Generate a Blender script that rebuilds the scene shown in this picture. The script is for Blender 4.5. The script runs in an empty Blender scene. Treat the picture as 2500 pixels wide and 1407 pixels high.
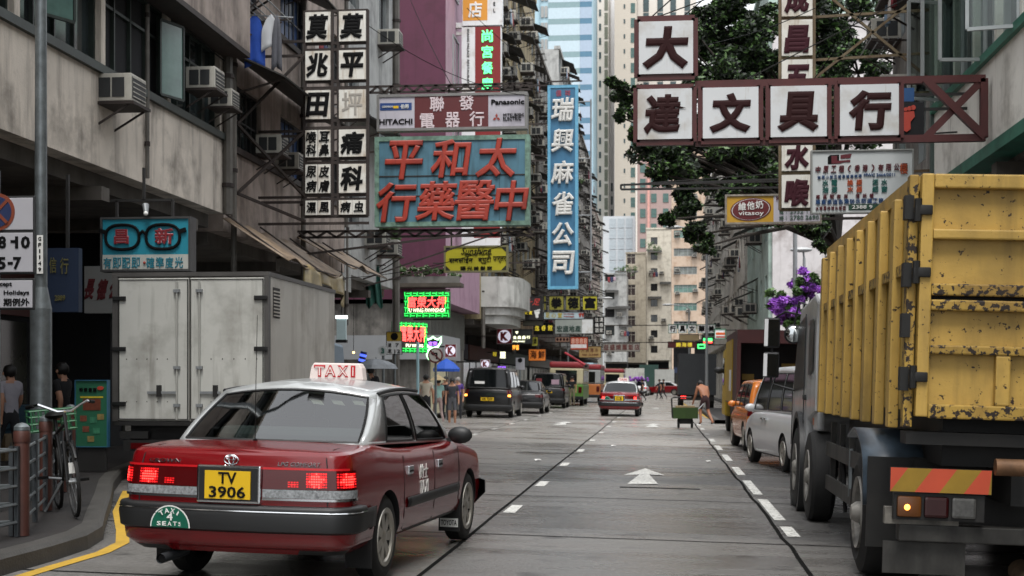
import bpy, bmesh, math, random
from mathutils import Vector, Matrix
R = math.radians
sc = bpy.context.scene
COL = sc.collection
# ---------------------------------------------------------------- camera, world, sun, exposure
F, HZ, EYE, YAW = 3472.0, 930.0, 1.55, R(6.0)     # focal length in photo pixels, eye level row, eye height, yaw to the left
SY, CY = math.sin(YAW), math.cos(YAW)
cd = bpy.data.cameras.new('camera'); cam = bpy.data.objects.new('camera', cd); COL.objects.link(cam)
cam.location = (0, 0, EYE); cam.rotation_euler = (R(90), 0, YAW)
cd.sensor_width = 36.0; cd.lens = 50.0
cd.shift_y = (HZ - 703.5) / 2500.0
cd.clip_end = 3000
cd.dof.use_dof = True; cd.dof.focus_distance = 14.0; cd.dof.aperture_fstop = 4.5
sc.camera = cam
w = bpy.data.worlds.new("World"); sc.world = w; w.use_nodes = True
nt = w.node_tree; bg = nt.nodes['Background']
sky = nt.nodes.new('ShaderNodeTexSky'); sky.sky_type = 'NISHITA'; sky.sun_disc = False
sky.sun_elevation = R(68); sky.sun_rotation = R(168); sky.air_density = 1.2; sky.dust_density = 4.0
hs = nt.nodes.new('ShaderNodeHueSaturation'); hs.inputs['Saturation'].default_value = 0.16
nt.links.new(sky.outputs[0], hs.inputs['Color']); ov = nt.nodes.new('ShaderNodeMix'); ov.data_type = 'RGBA'; ov.inputs[0].default_value = .6; nt.links.new(hs.outputs[0], ov.inputs[6]); ov.inputs[7].default_value = (6.6, 6.8, 7.1, 1)   # cloud cover evens the sky out
nt.links.new(ov.outputs[2], bg.inputs[0])
bg.inputs[1].default_value = 0.13
sd = bpy.data.lights.new('sun', 'SUN'); so = bpy.data.objects.new('sun', sd); COL.objects.link(so)
sd.energy = 1.4; sd.angle = R(22); sd.color = (1, .97, .93)
so.rotation_euler = (R(27), 0, R(2)); so.location = (0, 0, 60)
sc.view_settings.view_transform = 'Standard'; sc.view_settings.look = 'None'
sc.view_settings.exposure = 0.98; sc.view_settings.gamma = 1.0
sc.render.engine = 'CYCLES'
try:
    sc.cycles.max_bounces = 6; sc.cycles.diffuse_bounces = 2; sc.cycles.transparent_max_bounces = 12
    sc.cycles.use_denoising = True
except Exception: pass
random.seed(7)

# ---------------------------------------------------------------- helpers
def Wp(px, py, Y=None, X=None):
    """a photo pixel seen along its ray to the street plane Y (or X): a world point"""
    u = (px - 1250) / F; v = (HZ - py) / F
    d = (u * CY - SY, CY + u * SY, v)
    t = Y / d[1] if Y is not None else X / d[0]
    return Vector((d[0] * t, d[1] * t, EYE + d[2] * t))
def gz(x): return -0.02 * max(-8.2, min(4.6, x)) if True else 0
TILT = 0.02

def hx(h, k=1.0):
    c = [int(h[i:i + 2], 16) / 255 for i in (0, 2, 4)]
    return tuple(k * (v / 12.92 if v <= .04045 else ((v + .055) / 1.055) ** 2.4) for v in c)
MATS = {}
def mat(name, col, rough=.6, metal=0, var=.12, vs=2.5, dirt=None, da=.0, ds=(3, 3, .5), bump=0, bs=40, emit=0, coat=0, spec=.5, chip=None, cs=9, ca=.62):
    if name in MATS: return MATS[name]
    if isinstance(col, str): col = hx(col)
    m = bpy.data.materials.new(name); MATS[name] = m; m.use_nodes = True
    n = m.node_tree.nodes; L = m.node_tree.links; b = n['Principled BSDF']
    b.inputs['Roughness'].default_value = rough; b.inputs['Metallic'].default_value = metal
    b.inputs['Specular IOR Level'].default_value = spec
    if coat: b.inputs['Coat Weight'].default_value = coat; b.inputs['Coat Roughness'].default_value = .08
    tc = n.new('ShaderNodeTexCoord')
    def noise(scale, detail=4, vec=None):
        t = n.new('ShaderNodeTexNoise'); t.inputs['Detail'].default_value = detail; t.inputs['Roughness'].default_value = .62
        if isinstance(scale, tuple):
            mp = n.new('ShaderNodeMapping'); mp.inputs['Scale'].default_value = scale
            L.new(tc.outputs['Object'], mp.inputs[0]); L.new(mp.outputs[0], t.inputs[0]); t.inputs['Scale'].default_value = 1
        else:
            L.new(tc.outputs['Object'], t.inputs[0]); t.inputs['Scale'].default_value = scale
        return t.outputs[0]
    def ramp(src, a, z):
        r = n.new('ShaderNodeMapRange'); r.inputs[1].default_value = a; r.inputs[2].default_value = z
        L.new(src, r.inputs[0]); return r.outputs[0]
    def mix(fac, a, c):
        x = n.new('ShaderNodeMix'); x.data_type = 'RGBA'
        if isinstance(fac, float): x.inputs[0].default_value = fac
        else: L.new(fac, x.inputs[0])
        for k, s in ((6, a), (7, c)):
            if isinstance(s, tuple): x.inputs[k].default_value = (*s, 1)
            else: L.new(s, x.inputs[k])
        return x.outputs[2]
    out = None
    if var:
        out = mix(ramp(noise(vs), .3, .7), tuple(v * (1 - var) for v in col), tuple(min(1, v * (1 + var)) for v in col))
    if dirt is not None:
        if isinstance(dirt, str): dirt = hx(dirt)
        f = ramp(noise(ds, 6), .62 - da * .35, .62 + .28 - da * .2)
        out = mix(f, out if out is not None else col, dirt)
        f2 = ramp(noise(1.1, 5), .5, .8)
        out = mix(f2, out, tuple(v * .5 for v in dirt) if da > .5 else dirt)
    if chip is not None:
        if isinstance(chip, str): chip = hx(chip)
        f = ramp(noise(cs, 8), ca, ca + .03)
        out = mix(f, out if out is not None else col, chip)
    if out is None: b.inputs['Base Color'].default_value = (*col, 1)
    else: L.new(out, b.inputs['Base Color'])
    if bump:
        bp = n.new('ShaderNodeBump'); bp.inputs['Strength'].default_value = bump; bp.inputs['Distance'].default_value = .02
        L.new(noise(bs, 6), bp.inputs['Height']); L.new(bp.outputs[0], b.inputs['Normal'])
    if emit:
        b.inputs['Emission Color'].default_value = (*col, 1); b.inputs['Emission Strength'].default_value = emit
    return m

class MB:
    """collects faces and links them as one mesh object"""
    def __init__(s): s.v = []; s.f = []; s.m = []; s.s = []; s.mats = []
    def mi(s, m):
        if m not in s.mats: s.mats.append(m)
        return s.mats.index(m)
    def add(s, vs, fs, m, smooth=False):
        o = len(s.v); k = s.mi(m); s.v += [tuple(v) for v in vs]
        for f in fs: s.f.append([i + o for i in f]); s.m.append(k); s.s.append(smooth)
        return s
    def box(s, x0, x1, y0, y1, z0, z1, m):
        vs = [(x, y, z) for z in (z0, z1) for y in (y0, y1) for x in (x0, x1)]
        return s.add(vs, [(0, 2, 3, 1), (4, 5, 7, 6), (0, 1, 5, 4), (2, 6, 7, 3), (0, 4, 6, 2), (1, 3, 7, 5)], m)
    def bbox(s, x0, x1, y0, y1, z0, z1, m, b=.02):
        """box with chamfered edges"""
        bm = bmesh.new(); bmesh.ops.create_cube(bm, size=1)
        for v in bm.verts:
            v.co = ((x0 + x1) / 2 + v.co.x * (x1 - x0), (y0 + y1) / 2 + v.co.y * (y1 - y0), (z0 + z1) / 2 + v.co.z * (z1 - z0))
        bmesh.ops.bevel(bm, geom=bm.edges[:], offset=b, segments=2, affect='EDGES', profile=.6)
        return s.bm(bm, m, False)
    def bm(s, bm, m, smooth=True):
        bm.verts.index_update()
        s.add([v.co[:] for v in bm.verts], [[v.index for v in f.verts] for f in bm.faces], m, smooth); bm.free(); return s
    def quad(s, a, b, c, d, m): return s.add([a, b, c, d], [(0, 1, 2, 3)], m)
    def obox(s, p, q, wd, h, m, up=(0, 0, 1)):
        """bar of rectangular section from p to q"""
        p, q = Vector(p), Vector(q); d = (q - p).normalized(); u = Vector(up)
        a = d.cross(u)
        if a.length < 1e-4: a = d.cross(Vector((1, 0, 0)))
        a.normalize(); b = a.cross(d); a *= wd / 2; b *= h / 2
        vs = [e + i * a + j * b for e in (p, q) for i, j in ((-1, -1), (1, -1), (1, 1), (-1, 1))]
        return s.add(vs, [(3, 2, 1, 0), (4, 5, 6, 7), (0, 1, 5, 4), (1, 2, 6, 5), (2, 3, 7, 6), (3, 0, 4, 7)], m)
    def tube(s, p, q, r, m, n=8, r2=None, cap=True):
        p, q = Vector(p), Vector(q); r2 = r if r2 is None else r2
        d = (q - p).normalized(); a = d.orthogonal().normalized(); b = d.cross(a)
        vs = []
        for e, rr in ((p, r), (q, r2)):
            for i in range(n):
                t = 2 * math.pi * i / n; vs.append(e + a * (rr * math.cos(t)) + b * (rr * math.sin(t)))
        s.add(vs, [(i, (i + 1) % n, n + (i + 1) % n, n + i) for i in range(n)], m, True)
        if cap: s.add(vs, [list(range(n))[::-1], list(range(n, 2 * n))], m)
        return s
    def path(s, pts, r, m, n=6):
        pts = [Vector(p) for p in pts]; rings = []
        for i, p in enumerate(pts):
            d = (pts[min(i + 1, len(pts) - 1)] - pts[max(i - 1, 0)]).normalized()
            if i == 0: a = d.orthogonal().normalized()
            else: a = (a - d * a.dot(d)).normalized()
            b = d.cross(a); rr = r[i] if isinstance(r, (list, tuple)) else r
            rings += [p + a * (rr * math.cos(2 * math.pi * k / n)) + b * (rr * math.sin(2 * math.pi * k / n)) for k in range(n)]
        fs = []
        for i in range(len(pts) - 1):
            for k in range(n): fs.append((i * n + k, i * n + (k + 1) % n, (i + 1) * n + (k + 1) % n, (i + 1) * n + k))
        s.add(rings, fs, m, True)
        return s.add(rings, [list(range(n))[::-1], list(range(len(rings) - n, len(rings)))], m)
    def lathe(s, prof, c, ax, m, n=24, smooth=True):
        """profile of (radius, offset along ax) turned about the axis ax through c"""
        c = Vector(c); d = Vector(ax).normalized(); a = d.orthogonal().normalized(); b = d.cross(a); vs = []; k = len(prof)
        for i in range(n):
            t = 2 * math.pi * i / n; e = a * math.cos(t) + b * math.sin(t)
            vs += [c + e * r + d * o for r, o in prof]
        fs = [(i * k + j, ((i + 1) % n) * k + j, ((i + 1) % n) * k + j + 1, i * k + j + 1) for i in range(n) for j in range(k - 1)]
        return s.add(vs, fs, m, smooth)
    def prism(s, poly, ax, a, b, m):
        """polygon extruded along axis ax: 'x' takes (y,z), 'y' takes (x,z), 'z' takes (x,y)"""
        f = {'x': lambda p, t: (t, p[0], p[1]), 'y': lambda p, t: (p[0], t, p[1]), 'z': lambda p, t: (p[0], p[1], t)}[ax]
        n = len(poly); vs = [f(p, a) for p in poly] + [f(p, b) for p in poly]
        fs = [list(range(n))[::-1], list(range(n, 2 * n))] + [(i, (i + 1) % n, n + (i + 1) % n, n + i) for i in range(n)]
        return s.add(vs, fs, m)
    def grid(s, fn, nu, nv, m, smooth=True, flip=False):
        vs = [fn(i / nu, j / nv) for j in range(nv + 1) for i in range(nu + 1)]; k = nu + 1
        fs = [(j * k + i, j * k + i + 1, (j + 1) * k + i + 1, (j + 1) * k + i) for j in range(nv) for i in range(nu)]
        if flip: fs = [f[::-1] for f in fs]
        return s.add(vs, fs, m, smooth)
    def ball(s, c, r, m, n=12, sc=(1, 1, 1)):
        bm = bmesh.new(); bmesh.ops.create_uvsphere(bm, u_segments=n, v_segments=max(6, n // 2), radius=r)
        for v in bm.verts: v.co = Vector((v.co.x * sc[0], v.co.y * sc[1], v.co.z * sc[2])) + Vector(c)
        return s.bm(bm, m)
    def text(s, t, c, wh, m, x=(1, 0, 0), up=(0, 0, 1), bold=.02, ext=.004, shear=0, res=2):
        """writing fitted into a box of size wh centred on c"""
        vs, fs, bb = glyph(t, bold, res); x = Vector(x).normalized(); up = Vector(up).normalized(); nrm = x.cross(up)
        w_, h_ = bb[1] - bb[0], bb[3] - bb[2]
        kx = wh[0] / w_ if wh[0] else wh[1] / h_; ky = wh[1] / h_ if wh[1] else wh[0] / w_
        cx, cy = (bb[0] + bb[1]) / 2, (bb[2] + bb[3]) / 2; c = Vector(c); o = []
        for v in vs:
            yy = (v[1] - cy) * ky
            o.append(c + x * ((v[0] - cx) * kx + shear * yy) + up * yy + nrm * (ext * v[2]))
        return s.add(o, fs, m)
    def row(s, t, c, size, pitch, m, x=(1, 0, 0), down=(0, 0, -1), vertical=False, **k):
        """one character after another, each fitted into size x size"""
        x = Vector(x).normalized(); dn = Vector(down); step = dn if vertical else x; n = len(t)
        for i, ch in enumerate(t):
            if ch != ' ': s.text(ch, Vector(c) + step * ((i - (n - 1) / 2) * pitch), size if isinstance(size, tuple) else (size, size), m, x=x, up=-dn, **k)
        return s
    def build(s, name, parent=None, sharp=35, bevel=0, wc=False, seg=2):
        me = bpy.data.meshes.new(name); vs = s.v
        if wc and parent: l = parent.location; vs = [(v[0] - l[0], v[1] - l[1], v[2] - l[2]) for v in vs]
        me.from_pydata(vs, [], s.f); me.update()
        for m in s.mats: me.materials.append(m)
        me.polygons.foreach_set('material_index', s.m); me.polygons.foreach_set('use_smooth', s.s)
        if any(s.s): me.set_sharp_from_angle(angle=R(sharp))
        o = bpy.data.objects.new(name, me); COL.objects.link(o)
        if parent: o.parent = parent
        if bevel:
            b = o.modifiers.new('b', 'BEVEL'); b.width = bevel; b.segments = seg; b.limit_method = 'ANGLE'; b.angle_limit = R(40)
        return o
GL = {}
def glyph(t, bold, res):
    k = (t, bold, res)
    if k not in GL:
        c = bpy.data.curves.new('t', 'FONT'); c.body = t; c.bevel_depth = bold; c.bevel_resolution = 0; c.extrude = .01; c.resolution_u = res
        o = bpy.data.objects.new('t', c); m = bpy.data.meshes.new_from_object(o)
        vs = [v.co[:] for v in m.vertices]; fs = [list(p.vertices) for p in m.polygons]
        zm = max(v[2] for v in vs); vs = [(v[0], v[1], v[2] / zm) for v in vs]; xs = [v[0] for v in vs]; ys = [v[1] for v in vs]
        GL[k] = (vs, fs, (min(xs), max(xs), min(ys), max(ys)))
        bpy.data.objects.remove(o); bpy.data.meshes.remove(m); bpy.data.curves.remove(c)
    return GL[k]
def tag(o, label, cat, group=None, kind=None):
    if label: o['label'] = label
    if cat: o['category'] = cat
    if group: o['group'] = group
    if kind: o['kind'] = kind
    return o
def TOP(name, label, cat, loc=(0, 0, 0), rz=0, tilt=0, group=None):
    o = bpy.data.objects.new(name, None); o.empty_display_size = .3; COL.objects.link(o)
    o.location = loc; o.rotation_euler = (0, tilt, rz); return tag(o, label, cat, group)
def STRUCT(mb, name, **k):
    o = mb.build(name, **k); o['kind'] = 'structure'; return o
def copy_tree(o, parent=None):
    c = o.copy(); COL.objects.link(c)
    if parent: c.parent = parent
    for ch in list(o.children): copy_tree(ch, c)
    return c
def place(proto, loc, rz, label, group, tilt=0, scale=None):
    """a copy of a thing (the first use moves the thing itself)"""
    o = proto if 'used' not in proto else copy_tree(proto)
    proto['used'] = 1
    if o is not proto and 'used' in o: del o['used']
    o.location = loc; o.rotation_euler = (0, tilt, rz); tag(o, label, None, group)
    if scale: o.scale = scale
    return o

# ---------------------------------------------------------------- materials
INK0 = None
BLACK = mat('black_paint', hx('141414'), .45, var=0)
DARK = mat('dark_metal', hx('1d1c1b'), .55, var=.3)
RUST = mat('rusty_dark_steel', hx('2a211d'), .7, var=.4, vs=6)
MAROON = mat('maroon_frame', hx('4a1d1c'), .5, var=.2)
WHITE = mat('white_panel', hx('dcdede'), .45, var=.05, dirt=hx('8a7350'), da=.05, ds=(9, 9, 1.2))
DWHITE = mat('stained_white_panel', hx('d9d7cf'), .5, var=.06, dirt=hx('8a6c40'), da=.25, ds=(14, 14, 1.5))
GREYM = mat('grey_metal', hx('8a8d8f'), .45, .4, var=.1)
GALV = mat('galvanised_steel', hx('6f7577'), .42, .6, var=.25, vs=9)
STEEL = mat('dark_steel', hx('43474a'), .5, .5, var=.25, vs=5)
CHROME = mat('chrome', hx('d8dadc'), .12, 1.0, var=0)
RUBBER = mat('rubber', hx('121212'), .75, var=.2, vs=12)
GLASS = mat('window_glass', hx('2a3132'), .08, 0, var=.5, vs=.9, spec=.7)
GLASSG = mat('green_window_glass', hx('5d7a72'), .12, 0, var=.35, vs=1.3, spec=.7)
CARGLASS = mat('car_glass', hx('0e1112'), .06, 0, var=0, spec=.4)
SIDEGL = mat('dark_side_glass', hx('0c0f10'), .35, 0, var=.2, spec=.15)
ALU = mat('aluminium_frame', hx('9ea3a3'), .45, .5, var=.1)
GREENFR = mat('dark_green_frame', hx('26302b'), .5, var=.25, dirt=hx('151714'), da=.3)
CONC = mat('grimy_concrete', hx('cfc5b8'), .85, var=.16, vs=.9, dirt=hx('4d463f'), da=.36, ds=(2.6, 2.6, .35), bump=.25, bs=30)
CONCD = mat('soffit_concrete_shade_painted', hx('5b5650'), .9, var=.2, dirt=hx('3a3631'), da=.4)  # darker than the wall concrete, shade under the slab put into its colour
PINKW = mat('tan_pink_render', hx('9c8f86'), .85, var=.16, dirt=hx('453b34'), da=.45, ds=(3, 3, .3), bump=.2)
TANW = mat('tan_render', hx('93857a'), .85, var=.15, dirt=hx('4a4038'), da=.5, ds=(3, 3, .3), bump=.2)
GREYW = mat('pale_grey_render', hx('a3a4a2'), .85, var=.12, dirt=hx('5b5c5b'), da=.3, ds=(3, 3, .3))
YELW = mat('grimy_cream_render', hx('a99a78'), .85, var=.2, dirt=hx('3d362b'), da=.6, ds=(2.5, 2.5, .25))
OLDW = mat('old_grey_render', hx('84807a'), .85, var=.2, dirt=hx('353230'), da=.6, ds=(2.5, 2.5, .25))
MINT = mat('mint_render', hx('a9bdb4'), .85, var=.1, dirt=hx('5d6a63'), da=.25, ds=(2, 2, .25))
PALEPINK = mat('pale_pink_render', hx('c9c5c5'), .85, var=.08, dirt=hx('857a76'), da=.25, ds=(2, 2, .3))
CREAM = mat('cream_tiles', hx('c6c0b2'), .8, var=.08, dirt=hx('8a8274'), da=.25, ds=(2, 2, .2))
ORANGEW = mat('peach_render', hx('bba794'), .8, var=.06, dirt=hx('93725a'), da=.2, ds=(2, 2, .2))
MAROONW = mat('maroon_wall', hx('57293f'), .7, var=.08, dirt=hx('46202f'), da=.2, ds=(4, 4, .2))
PINKS = mat('pink_wall', hx('ab8a9c'), .7, var=.06, dirt=hx('8a6478'), da=.2, ds=(4, 4, .2))
REDBR = mat('red_brown_tower', hx('a08a85'), .8, var=.06)
GREENT = mat('green_trim', hx('2f6b58'), .5, var=.2, vs=5, dirt=hx('1d3f35'), da=.3)
BROWNC = mat('brown_tarpaulin', hx('8a7762'), .55, var=.3, vs=4, dirt=hx('4b3d2e'), da=.5, ds=(8, 8, 1))
SHADE = mat('interior_dark', hx('16171a'), .9, var=.3, vs=1)  # near black; shade of unlit interiors put into the colour, plain dark parts too
# ---------------------------------------------------------------- ground, road, pavements, markings
def road_mat():
    m = bpy.data.materials.new('wet_concrete_road'); m.use_nodes = True; n = m.node_tree.nodes; L = m.node_tree.links; b = n['Principled BSDF']
    tc = n.new('ShaderNodeTexCoord')
    def noise(s, d=5, sc=None):
        t = n.new('ShaderNodeTexNoise'); t.inputs['Scale'].default_value = s; t.inputs['Detail'].default_value = d
        if sc:
            mp = n.new('ShaderNodeMapping'); mp.inputs['Scale'].default_value = sc; L.new(tc.outputs['Object'], mp.inputs[0]); L.new(mp.outputs[0], t.inputs[0])
        else: L.new(tc.outputs['Object'], t.inputs[0])
        return t.outputs[0]
    def rng(s, a, z, lo=0, hi=1):
        r = n.new('ShaderNodeMapRange'); r.inputs[1].default_value = a; r.inputs[2].default_value = z; r.inputs[3].default_value = lo; r.inputs[4].default_value = hi
        L.new(s, r.inputs[0]); return r.outputs[0]
    def mx(f, a, c):
        x = n.new('ShaderNodeMix'); x.data_type = 'RGBA'; L.new(f, x.inputs[0])
        for k, s in ((6, a), (7, c)):
            if isinstance(s, tuple): x.inputs[k].default_value = (*s, 1)
            else: L.new(s, x.inputs[k])
        return x.outputs[2]
    big = noise(.35, 6); streak = noise(1, 6, (.5, 2.4, 1)); fine = noise(30, 5); spot = noise(2.2, 8)
    slab = n.new('ShaderNodeTexWhiteNoise'); slab.noise_dimensions = '1D'
    sp = n.new('ShaderNodeSeparateXYZ'); L.new(tc.outputs['Object'], sp.inputs[0])
    dv = n.new('ShaderNodeMath'); dv.operation = 'DIVIDE'; dv.inputs[1].default_value = 4.3; L.new(sp.outputs[1], dv.inputs[0])
    fl = n.new('ShaderNodeMath'); fl.operation = 'FLOOR'; L.new(dv.outputs[0], fl.inputs[0]); lx = n.new('ShaderNodeMath'); lx.operation = 'MULTIPLY_ADD'; lx.inputs[1].default_value = 1 / 3.1; lx.inputs[2].default_value = 100.6; L.new(sp.outputs[0], lx.inputs[0]); lf = n.new('ShaderNodeMath'); lf.operation = 'FLOOR'; L.new(lx.outputs[0], lf.inputs[0]); la = n.new('ShaderNodeMath'); la.operation = 'MULTIPLY_ADD'; la.inputs[1].default_value = 37.3; L.new(lf.outputs[0], la.inputs[0]); L.new(fl.outputs[0], la.inputs[2]); L.new(la.outputs[0], slab.inputs['W'])
    c = mx(rng(streak, .35, .7), hx('3e3e3e'), hx('4e4e4e'))
    c = mx(rng(slab.outputs[0], 0, 1, 0, .8), c, hx('686562'))
    dk = n.new('ShaderNodeMix'); dk.data_type = 'RGBA'; dk.blend_type = 'MULTIPLY'; dk.inputs[0].default_value = 1; L.new(c, dk.inputs[6]); fr = n.new('ShaderNodeMapRange'); fr.inputs[1].default_value = .35; fr.inputs[2].default_value = .66; fr.inputs[3].default_value = .45; fr.inputs[4].default_value = 1.5; L.new(fine, fr.inputs[0]); L.new(fr.outputs[0], dk.inputs[7]); c = dk.outputs[2]
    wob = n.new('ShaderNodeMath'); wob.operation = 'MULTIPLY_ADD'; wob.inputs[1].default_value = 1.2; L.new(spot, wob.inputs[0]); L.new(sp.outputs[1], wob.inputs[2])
    lane = rng(sp.outputs[0], -1.9, -1.86, 1, 0)
    c = mx(rng(wob.outputs[0], 34.2, 35.0, 0, .8), c, hx('8f8b85')); lx2 = n.new('ShaderNodeMath'); lx2.operation = 'MULTIPLY'; L.new(lane, lx2.inputs[0]); L.new(rng(sp.outputs[1], 20, 34, .0, .5), lx2.inputs[1]); c = mx(lx2.outputs[0], c, hx('85827d'))  # paler concrete beyond the asphalt, with sky sheen put into the colour too
    c = mx(rng(wob.outputs[0], 15.0, 14.6, 0, .45), c, hx('75726e'))
    c = mx(rng(spot, .60, .70, 0, .7), c, hx('2c2a29'))
    L.new(c, b.inputs['Base Color'])
    ad = n.new('ShaderNodeMath'); ad.operation = 'ADD'; L.new(rng(big, .35, .65, .19, .46), ad.inputs[0]); L.new(rng(streak, .4, .7, -.08, .10), ad.inputs[1])
    L.new(ad.outputs[0], b.inputs['Roughness']); b.inputs['Specular IOR Level'].default_value = .5
    bp = n.new('ShaderNodeBump'); bp.inputs['Strength'].default_value = .8; bp.inputs['Distance'].default_value = .008
    L.new(fine, bp.inputs['Height']); L.new(bp.outputs[0], b.inputs['Normal'])
    return m
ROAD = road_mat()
PAINT = mat('road_paint', hx('c9c9c4'), .6, var=.06, vs=9, dirt=hx('8c8a84'), da=.3, ds=(7, 7, 7), chip=hx('6a6a68'), cs=24, ca=.56)
YPAINT = mat('yellow_road_paint', hx('b8932f'), .6, var=.1, vs=9, dirt=hx('8f742c'), da=.2, ds=(7, 7, 7))
TAR = mat('tar_joint', hx('0c0c0b'), .9, var=.2, spec=.1)
PAVE = mat('wet_brick_pavement', hx('1b1817'), .75, var=.3, vs=3, dirt=hx('241f1d'), da=.4, ds=(4, 4, 4), bump=.4, bs=14)
KERB = mat('concrete_kerb', hx('403e3b'), .6, var=.25, vs=4, dirt=hx('35332f'), da=.5, ds=(5, 5, 5), bump=.3)
g = MB(); g.quad((-900, -300, -.5), (900, -300, -.5), (900, 2500, -.5), (-900, 2500, -.5), mat('earth', hx('55534f'), .9)); STRUCT(g, 'ground')
g = MB()
ys = [-12] + [i * 4.0 for i in range(0, 60)] + [240]
def roadz(x): return gz(x)
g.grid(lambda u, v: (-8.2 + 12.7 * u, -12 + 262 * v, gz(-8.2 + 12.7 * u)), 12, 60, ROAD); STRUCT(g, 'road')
def strip(pts, wd, m, z=.004, name='lane_marking'):
    """a painted or sealed band along ground points"""
    b = MB(); pts = [Vector((p[0], p[1], 0)) for p in pts]; vs = []
    for i, p in enumerate(pts):
        d = (pts[min(i + 1, len(pts) - 1)] - pts[max(0, i - 1)]).normalized(); nn = Vector((d.y, -d.x, 0)) * wd / 2
        for s in (-1, 1): q = p + nn * s; vs.append((q.x, q.y, gz(q.x) + z))
    b.add(vs, [(2 * i, 2 * i + 1, 2 * i + 3, 2 * i + 2) for i in range(len(pts) - 1)], m); return STRUCT(b, name)
jr = lambda: random.uniform(-.012, .012)
strip([(-1.86 + jr(), y) for y in range(-8, 170, 3)], .04, TAR, .003, 'road_joint')
strip([(1.21 + jr() * 1.5, y * .8) for y in range(-10, 70)], .042, TAR, .003, 'road_joint')
strip([(-5.05 + jr(), y) for y in range(20, 170, 3)], .03, TAR, .003, 'road_joint')
for y in (10.6, 14.2, 18.9, 24.6, 31, 38, 46, 55):
    strip([(-8.1 + .5 * k, y - .02 * k + jr() * 1.5) for k in range(25)], .035, TAR, .0045, 'road_joint')
for x0, x1, y in ((-.6, .55, 20.6), (-3.0, -1.7, 29.4), (-3.4, -2.0, 38.5), (-.1, .9, 41)):
    strip([(x0, y), ((x0 + x1) / 2, y + .02), (x1, y - .01)], .10, TAR, .006, 'road_joint')
for y0, y1 in ((14.55, 15.55), (16.25, 19.1), (19.9, 22.7), (24.0, 26.2), (28.2, 30.6), (32.6, 34.8), (37, 39), (41.5, 43), (46, 47.6), (50.5, 52)):
    strip([(1.33, y0), (1.33, y1)], .13, PAINT, .006)
for i, y in enumerate((16.2, 20.3, 25.2, 30.3, 35.6, 41, 46.5, 52, 58, 64, 70.5, 77, 84, 91)):
    strip([(-1.74, y), (-1.74, y + 1.0)], .14, PAINT, .006)
for y in (37.5, 42, 47, 52, 58, 64, 70, 77, 84, 92): strip([(-5.0, y), (-5.0, y + 1.1)], .12, PAINT, .006)
def arrow(x, y, k=1):
    b = MB(); z = gz(x) + .007
    b.add([(x - .2 * k, y, z), (x + .2 * k, y, z), (x + .07 * k, y + 1.85 * k, z), (x - .07 * k, y + 1.85 * k, z)], [(0, 1, 2, 3)], PAINT)
    b.add([(x - .29 * k, y + 1.75 * k, z), (x - .07 * k, y + 1.86 * k, z), (x + .07 * k, y + 1.86 * k, z), (x + .29 * k, y + 1.75 * k, z), (x, y + 3.3 * k, z)], [(0, 1, 4), (1, 2, 4), (2, 3, 4)], PAINT)
    STRUCT(b, 'arrow_marking')
arrow(-.28, 21.3, 1.15); arrow(-.3, 47.5, 1.15); arrow(-3.4, 47.5, 1.15); arrow(-.3, 78, 1.2); arrow(-3.4, 78, 1.2)
strip([(-4.72, 4), (-4.72, 9), (-4.72, 10.6), (-4.7, 11.6), (-4.8, 12.3), (-5.15, 13.2), (-5.9, 15), (-6.8, 17.6)], .12, YPAINT, .006, 'yellow_line')
strip([(2.0, 60), (1.75, 75), (1.5, 100), (1.4, 120)], .16, YPAINT, .006, 'yellow_line')
# left pavement: a build-out near the camera that turns back to the kerb line of the street
KL = [(-4.95, -10), (-4.95, 4), (-4.95, 9.5), (-4.93, 11), (-4.97, 11.8), (-5.12, 12.5), (-5.5, 13.5), (-6.2, 15.4), (-7.0, 17.5), (-7.6, 19.3), (-8.0, 21.2), (-8.05, 24), (-8.05, 44)]
def pavement(line, xout, name, ht=.15):
    b = MB(); n = len(line)
    vs = [(x, y, gz(x) + ht) for x, y in line] + [(xout, y, gz(max(-8.2, min(4.4, xout))) + ht) for x, y in line]
    fl = xout > 0
    b.add(vs, [((i, i + 1, n + i + 1, n + i) if fl else (i + 1, i, n + i, n + i + 1))[::-1] for i in range(n - 1)], PAVE); STRUCT(b, name)
    k = MB(); s = -1 if xout < 0 else 1; P = [Vector((x, y, 0)) for x, y in line]; pr = []
    for i, p in enumerate(P):
        d = (P[min(i + 1, n - 1)] - P[max(0, i - 1)]).normalized(); nn = Vector((d.y, -d.x, 0)) * (1 if xout < 0 else -1)
        z = gz(p.x)
        for o, h in ((.06, -.05), (.05, ht - .03), (.02, ht + .003), (-.13, ht + .005)): q = p + nn * o; pr.append((q.x, q.y, z + h))
    k.add(pr, [(4 * i + j, 4 * i + 4 + j, 4 * i + 5 + j, 4 * i + 1 + j) for i in range(n - 1) for j in range(3)], KERB)
    STRUCT(k, 'kerb')
pavement(KL, -16, 'pavement')
pavement([(-8.05, 52.3), (-8.05, 60), (-8.05, 190)], -14, 'pavement')
pavement([(4.45, -10), (4.45, 30), (4.45, 190)], 14, 'pavement')
b = MB(); b.quad((-40, 43.9, .13), (-8.0, 43.9, .155), (-8.0, 52.4, .155), (-40, 52.4, .13), ROAD); STRUCT(b, 'side_street')
b = MB(); b.quad((-60, 188, .03), (60, 188, .03), (60, 205, .03), (-60, 205, .03), ROAD); STRUCT(b, 'cross_street')
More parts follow.
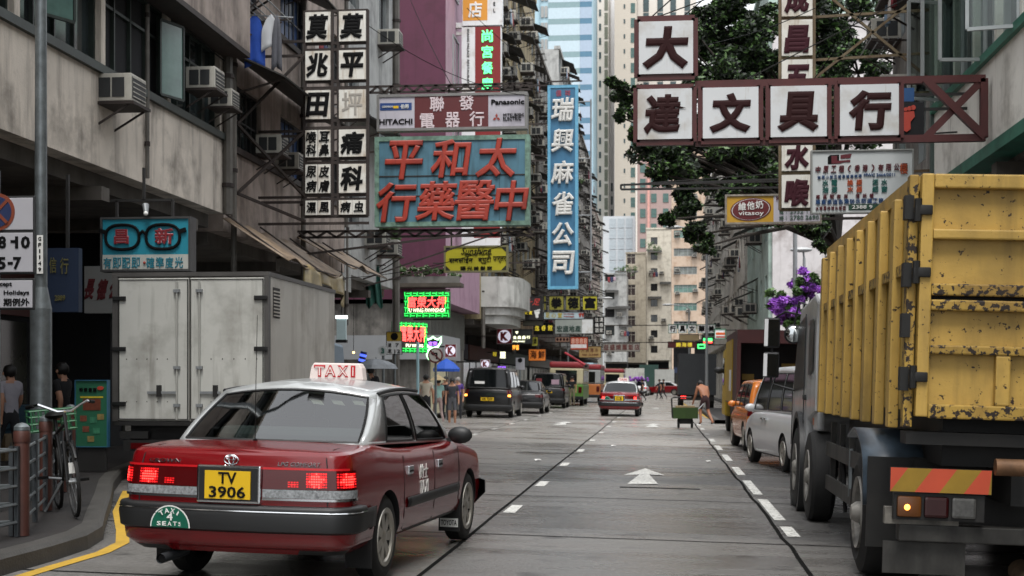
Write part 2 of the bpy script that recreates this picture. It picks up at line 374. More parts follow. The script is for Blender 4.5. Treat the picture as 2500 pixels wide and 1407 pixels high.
# ---------------------------------------------------------------- buildings
WPROTO = {}
CURT = mat('curtained_glass', hx('6f7470'), .3, var=.5, vs=1.7)
BLUEG = mat('blue_shutter_glass', hx('2c4a7c'), .3, var=.2)
def win_meshes(w_, h_, style, fr, gl):
    k = (round(w_, 2), round(h_, 2), style, fr.name, gl.name)
    if k in WPROTO: return WPROTO[k]
    b = MB(); d = .14; t = .05
    b.box(0, t, 0.01, d, 0, h_, fr); b.box(w_ - t, w_, .01, d, 0, h_, fr); b.box(t, w_ - t, .01, d, 0, t, fr); b.box(t, w_ - t, .01, d, h_ - t, h_, fr)
    n = max(1, int(w_ / .62))
    if style == 'grid':
        for i in range(1, n): b.box(w_ * i / n - .02, w_ * i / n + .02, .04, d - .01, t, h_ - t, fr)
        b.box(t, w_ - t, .05, d - .01, h_ * .68, h_ * .68 + .045, fr)
    elif style == 'bars':
        for i in range(1, n * 2): b.box(w_ * i / n / 2 - .012, w_ * i / n / 2 + .012, .015, .04, t, h_ - t, fr)
        b.box(t, w_ - t, .02, .05, h_ * .5, h_ * .5 + .03, fr)
    else: b.box(w_ / 2 - .025, w_ / 2 + .025, .04, d - .01, t, h_ - t, fr)
    fo = b.build('window'); p = MB(); p.box(t, w_ - t, d - .04, d - .02, t, h_ - t, gl); po = p.build('pane')
    WPROTO[k] = (fo.data, po.data); bpy.data.objects.remove(fo); bpy.data.objects.remove(po)
    return WPROTO[k]
def add_window(par, x, z, w_, h_, style='plain', fr=ALU, gl=GLASS, y=0, pane=True, name='window'):
    a, p = win_meshes(w_, h_, style, fr, gl)
    o = bpy.data.objects.new(name, a); COL.objects.link(o); o.parent = par; o.location = (x, y, z)
    q = bpy.data.objects.new('pane', p); COL.objects.link(q); q.parent = o
    return o
SIDE = {'L': R(90), 'R': R(-90), 'F': 0}
BLD = []
def building(name, label, side, at, W, top, wall, z0=4.5, fh=2.9, ph=1.25, setback=2.8, D=11, style='grid', ww=2.2, gap=.35, fr=ALU, glasses=(GLASS, GLASSG, CURT), soffit=CONCD,
             group=None, maxw=100, sill=None, margin=.3, pil=0, shop=True, col=3.8, winh=None, cat='building', parapet=None):
    """tenement: ground floor set back under the floors above, each floor a solid parapet band under a row of windows"""
    e = TOP(name, label, cat, (at[0], at[1], 0), SIDE[side], group=group); rng = random.Random(int(at[1] * 10) + len(label))
    b = MB(); z = z0; nw = 0
    b.box(0, W, .3, D, z0 - .002, top, wall)
    while z < top - .5:
        pz = min(top, z + ph); b.box(0, W, 0, .3, z, pz, parapet if parapet and z == z0 else wall)
        if sill: b.box(-.01, W + .01, -.07, .31, pz - .03, pz + .09, sill)
        wz = min(top, z + fh); wh = wz - pz
        if wh < .6: break
        x = margin; b.box(0, margin, 0, .3, pz, wz, wall)
        n = max(1, int((W - 2 * margin + gap) / (ww + gap))); g2 = (W - 2 * margin - n * ww) / max(1, n - 1) if n > 1 else W - 2 * margin - ww
        for i in range(n):
            hh = wh if winh is None else winh
            if winh is not None and wh > winh: b.box(x, x + ww, 0, .3, pz + winh, wz, wall)
            if nw < maxw:
                add_window(e, x, pz, ww, hh, style, fr, rng.choice(glasses), y=.08); nw += 1
            x += ww
            if i < n - 1: b.box(x, x + g2, 0, .3, pz, wz, wall); x += g2
        b.box(x, W, 0, .3, pz, wz, wall); z += fh
    for i in range(pil):
        px = W * (i + .5) / pil; b.box(px - .15, px + .15, -.08, 0, z0, top, wall)
    b.box(-.05, W + .05, -.12, .35, top, top + .25, wall)
    b.build('wall', e)
    if shop:
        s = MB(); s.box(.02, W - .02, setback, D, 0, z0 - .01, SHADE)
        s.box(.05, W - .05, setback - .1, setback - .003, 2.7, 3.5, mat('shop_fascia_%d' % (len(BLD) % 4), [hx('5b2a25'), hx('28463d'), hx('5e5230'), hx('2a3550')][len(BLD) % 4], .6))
        x = .6
        while x < W - 1.6:
            s.box(x, x + 2.2, setback - .06, setback - .004, .5, 2.6, mat('shop_glass', hx('3a3a34'), .12, var=.6, vs=1.1)); x += 2.7
        s.build('shopfront', e)
        c = 0
        x = .0
        while x <= W + .01 and col < 90:
            k = MB(); k.box(max(0, x - .25), min(W, x + .25), .12, .55, 0, z0 - .003, wall); k.build('column', e); x += col
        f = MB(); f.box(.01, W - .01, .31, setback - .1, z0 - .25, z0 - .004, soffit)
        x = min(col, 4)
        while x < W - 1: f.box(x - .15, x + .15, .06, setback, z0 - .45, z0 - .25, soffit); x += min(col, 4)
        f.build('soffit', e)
    else:
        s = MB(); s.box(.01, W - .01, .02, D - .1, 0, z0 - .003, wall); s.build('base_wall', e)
    BLD.append(e); return e

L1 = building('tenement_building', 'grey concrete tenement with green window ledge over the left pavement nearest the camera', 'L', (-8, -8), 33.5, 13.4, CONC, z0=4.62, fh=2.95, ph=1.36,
              style='grid', ww=2.6, gap=.04, fr=GREENFR, glasses=(GLASS, GLASS, GLASSG, SHADE), sill=GREENFR, setback=3.4, col=99)
L2 = building('tenement_building', 'stained pinkish tenement with dark awnings just past the grey concrete tenement', 'L', (-8.15, 25.9), 10.2, 19, PINKW, z0=4.35, fh=2.95, ph=1.6,
              style='bars', ww=2.2, gap=.4, fr=DARK, glasses=(GLASS, CURT, SHADE, BLUEG), sill=RUST, setback=2.2, col=99)
L3 = building('tenement_building', 'pale grey tenement at the corner of the side street before the pink hotel', 'L', (-8.3, 36.3), 7.4, 22, GREYW, z0=4.4, fh=2.95, ph=1.4,
              style='plain', ww=1.5, gap=1.2, fr=ALU, glasses=(GLASS, SHADE, GLASSG), setback=2.2, margin=.8, col=99)
b = MB(); b.box(0, 33.5, -.48, -.003, 7.48, 7.57, RUST); b.box(0, 33.5, -.48, -.42, 7.571, 8.75, PINKW); b.build('eave', L1)
# pink hotel: blank maroon gable towards the camera, pink street side
e = TOP('hotel_building', 'tall pink hotel with a blank maroon gable wall across the side street', 'building', (-8.0, 52.4, 0), SIDE['L']); L4 = e
b = MB(); b.box(.05, 10, 0, 13, 4.9, 34, PINKS); b.box(.05, 10, 0, .9, 4.5, 4.9, PINKS); b.build('wall', e)
b = MB(); b.box(0, .05, -.003, 13, 4.6, 34, MAROONW)
for y in (2.5, 5.2): b.box(-.004, 0, y, y + .03, 4.6, 34, mat('maroon_seam', hx('4d2036'), .7))
b.build('gable_wall', e)
b = MB(); b.box(.3, 9.9, .7, 12, 0, 4.45, OLDW)
for i in range(28): b.box(.3 + i * .34, .42 + i * .34, .62, .7, 2.9, 4.4, mat('ribbed_grey_panel', hx('6c6c66'), .6))
b.build('base_wall', e)
b = MB(); b.box(-.1, 4.6, .1, .62, 2.35, 3.25, mat('grey_fascia', hx('9a9c9e'), .5, var=.04)); b.build('fascia', e)
b = MB(); b.box(-.08, -.02, .62, 7, 2.35, 3.25, mat('grey_fascia', hx('9a9c9e'))); b.build('side_fascia', e)
b = MB(); b.box(.8, 4.2, .55, .69, .3, 2.3, mat('lit_shop_window', hx('c9c2a4'), .5, emit=.12)); b.build('shop_window', e)
for z in (9.6, 13, 16.4, 19.8, 23.2):
    for x in (1.8, 4.4): add_window(e, x, z, 1.5, 1.9, 'plain', ALU, GLASSG, y=-.06)
lab = ['grimy cream tenement with a rounded white corner balcony beyond the pink hotel', 'dirty cream tenement crowded with air conditioners behind the yellow parlour sign',
       'soot dark old tenement behind the tall blue vertical sign', 'grey concrete block with white balcony bands right of the blue vertical sign',
       'dark stained tenement beyond the grey concrete block on the left side', 'last brownish tenement of the left row before the junction']
spec = [(62.6, 13, 23, YELW, 'bars', 1.9, 2.8), (76, 14, 25.5, YELW, 'grid', 2.0, 2.7), (90.5, 20, 23.0, OLDW, 'bars', 2.2, 2.7), (111, 25, 27.5, GREYW, 'grid', 2.8, 2.9), (136.5, 25, 26, OLDW, 'bars', 2.4, 2.8), (162, 24, 22, PINKW, 'bars', 2.2, 2.8)]
LF = []
for l_, (y, wd, tp, wm, st, ww, fh) in zip(lab, spec):
    LF.append(building('tenement_building', l_, 'L', (-8.0, y), wd, tp, wm, z0=4.3, fh=fh, ph=1.3, style=st, ww=ww, gap=.5, fr=DARK if wm is OLDW else ALU, glasses=(GLASS, SHADE, CURT, GLASS), setback=2.4, col=99))
# rounded white balcony on the corner of the first of them
b = MB(); pr = []
for i in range(13):
    t = math.pi * i / 12; pr.append((3.9 - 3.1 * math.cos(t) if abs(math.cos(t)) > 2 else 3.9 - 3.6 * math.copysign(abs(math.cos(t)) ** .45, math.cos(t)), -1.75 * abs(math.sin(t)) ** .6))
WST = mat('white_balcony_render', hx('b9b9b4'), .7, var=.08, dirt=hx('6a6862'), da=.3, ds=(3, 3, .3))
for z0_, z1_, k in ((4.1, 4.5, .72), (4.5, 4.85, .86), (4.85, 6.2, 1.0)):
    b.prism([(3.9 + (p[0] - 3.9) * (k * .3 + .7), p[1] * k) for p in pr] + [(7.4, .02), (.4, .02)], 'z', z0_, z1_, WST)
b.build('balcony', LF[0])
# right side
R1 = building('corner_building', 'white tenement with green painted trim above the yellow truck on the right', 'R', (4.5, 24.2), 32, 13.5, mat('white_render', hx('dedad1'), .85, var=.08, vs=1, dirt=hx('7d756a'), da=.22, ds=(2.5, 2.5, .3), bump=.15, bs=25), z0=4.8, fh=2.95, ph=1.2,
              style='plain', ww=1.25, gap=.12, fr=ALU, glasses=(GLASS, GLASSG, GLASS, SHADE), sill=GREENT, setback=3.2, col=99)
b = MB(); b.box(-.02, 32, -.06, .34, 4.62, 4.79, GREENT); b.build('green_trim', R1)
b = MB(); b.box(-.14, -.0, -.05, .3, .1, 13.4, mat('green_grey_pipe', hx('4c5a55'), .5)); b.build('corner_pipe', R1)
R2 = building('tenement_building', 'narrow grey tenement behind the horizontal red framed sign', 'R', (4.9, 31), 6.4, 12.5, OLDW, z0=4.4, fh=2.9, ph=1.3, style='plain', ww=1.3, gap=.4, fr=ALU, setback=2)
R3 = building('tenement_building', 'pale pink and white block with a plain gable above the purple flowers', 'F', (4.75, 62), 12, 17, PALEPINK, z0=.4, fh=6.6, ph=5.0, style='plain', ww=1.55, gap=5, fr=ALU, glasses=(CURT,), shop=False, margin=2.2, winh=1.5)
R4 = building('tenement_building', 'mint green tenement hung with dark window canopies', 'R', (4.6, 77.5), 15.2, 19.5, MINT, z0=.4, fh=2.9, ph=1.5, style='plain', ww=1.3, gap=1.6, fr=ALU, glasses=(GLASSG, GLASS, CURT), shop=False, margin=.8)
R5 = building('tenement_building', 'pale cluttered tenement between the mint green block and the peach block', 'R', (4.5, 103), 25, 21, MATS.get('pale_render') or mat('pale_render', hx('c9c5bc'), .85, var=.1, dirt=hx('77726a'), da=.3, ds=(2, 2, .25)), z0=4.2, fh=2.8, ph=1.35, style='bars', ww=1.9, gap=.9, fr=DARK, setback=2)
R5b = building('tenement_building', 'grey cluttered tenement farthest along the right side of the street', 'R', (4.6, 150), 46, 20, MATS['pale_render'], z0=4.2, fh=2.8, ph=1.35, style='bars', ww=2.4, gap=1.2, fr=DARK, setback=2)
# the far end of the street
x = Wp(1640, 900, Y=206).x
P6 = building('apartment_building', 'peach apartment block with strip windows at the far end of the street', 'F', (x, 206), Wp(1735, 900, Y=206).x - x, 36, ORANGEW, z0=7.5, fh=2.62, ph=1.5, style='grid', ww=3.3, gap=.4, fr=ALU, glasses=(GLASS, GLASSG, CURT), col=3)
x = Wp(1578, 900, Y=226).x
P7 = building('apartment_building', 'cream white apartment block with small square windows at the end of the street', 'F', (x, 226), Wp(1652, 900, Y=226).x - x, 25.5, CREAM, z0=4.8, fh=2.45, ph=1.15, style='plain', ww=1.05, gap=1.7, fr=DARK, glasses=(GLASS, SHADE), margin=.7, winh=1.15)
x = Wp(1528, 900, Y=224).x
P8 = building('apartment_building', 'narrow cream block with brown gridded stair windows joined to the white apartment block', 'F', (x, 224), Wp(1577, 900, Y=224).x - x, 21.5, mat('greyish_cream', hx('a09888'), .85, var=.1, dirt=hx('6b6458'), da=.3, ds=(2, 2, .2)), z0=4.4, fh=2.45, ph=.75, style='grid', ww=1.35, gap=.18, fr=CREAM, glasses=(mat('brown_glass', hx('2e211e'), .15, var=.3),), margin=.15)
x = Wp(1474, 900, Y=214).x
P9 = building('tenement_building', 'low weathered grey block with open balconies at the end of the left row', 'F', (x, 214), Wp(1530, 900, Y=214).x - x, 17.5, GREYW, z0=4.4, fh=2.7, ph=1.3, style='bars', ww=1.4, gap=.35, fr=DARK, glasses=(SHADE, GLASS), margin=.2)
# towers beyond
def tower(name, label, x0, x1, Y, ytop, ybot, m, D=20, z0=None):
    a, c = Wp(x0, 900, Y=Y), Wp(x1, 900, Y=Y); tp = Wp((x0 + x1) / 2, ytop, Y=Y).z
    e = TOP(name, label, 'tower', (a.x, Y, 0), 0); b = MB(); b.box(0, c.x - a.x, 0, D, 0, tp, m); b.build('wall', e); return e, c.x - a.x, tp
PB = mat('pale_blue_tower', hx('a3c0cb'), .5, var=.04); GB = mat('glass_pale', hx('b7c9d2'), .2, var=.05); GT = mat('glass_teal', hx('7f989c'), .2, var=.08); GLV = mat('glass_lavender', hx('a0b0c2'), .15, var=.06); GBL = mat('glass_blue', hx('50778f'), .15, var=.08)
BEI = mat('beige_tower', hx('c0b6a8'), .7, var=.03); BEI2 = mat('pale_beige_tower', hx('cfc9c0'), .7, var=.03); WHT = mat('white_tower', hx('dedede'), .7, var=.02)
e, wd, tp = tower('glass_tower', 'tall office tower striped with pale blue glass bands above the left row', 1276, 1448, 300, -60, 0, PB)
k = wd / (1448 - 1276); q = lambda px: (px - 1276) * k
b = MB()
for x0 in (1280, 1300):
    b.lathe([(0, 0), (q(1276 + 11), 0), (q(1276 + 11), tp - 2), (0, tp - 2)], (q(x0 + 8), -.2, 0), (0, 0, 1), PB, n=20)
b.build('rounded_bay', e)
zz = 8
while zz < tp - 2:
    for nm, x0, x1, z0_, h_, m in (('glass_band', 1339, 1416, 0, 2.35, GB), ('glass_band', 1339, 1416, 2.35, 1.15, GT), ('glass_band', 1416.3, 1445, 0, 2.35, GLV), ('glass_band', 1416.3, 1445, 2.35, 1.15, GBL), ('window', 1321, 1328, .4, 2.4, mat('louvre_grey', hx('9a9a98'), .6)), ('window', 1330, 1337, .4, 2.4, MATS.get('louvre_grey') or GREYM)):
        b = MB(); b.box(q(x0), q(x1), -.25, .01, zz + z0_, zz + z0_ + h_ - .02, m); b.build(nm, e)
    zz += 3.5
def cols(e, wd, tp, xs, z0, fh, wh, ww, m, lim=96):
    n = 0; zz = z0; b = MB(); b.box(0, ww, -.12, .02, 0, wh, m); pr = b.build('window', e); first = True
    while zz < tp - 2 and n < lim:
        for x in xs:
            o = pr if first else pr.copy()
            if not first: COL.objects.link(o)
            o.location = (x, 0, zz); first = False; n += 1
        zz += fh
WG = mat('tower_window', hx('39494b'), .2, var=.3); WG2 = mat('tower_green_window', hx('45605b'), .2, var=.3)
e, wd, tp = tower('residential_tower', 'pale beige residential tower with a thin green stripe next to the blue glass tower', 1449, 1486, 330, -60, 0, BEI2); cols(e, wd, tp, [wd * .36], 30, 3.3, 1.5, .5, WG); cols(e, wd, tp, [wd * .72], 28, 3.3, 2.7, .8, mat('olive_glass', hx('6a6d5f'), .4, var=.15))
e, wd, tp = tower('residential_tower', 'slim white tower edge standing between two beige towers', 1487, 1499, 345, -60, 0, WHT); cols(e, wd, tp, [wd * .35], 25, 3.2, 2, .5, WG, 8)
e, wd, tp = tower('residential_tower', 'beige tower with one column of green windows left of the tree', 1500, 1554, 315, -60, 0, BEI); cols(e, wd, tp, [wd * .74], 30, 3.3, 2.1, .95, WG2, 40); cols(e, wd, tp, [wd * .42], 31, 3.3, .9, .35, WG, 40)
e, wd, tp = tower('residential_tower', 'wide beige tower behind the white square sign and the tree', 1556, 1700, 330, -60, 0, BEI2); cols(e, wd, tp, [wd * v for v in (.1, .34, .56, .80)], 58, 3.2, 2.9, 1.3, WG, 96)
e, wd, tp = tower('residential_tower', 'white tower with a flat roof glimpsed over the tree', 1702, 1760, 300, 30, 0, WHT); cols(e, wd, tp, [wd * .3, wd * .7], 50, 3.2, 1.6, 1.2, WG, 30)
e, wd, tp = tower('residential_tower', 'red brown tower with green windows behind the cream white block', 1556, 1668, 262, 335, 0, REDBR); cols(e, wd, tp, [wd * v for v in (.06, .3, .56, .8)], 26, 2.75, 1.6, 1.0, WG2, 80)
b = MB(); b.box(wd * .22, wd * .27, -.3, 0, 20, tp, mat('pink_pilaster', hx('c8968c'), .8)); b.box(-.3, .0, -.3, 1, 5, tp, BEI2); b.build('pilaster', e)
e, wd, tp = tower('office_building', 'low white block with glazed panels below the beige towers', 1472, 1550, 280, 528, 0, mat('cool_white_panel', hx('c6ccd0'), .6, var=.03)); cols(e, wd, tp, [wd * v for v in (.2, .46, .72)], 19, 2.1, 1.8, 1.3, mat('pale_pane', hx('aeb9bf'), .3, var=.15), 21)

# drain pipes and air conditioners, canopies and racks of the facades
def FW(e, x, y, z):
    c, s = math.cos(e.rotation_euler[2]), math.sin(e.rotation_euler[2]); l = e.location
    return (l[0] + c * x - s * y, l[1] + s * x + c * y, z)
ACW = mat('ac_casing', hx('b3b0a6'), .5, var=.08, dirt=hx('6b645a'), da=.3, ds=(6, 6, 1)); ACG = mat('ac_grille', hx('2b2d2e'), .6, var=.1)
def make_ac(w_=.66, h_=.44, d=.62):
    e = TOP('air_conditioner', 'x', 'air conditioner'); b = MB(); b.bbox(-w_ / 2, w_ / 2, -d, 0, 0, h_, ACW, .015); b.build('casing', e)
    b = MB(); b.box(-w_ / 2 + .05, w_ / 2 - .05, -d - .012, -d + .01, .05, h_ - .05, ACG)
    for i in range(5): b.box(-w_ / 2 + .05, w_ / 2 - .05, -d - .02, -d - .012, .07 + i * h_ * .17, .085 + i * h_ * .17, ACW)
    for s in (-1, 1): b.box(s * w_ / 2 - .012, s * w_ / 2 + .012, -d * .82, -d * .5, .06, h_ - .07, ACG); b.box(s * w_ / 2 - .012, s * w_ / 2 + .012, -d * .45, -d * .13, .06, h_ - .07, ACG)
    b.build('grille', e)
    b = MB(); b.box(-w_ / 2 - .05, w_ / 2 + .05, -d - .06, 0, -.06, -.012, RUST)
    for s in (-1, 1): b.obox((s * w_ / 2, -d, -.04), (s * w_ / 2, -.02, -.4), .03, .03, RUST)
    b.build('bracket', e); return e
def make_awning(w_=1.9, d=.95):
    e = TOP('window_canopy', 'x', 'canopy'); b = MB(); b.obox((0, 0, 0), (0, -d, -.42), w_, .025, mat('canopy_sheet', hx('2e2d2b'), .7, var=.4, vs=4)); b.build('sheet', e)
    b = MB()
    for s in (-1, 1): b.tube((s * (w_ / 2 - .1), -.02, -.62), (s * (w_ / 2 - .1), -d * .9, -.4), .015, RUST, 5)
    b.tube((-(w_ / 2 - .1), -d * .9, -.4), (w_ / 2 - .1, -d * .9, -.4), .015, RUST, 5)
    b.build('bracket', e); return e
def make_rack(w_=1.6):
    e = TOP('drying_rack', 'x', 'clothes rack'); b = MB()
    for s in (-1, 1): b.obox((s * w_ / 2, 0, 0), (s * w_ / 2, -.8, .05), .035, .035, RUST); b.obox((s * w_ / 2, -.6, 0), (s * w_ / 2, -.02, -.4), .025, .025, RUST)
    for i in range(4): b.tube((-w_ / 2 - .1, -.2 - i * .18, .03), (w_ / 2 + .1, -.2 - i * .18, .03), .013, GREYM, 5)
    b.build('rack_frame', e); return e
CLOTHS = [mat('cloth_%d' % i, hx(c), .9) for i, c in enumerate(('7f93a8', 'b9b3ad', '7a2f35', '2d3450', 'a98f9d'))]
def make_wash(k):
    e = TOP('hanging_laundry', 'x', 'laundry'); r = random.Random(k)
    for i in range(3):
        b = MB(); x0 = -.6 + i * .42; h_ = r.uniform(.5, .8)
        b.grid(lambda u, v: (x0 + u * .36 + .03 * v, -.5 + .05 * math.sin(9 * u + i) * v, .02 - h_ * v), 8, 5, CLOTHS[(k + i) % 5]); o = b.build('garment', e)
        s = o.modifiers.new('s', 'SOLIDIFY'); s.thickness = .012
    return e
AC, AW, RK = make_ac(), make_awning(), make_rack(); WSH = [make_wash(k) for k in range(3)]
def clutter(e, W, floors, fh, z0, ph, names, dens=(.5, .45, .25, .15), proud=0, seed=1):
    r = random.Random(seed); rz = e.rotation_euler[2]; where = names
    for f in floors:
        z = z0 + f * fh; x = .8
        while x < W - .8:
            t = r.random(); big = r.uniform(.95, 1.2)
            if t < dens[0]: place(AC, FW(e, x, -.0, z + ph + r.uniform(-.35, .5)), rz, 'boxy window air conditioner jutting from the ' + where, 'air conditioners on the ' + where, scale=(big,) * 3)
            if r.random() < dens[1]: place(AW, FW(e, x + .5, -.0, z + fh + r.uniform(-.1, .3)), rz, 'dark sheet canopy over a window of the ' + where, 'window canopies on the ' + where, scale=(r.uniform(.8, 1.2), r.uniform(.8, 1.3), 1))
            if r.random() < dens[2]: place(RK, FW(e, x + .3, -.0, z + ph + r.uniform(-.3, .2)), rz, 'metal clothes drying rack sticking out of the ' + where, 'drying racks on the ' + where)
            if r.random() < dens[3]: place(r.choice(WSH), FW(e, x + .4, -.1, z + ph + r.uniform(.2, .6)), rz, 'washing hung outside a window of the ' + where, 'washing on the ' + where)
            x += r.uniform(1.5, 2.6)
nm = ['cream tenement beyond the pink hotel', 'dirty cream tenement behind the yellow sign', 'soot dark tenement behind the blue sign', 'grey block with white balconies', 'dark tenement far down the left row', 'last tenement of the left row']
for i, (l_, (y, wd, tp, wm, st, ww, fh)) in enumerate(zip(LF, spec)):
    clutter(l_, wd, range(0, int((tp - 4.3) / fh)), fh, 4.3, 1.3, nm[i], (.55, .5, .3, .12) if i < 3 else (.4, .4, .2, .08), seed=i + 3)
clutter(L2, 10.2, range(1, 5), 2.95, 4.35, 1.6, 'stained pinkish tenement', (.25, .5, .4, .15), seed=14)
clutter(R4, 15.2, range(1, 6), 2.9, .4, 1.5, 'mint green tenement', (.2, .3, .0, .04), seed=21)
clutter(R5, 25, range(0, 6), 2.8, 4.2, 1.35, 'pale tenement past the mint block', (.22, .14, .0, .1), seed=22)
clutter(R5b, 46, range(0, 5), 2.8, 4.2, 1.35, 'grey tenement far along the right side', (.18, .12, .0, .06), seed=23)
clutter(P9, 3.6, range(0, 5), 2.7, 4.4, 1.3, 'low weathered grey block at the end', (.4, .3, .2, .1), seed=41)
clutter(P7, 4.8, range(1, 8), 2.45, 4.8, 1.15, 'cream white block at the end', (.3, .15, .05, .05), seed=43)
clutter(P6, 5.5, range(1, 9), 2.62, 7.5, 1.5, 'peach block at the end', (.25, .05, .05, .05), seed=44)
clutter(L3, 7.4, range(2, 5), 2.95, 4.4, 1.4, 'pale grey corner tenement', (.3, .3, .1, 0), seed=9)
clutter(R2, 6.4, range(1, 3), 2.9, 4.4, 1.3, 'narrow grey tenement on the right', (.6, .5, .3, .1), seed=31)
def pipe(e, x, z0, z1, label, r=.06, y=-.09):
    b = MB(); p0, p1 = FW(e, x, y, z0), FW(e, x, y, z1); b.tube(p0, p1, r, mat('drain_pipe', hx('5a5650'), .6, var=.3), 8)
    z = z0 + .5
    while z < z1: b.tube((p0[0], p0[1], z), (p0[0], p0[1], z + .07), r * 1.3, RUST, 8); z += 2
    o = b.build('drain_pipe'); tag(o, label, 'pipe', 'drain pipes on the facades')
pipe(L1, 33.4, 4.6, 13.4, 'pale drain pipe down the end of the grey concrete tenement', .09); pipe(L2, .35, 3, 19, 'rusty drain pipe at the near edge of the pinkish tenement')
pipe(L2, 5.6, 3, 19, 'drain pipe down the middle of the pinkish tenement'); pipe(L3, .3, 3, 22, 'drain pipe where the pale grey tenement meets the pinkish one')
pipe(L3, 7.3, .2, 22, 'black pipe on the outer corner of the pale grey tenement', .12)
for i, l_ in enumerate(LF[:4]): pipe(l_, .4, 3, 22, 'drain pipe down the near edge of the ' + nm[i], .09)
# ---------------------------------------------------------------- vehicles
RED = mat('taxi_red', hx('6e0a10'), .2, var=.05, vs=1.5, coat=.4, bump=.03, bs=160)
SILVER = mat('taxi_silver', hx('aeb1b1'), .28, .25, var=.04, coat=.4)
TRIM = mat('black_plastic_trim', hx('191a1b'), .5, var=.15)
CARBLK = mat('black_car_paint', hx('060607'), .3, var=0, coat=.25)
CARDK = mat('dark_car_paint', hx('0c0c0e'), .3, var=0, coat=.3)
CARWH = mat('white_car_paint', hx('cdcecf'), .28, var=.03, coat=.5)
CARSIL = mat('silver_car_paint', hx('9b9da0'), .28, .3, var=.03, coat=.5)
CARORG = mat('orange_car_paint', hx('c9742c'), .25, var=.04, coat=.5)
ALLOY = mat('alloy_rim', hx('a7a39a'), .32, .75, var=.12, vs=8)
LRED = mat('red_lens', hx('4a0608'), .12, var=0); LCLR = mat('clear_lens', hx('85888a'), .15, var=.5, vs=55)
LLIT = mat('lit_red_lens', hx('ff2f2a'), .3, var=0, emit=3.2); LAMB = mat('lit_amber_lens', hx('ffa040'), .3, var=0, emit=3); LMID = mat('mid_red_lens', hx('e01a1c'), .3, var=0, emit=1.1); LDIM = mat('dim_red_lens', hx('b01518'), .2, var=0, emit=.7)
PLY = mat('yellow_plate', hx('d9b019'), .4, var=.03); INK = mat('black_ink', hx('0a0a0a'), .6, var=0, spec=.2); WINK = mat('white_ink', hx('dededa'), .5, var=0)
def clear_glass(name, tint, refl=.9, ior=2.15):
    m = bpy.data.materials.new(name); m.use_nodes = True; n = m.node_tree.nodes; L = m.node_tree.links; n.remove(n['Principled BSDF'])
    t = n.new('ShaderNodeBsdfTransparent'); t.inputs[0].default_value = (*tint, 1); g_ = n.new('ShaderNodeBsdfGlossy'); g_.inputs['Roughness'].default_value = .02; g_.inputs[0].default_value = (refl, refl, refl, 1)
    f = n.new('ShaderNodeFresnel'); f.inputs[0].default_value = ior; x = n.new('ShaderNodeMixShader')
    L.new(f.outputs[0], x.inputs[0]); L.new(t.outputs[0], x.inputs[1]); L.new(g_.outputs[0], x.inputs[2]); L.new(x.outputs[0], n['Material Output'].inputs[0]); return m
TINT = clear_glass('tinted_clear_glass', (.42, .48, .46)); TINTD = clear_glass('dark_clear_glass', (.16, .18, .175), .9, 1.42)
def lerp(a, b, t): return a + (b - a) * t
def interp(tab, x):
    if x <= tab[0][0]: return tab[0][1]
    for (a, p), (b, q) in zip(tab, tab[1:]):
        if x <= b: return p + (q - p) * (x - a) / (b - a)
    return tab[-1][1]
def smooth(tab, x):
    """smooth curve through a table"""
    if x <= tab[0][0]: return tab[0][1]
    for i in range(len(tab) - 1):
        (a, p), (b, q) = tab[i], tab[i + 1]
        if x <= b:
            def sl(j):
                if j <= 0 or j >= len(tab) - 1: return 0 if len(tab) < 3 else (tab[min(j + 1, len(tab) - 1)][1] - tab[max(j - 1, 0)][1]) / (tab[min(j + 1, len(tab) - 1)][0] - tab[max(j - 1, 0)][0])
                return (tab[j + 1][1] - tab[j - 1][1]) / (tab[j + 1][0] - tab[j - 1][0])
            h = b - a; t = (x - a) / h; m0, m1 = sl(i) * h, sl(i + 1) * h
            return (2 * t ** 3 - 3 * t * t + 1) * p + (t ** 3 - 2 * t * t + t) * m0 + (-2 * t ** 3 + 3 * t * t) * q + (t ** 3 - t * t) * m1
    return tab[-1][1]
WH = {}
CASE = None
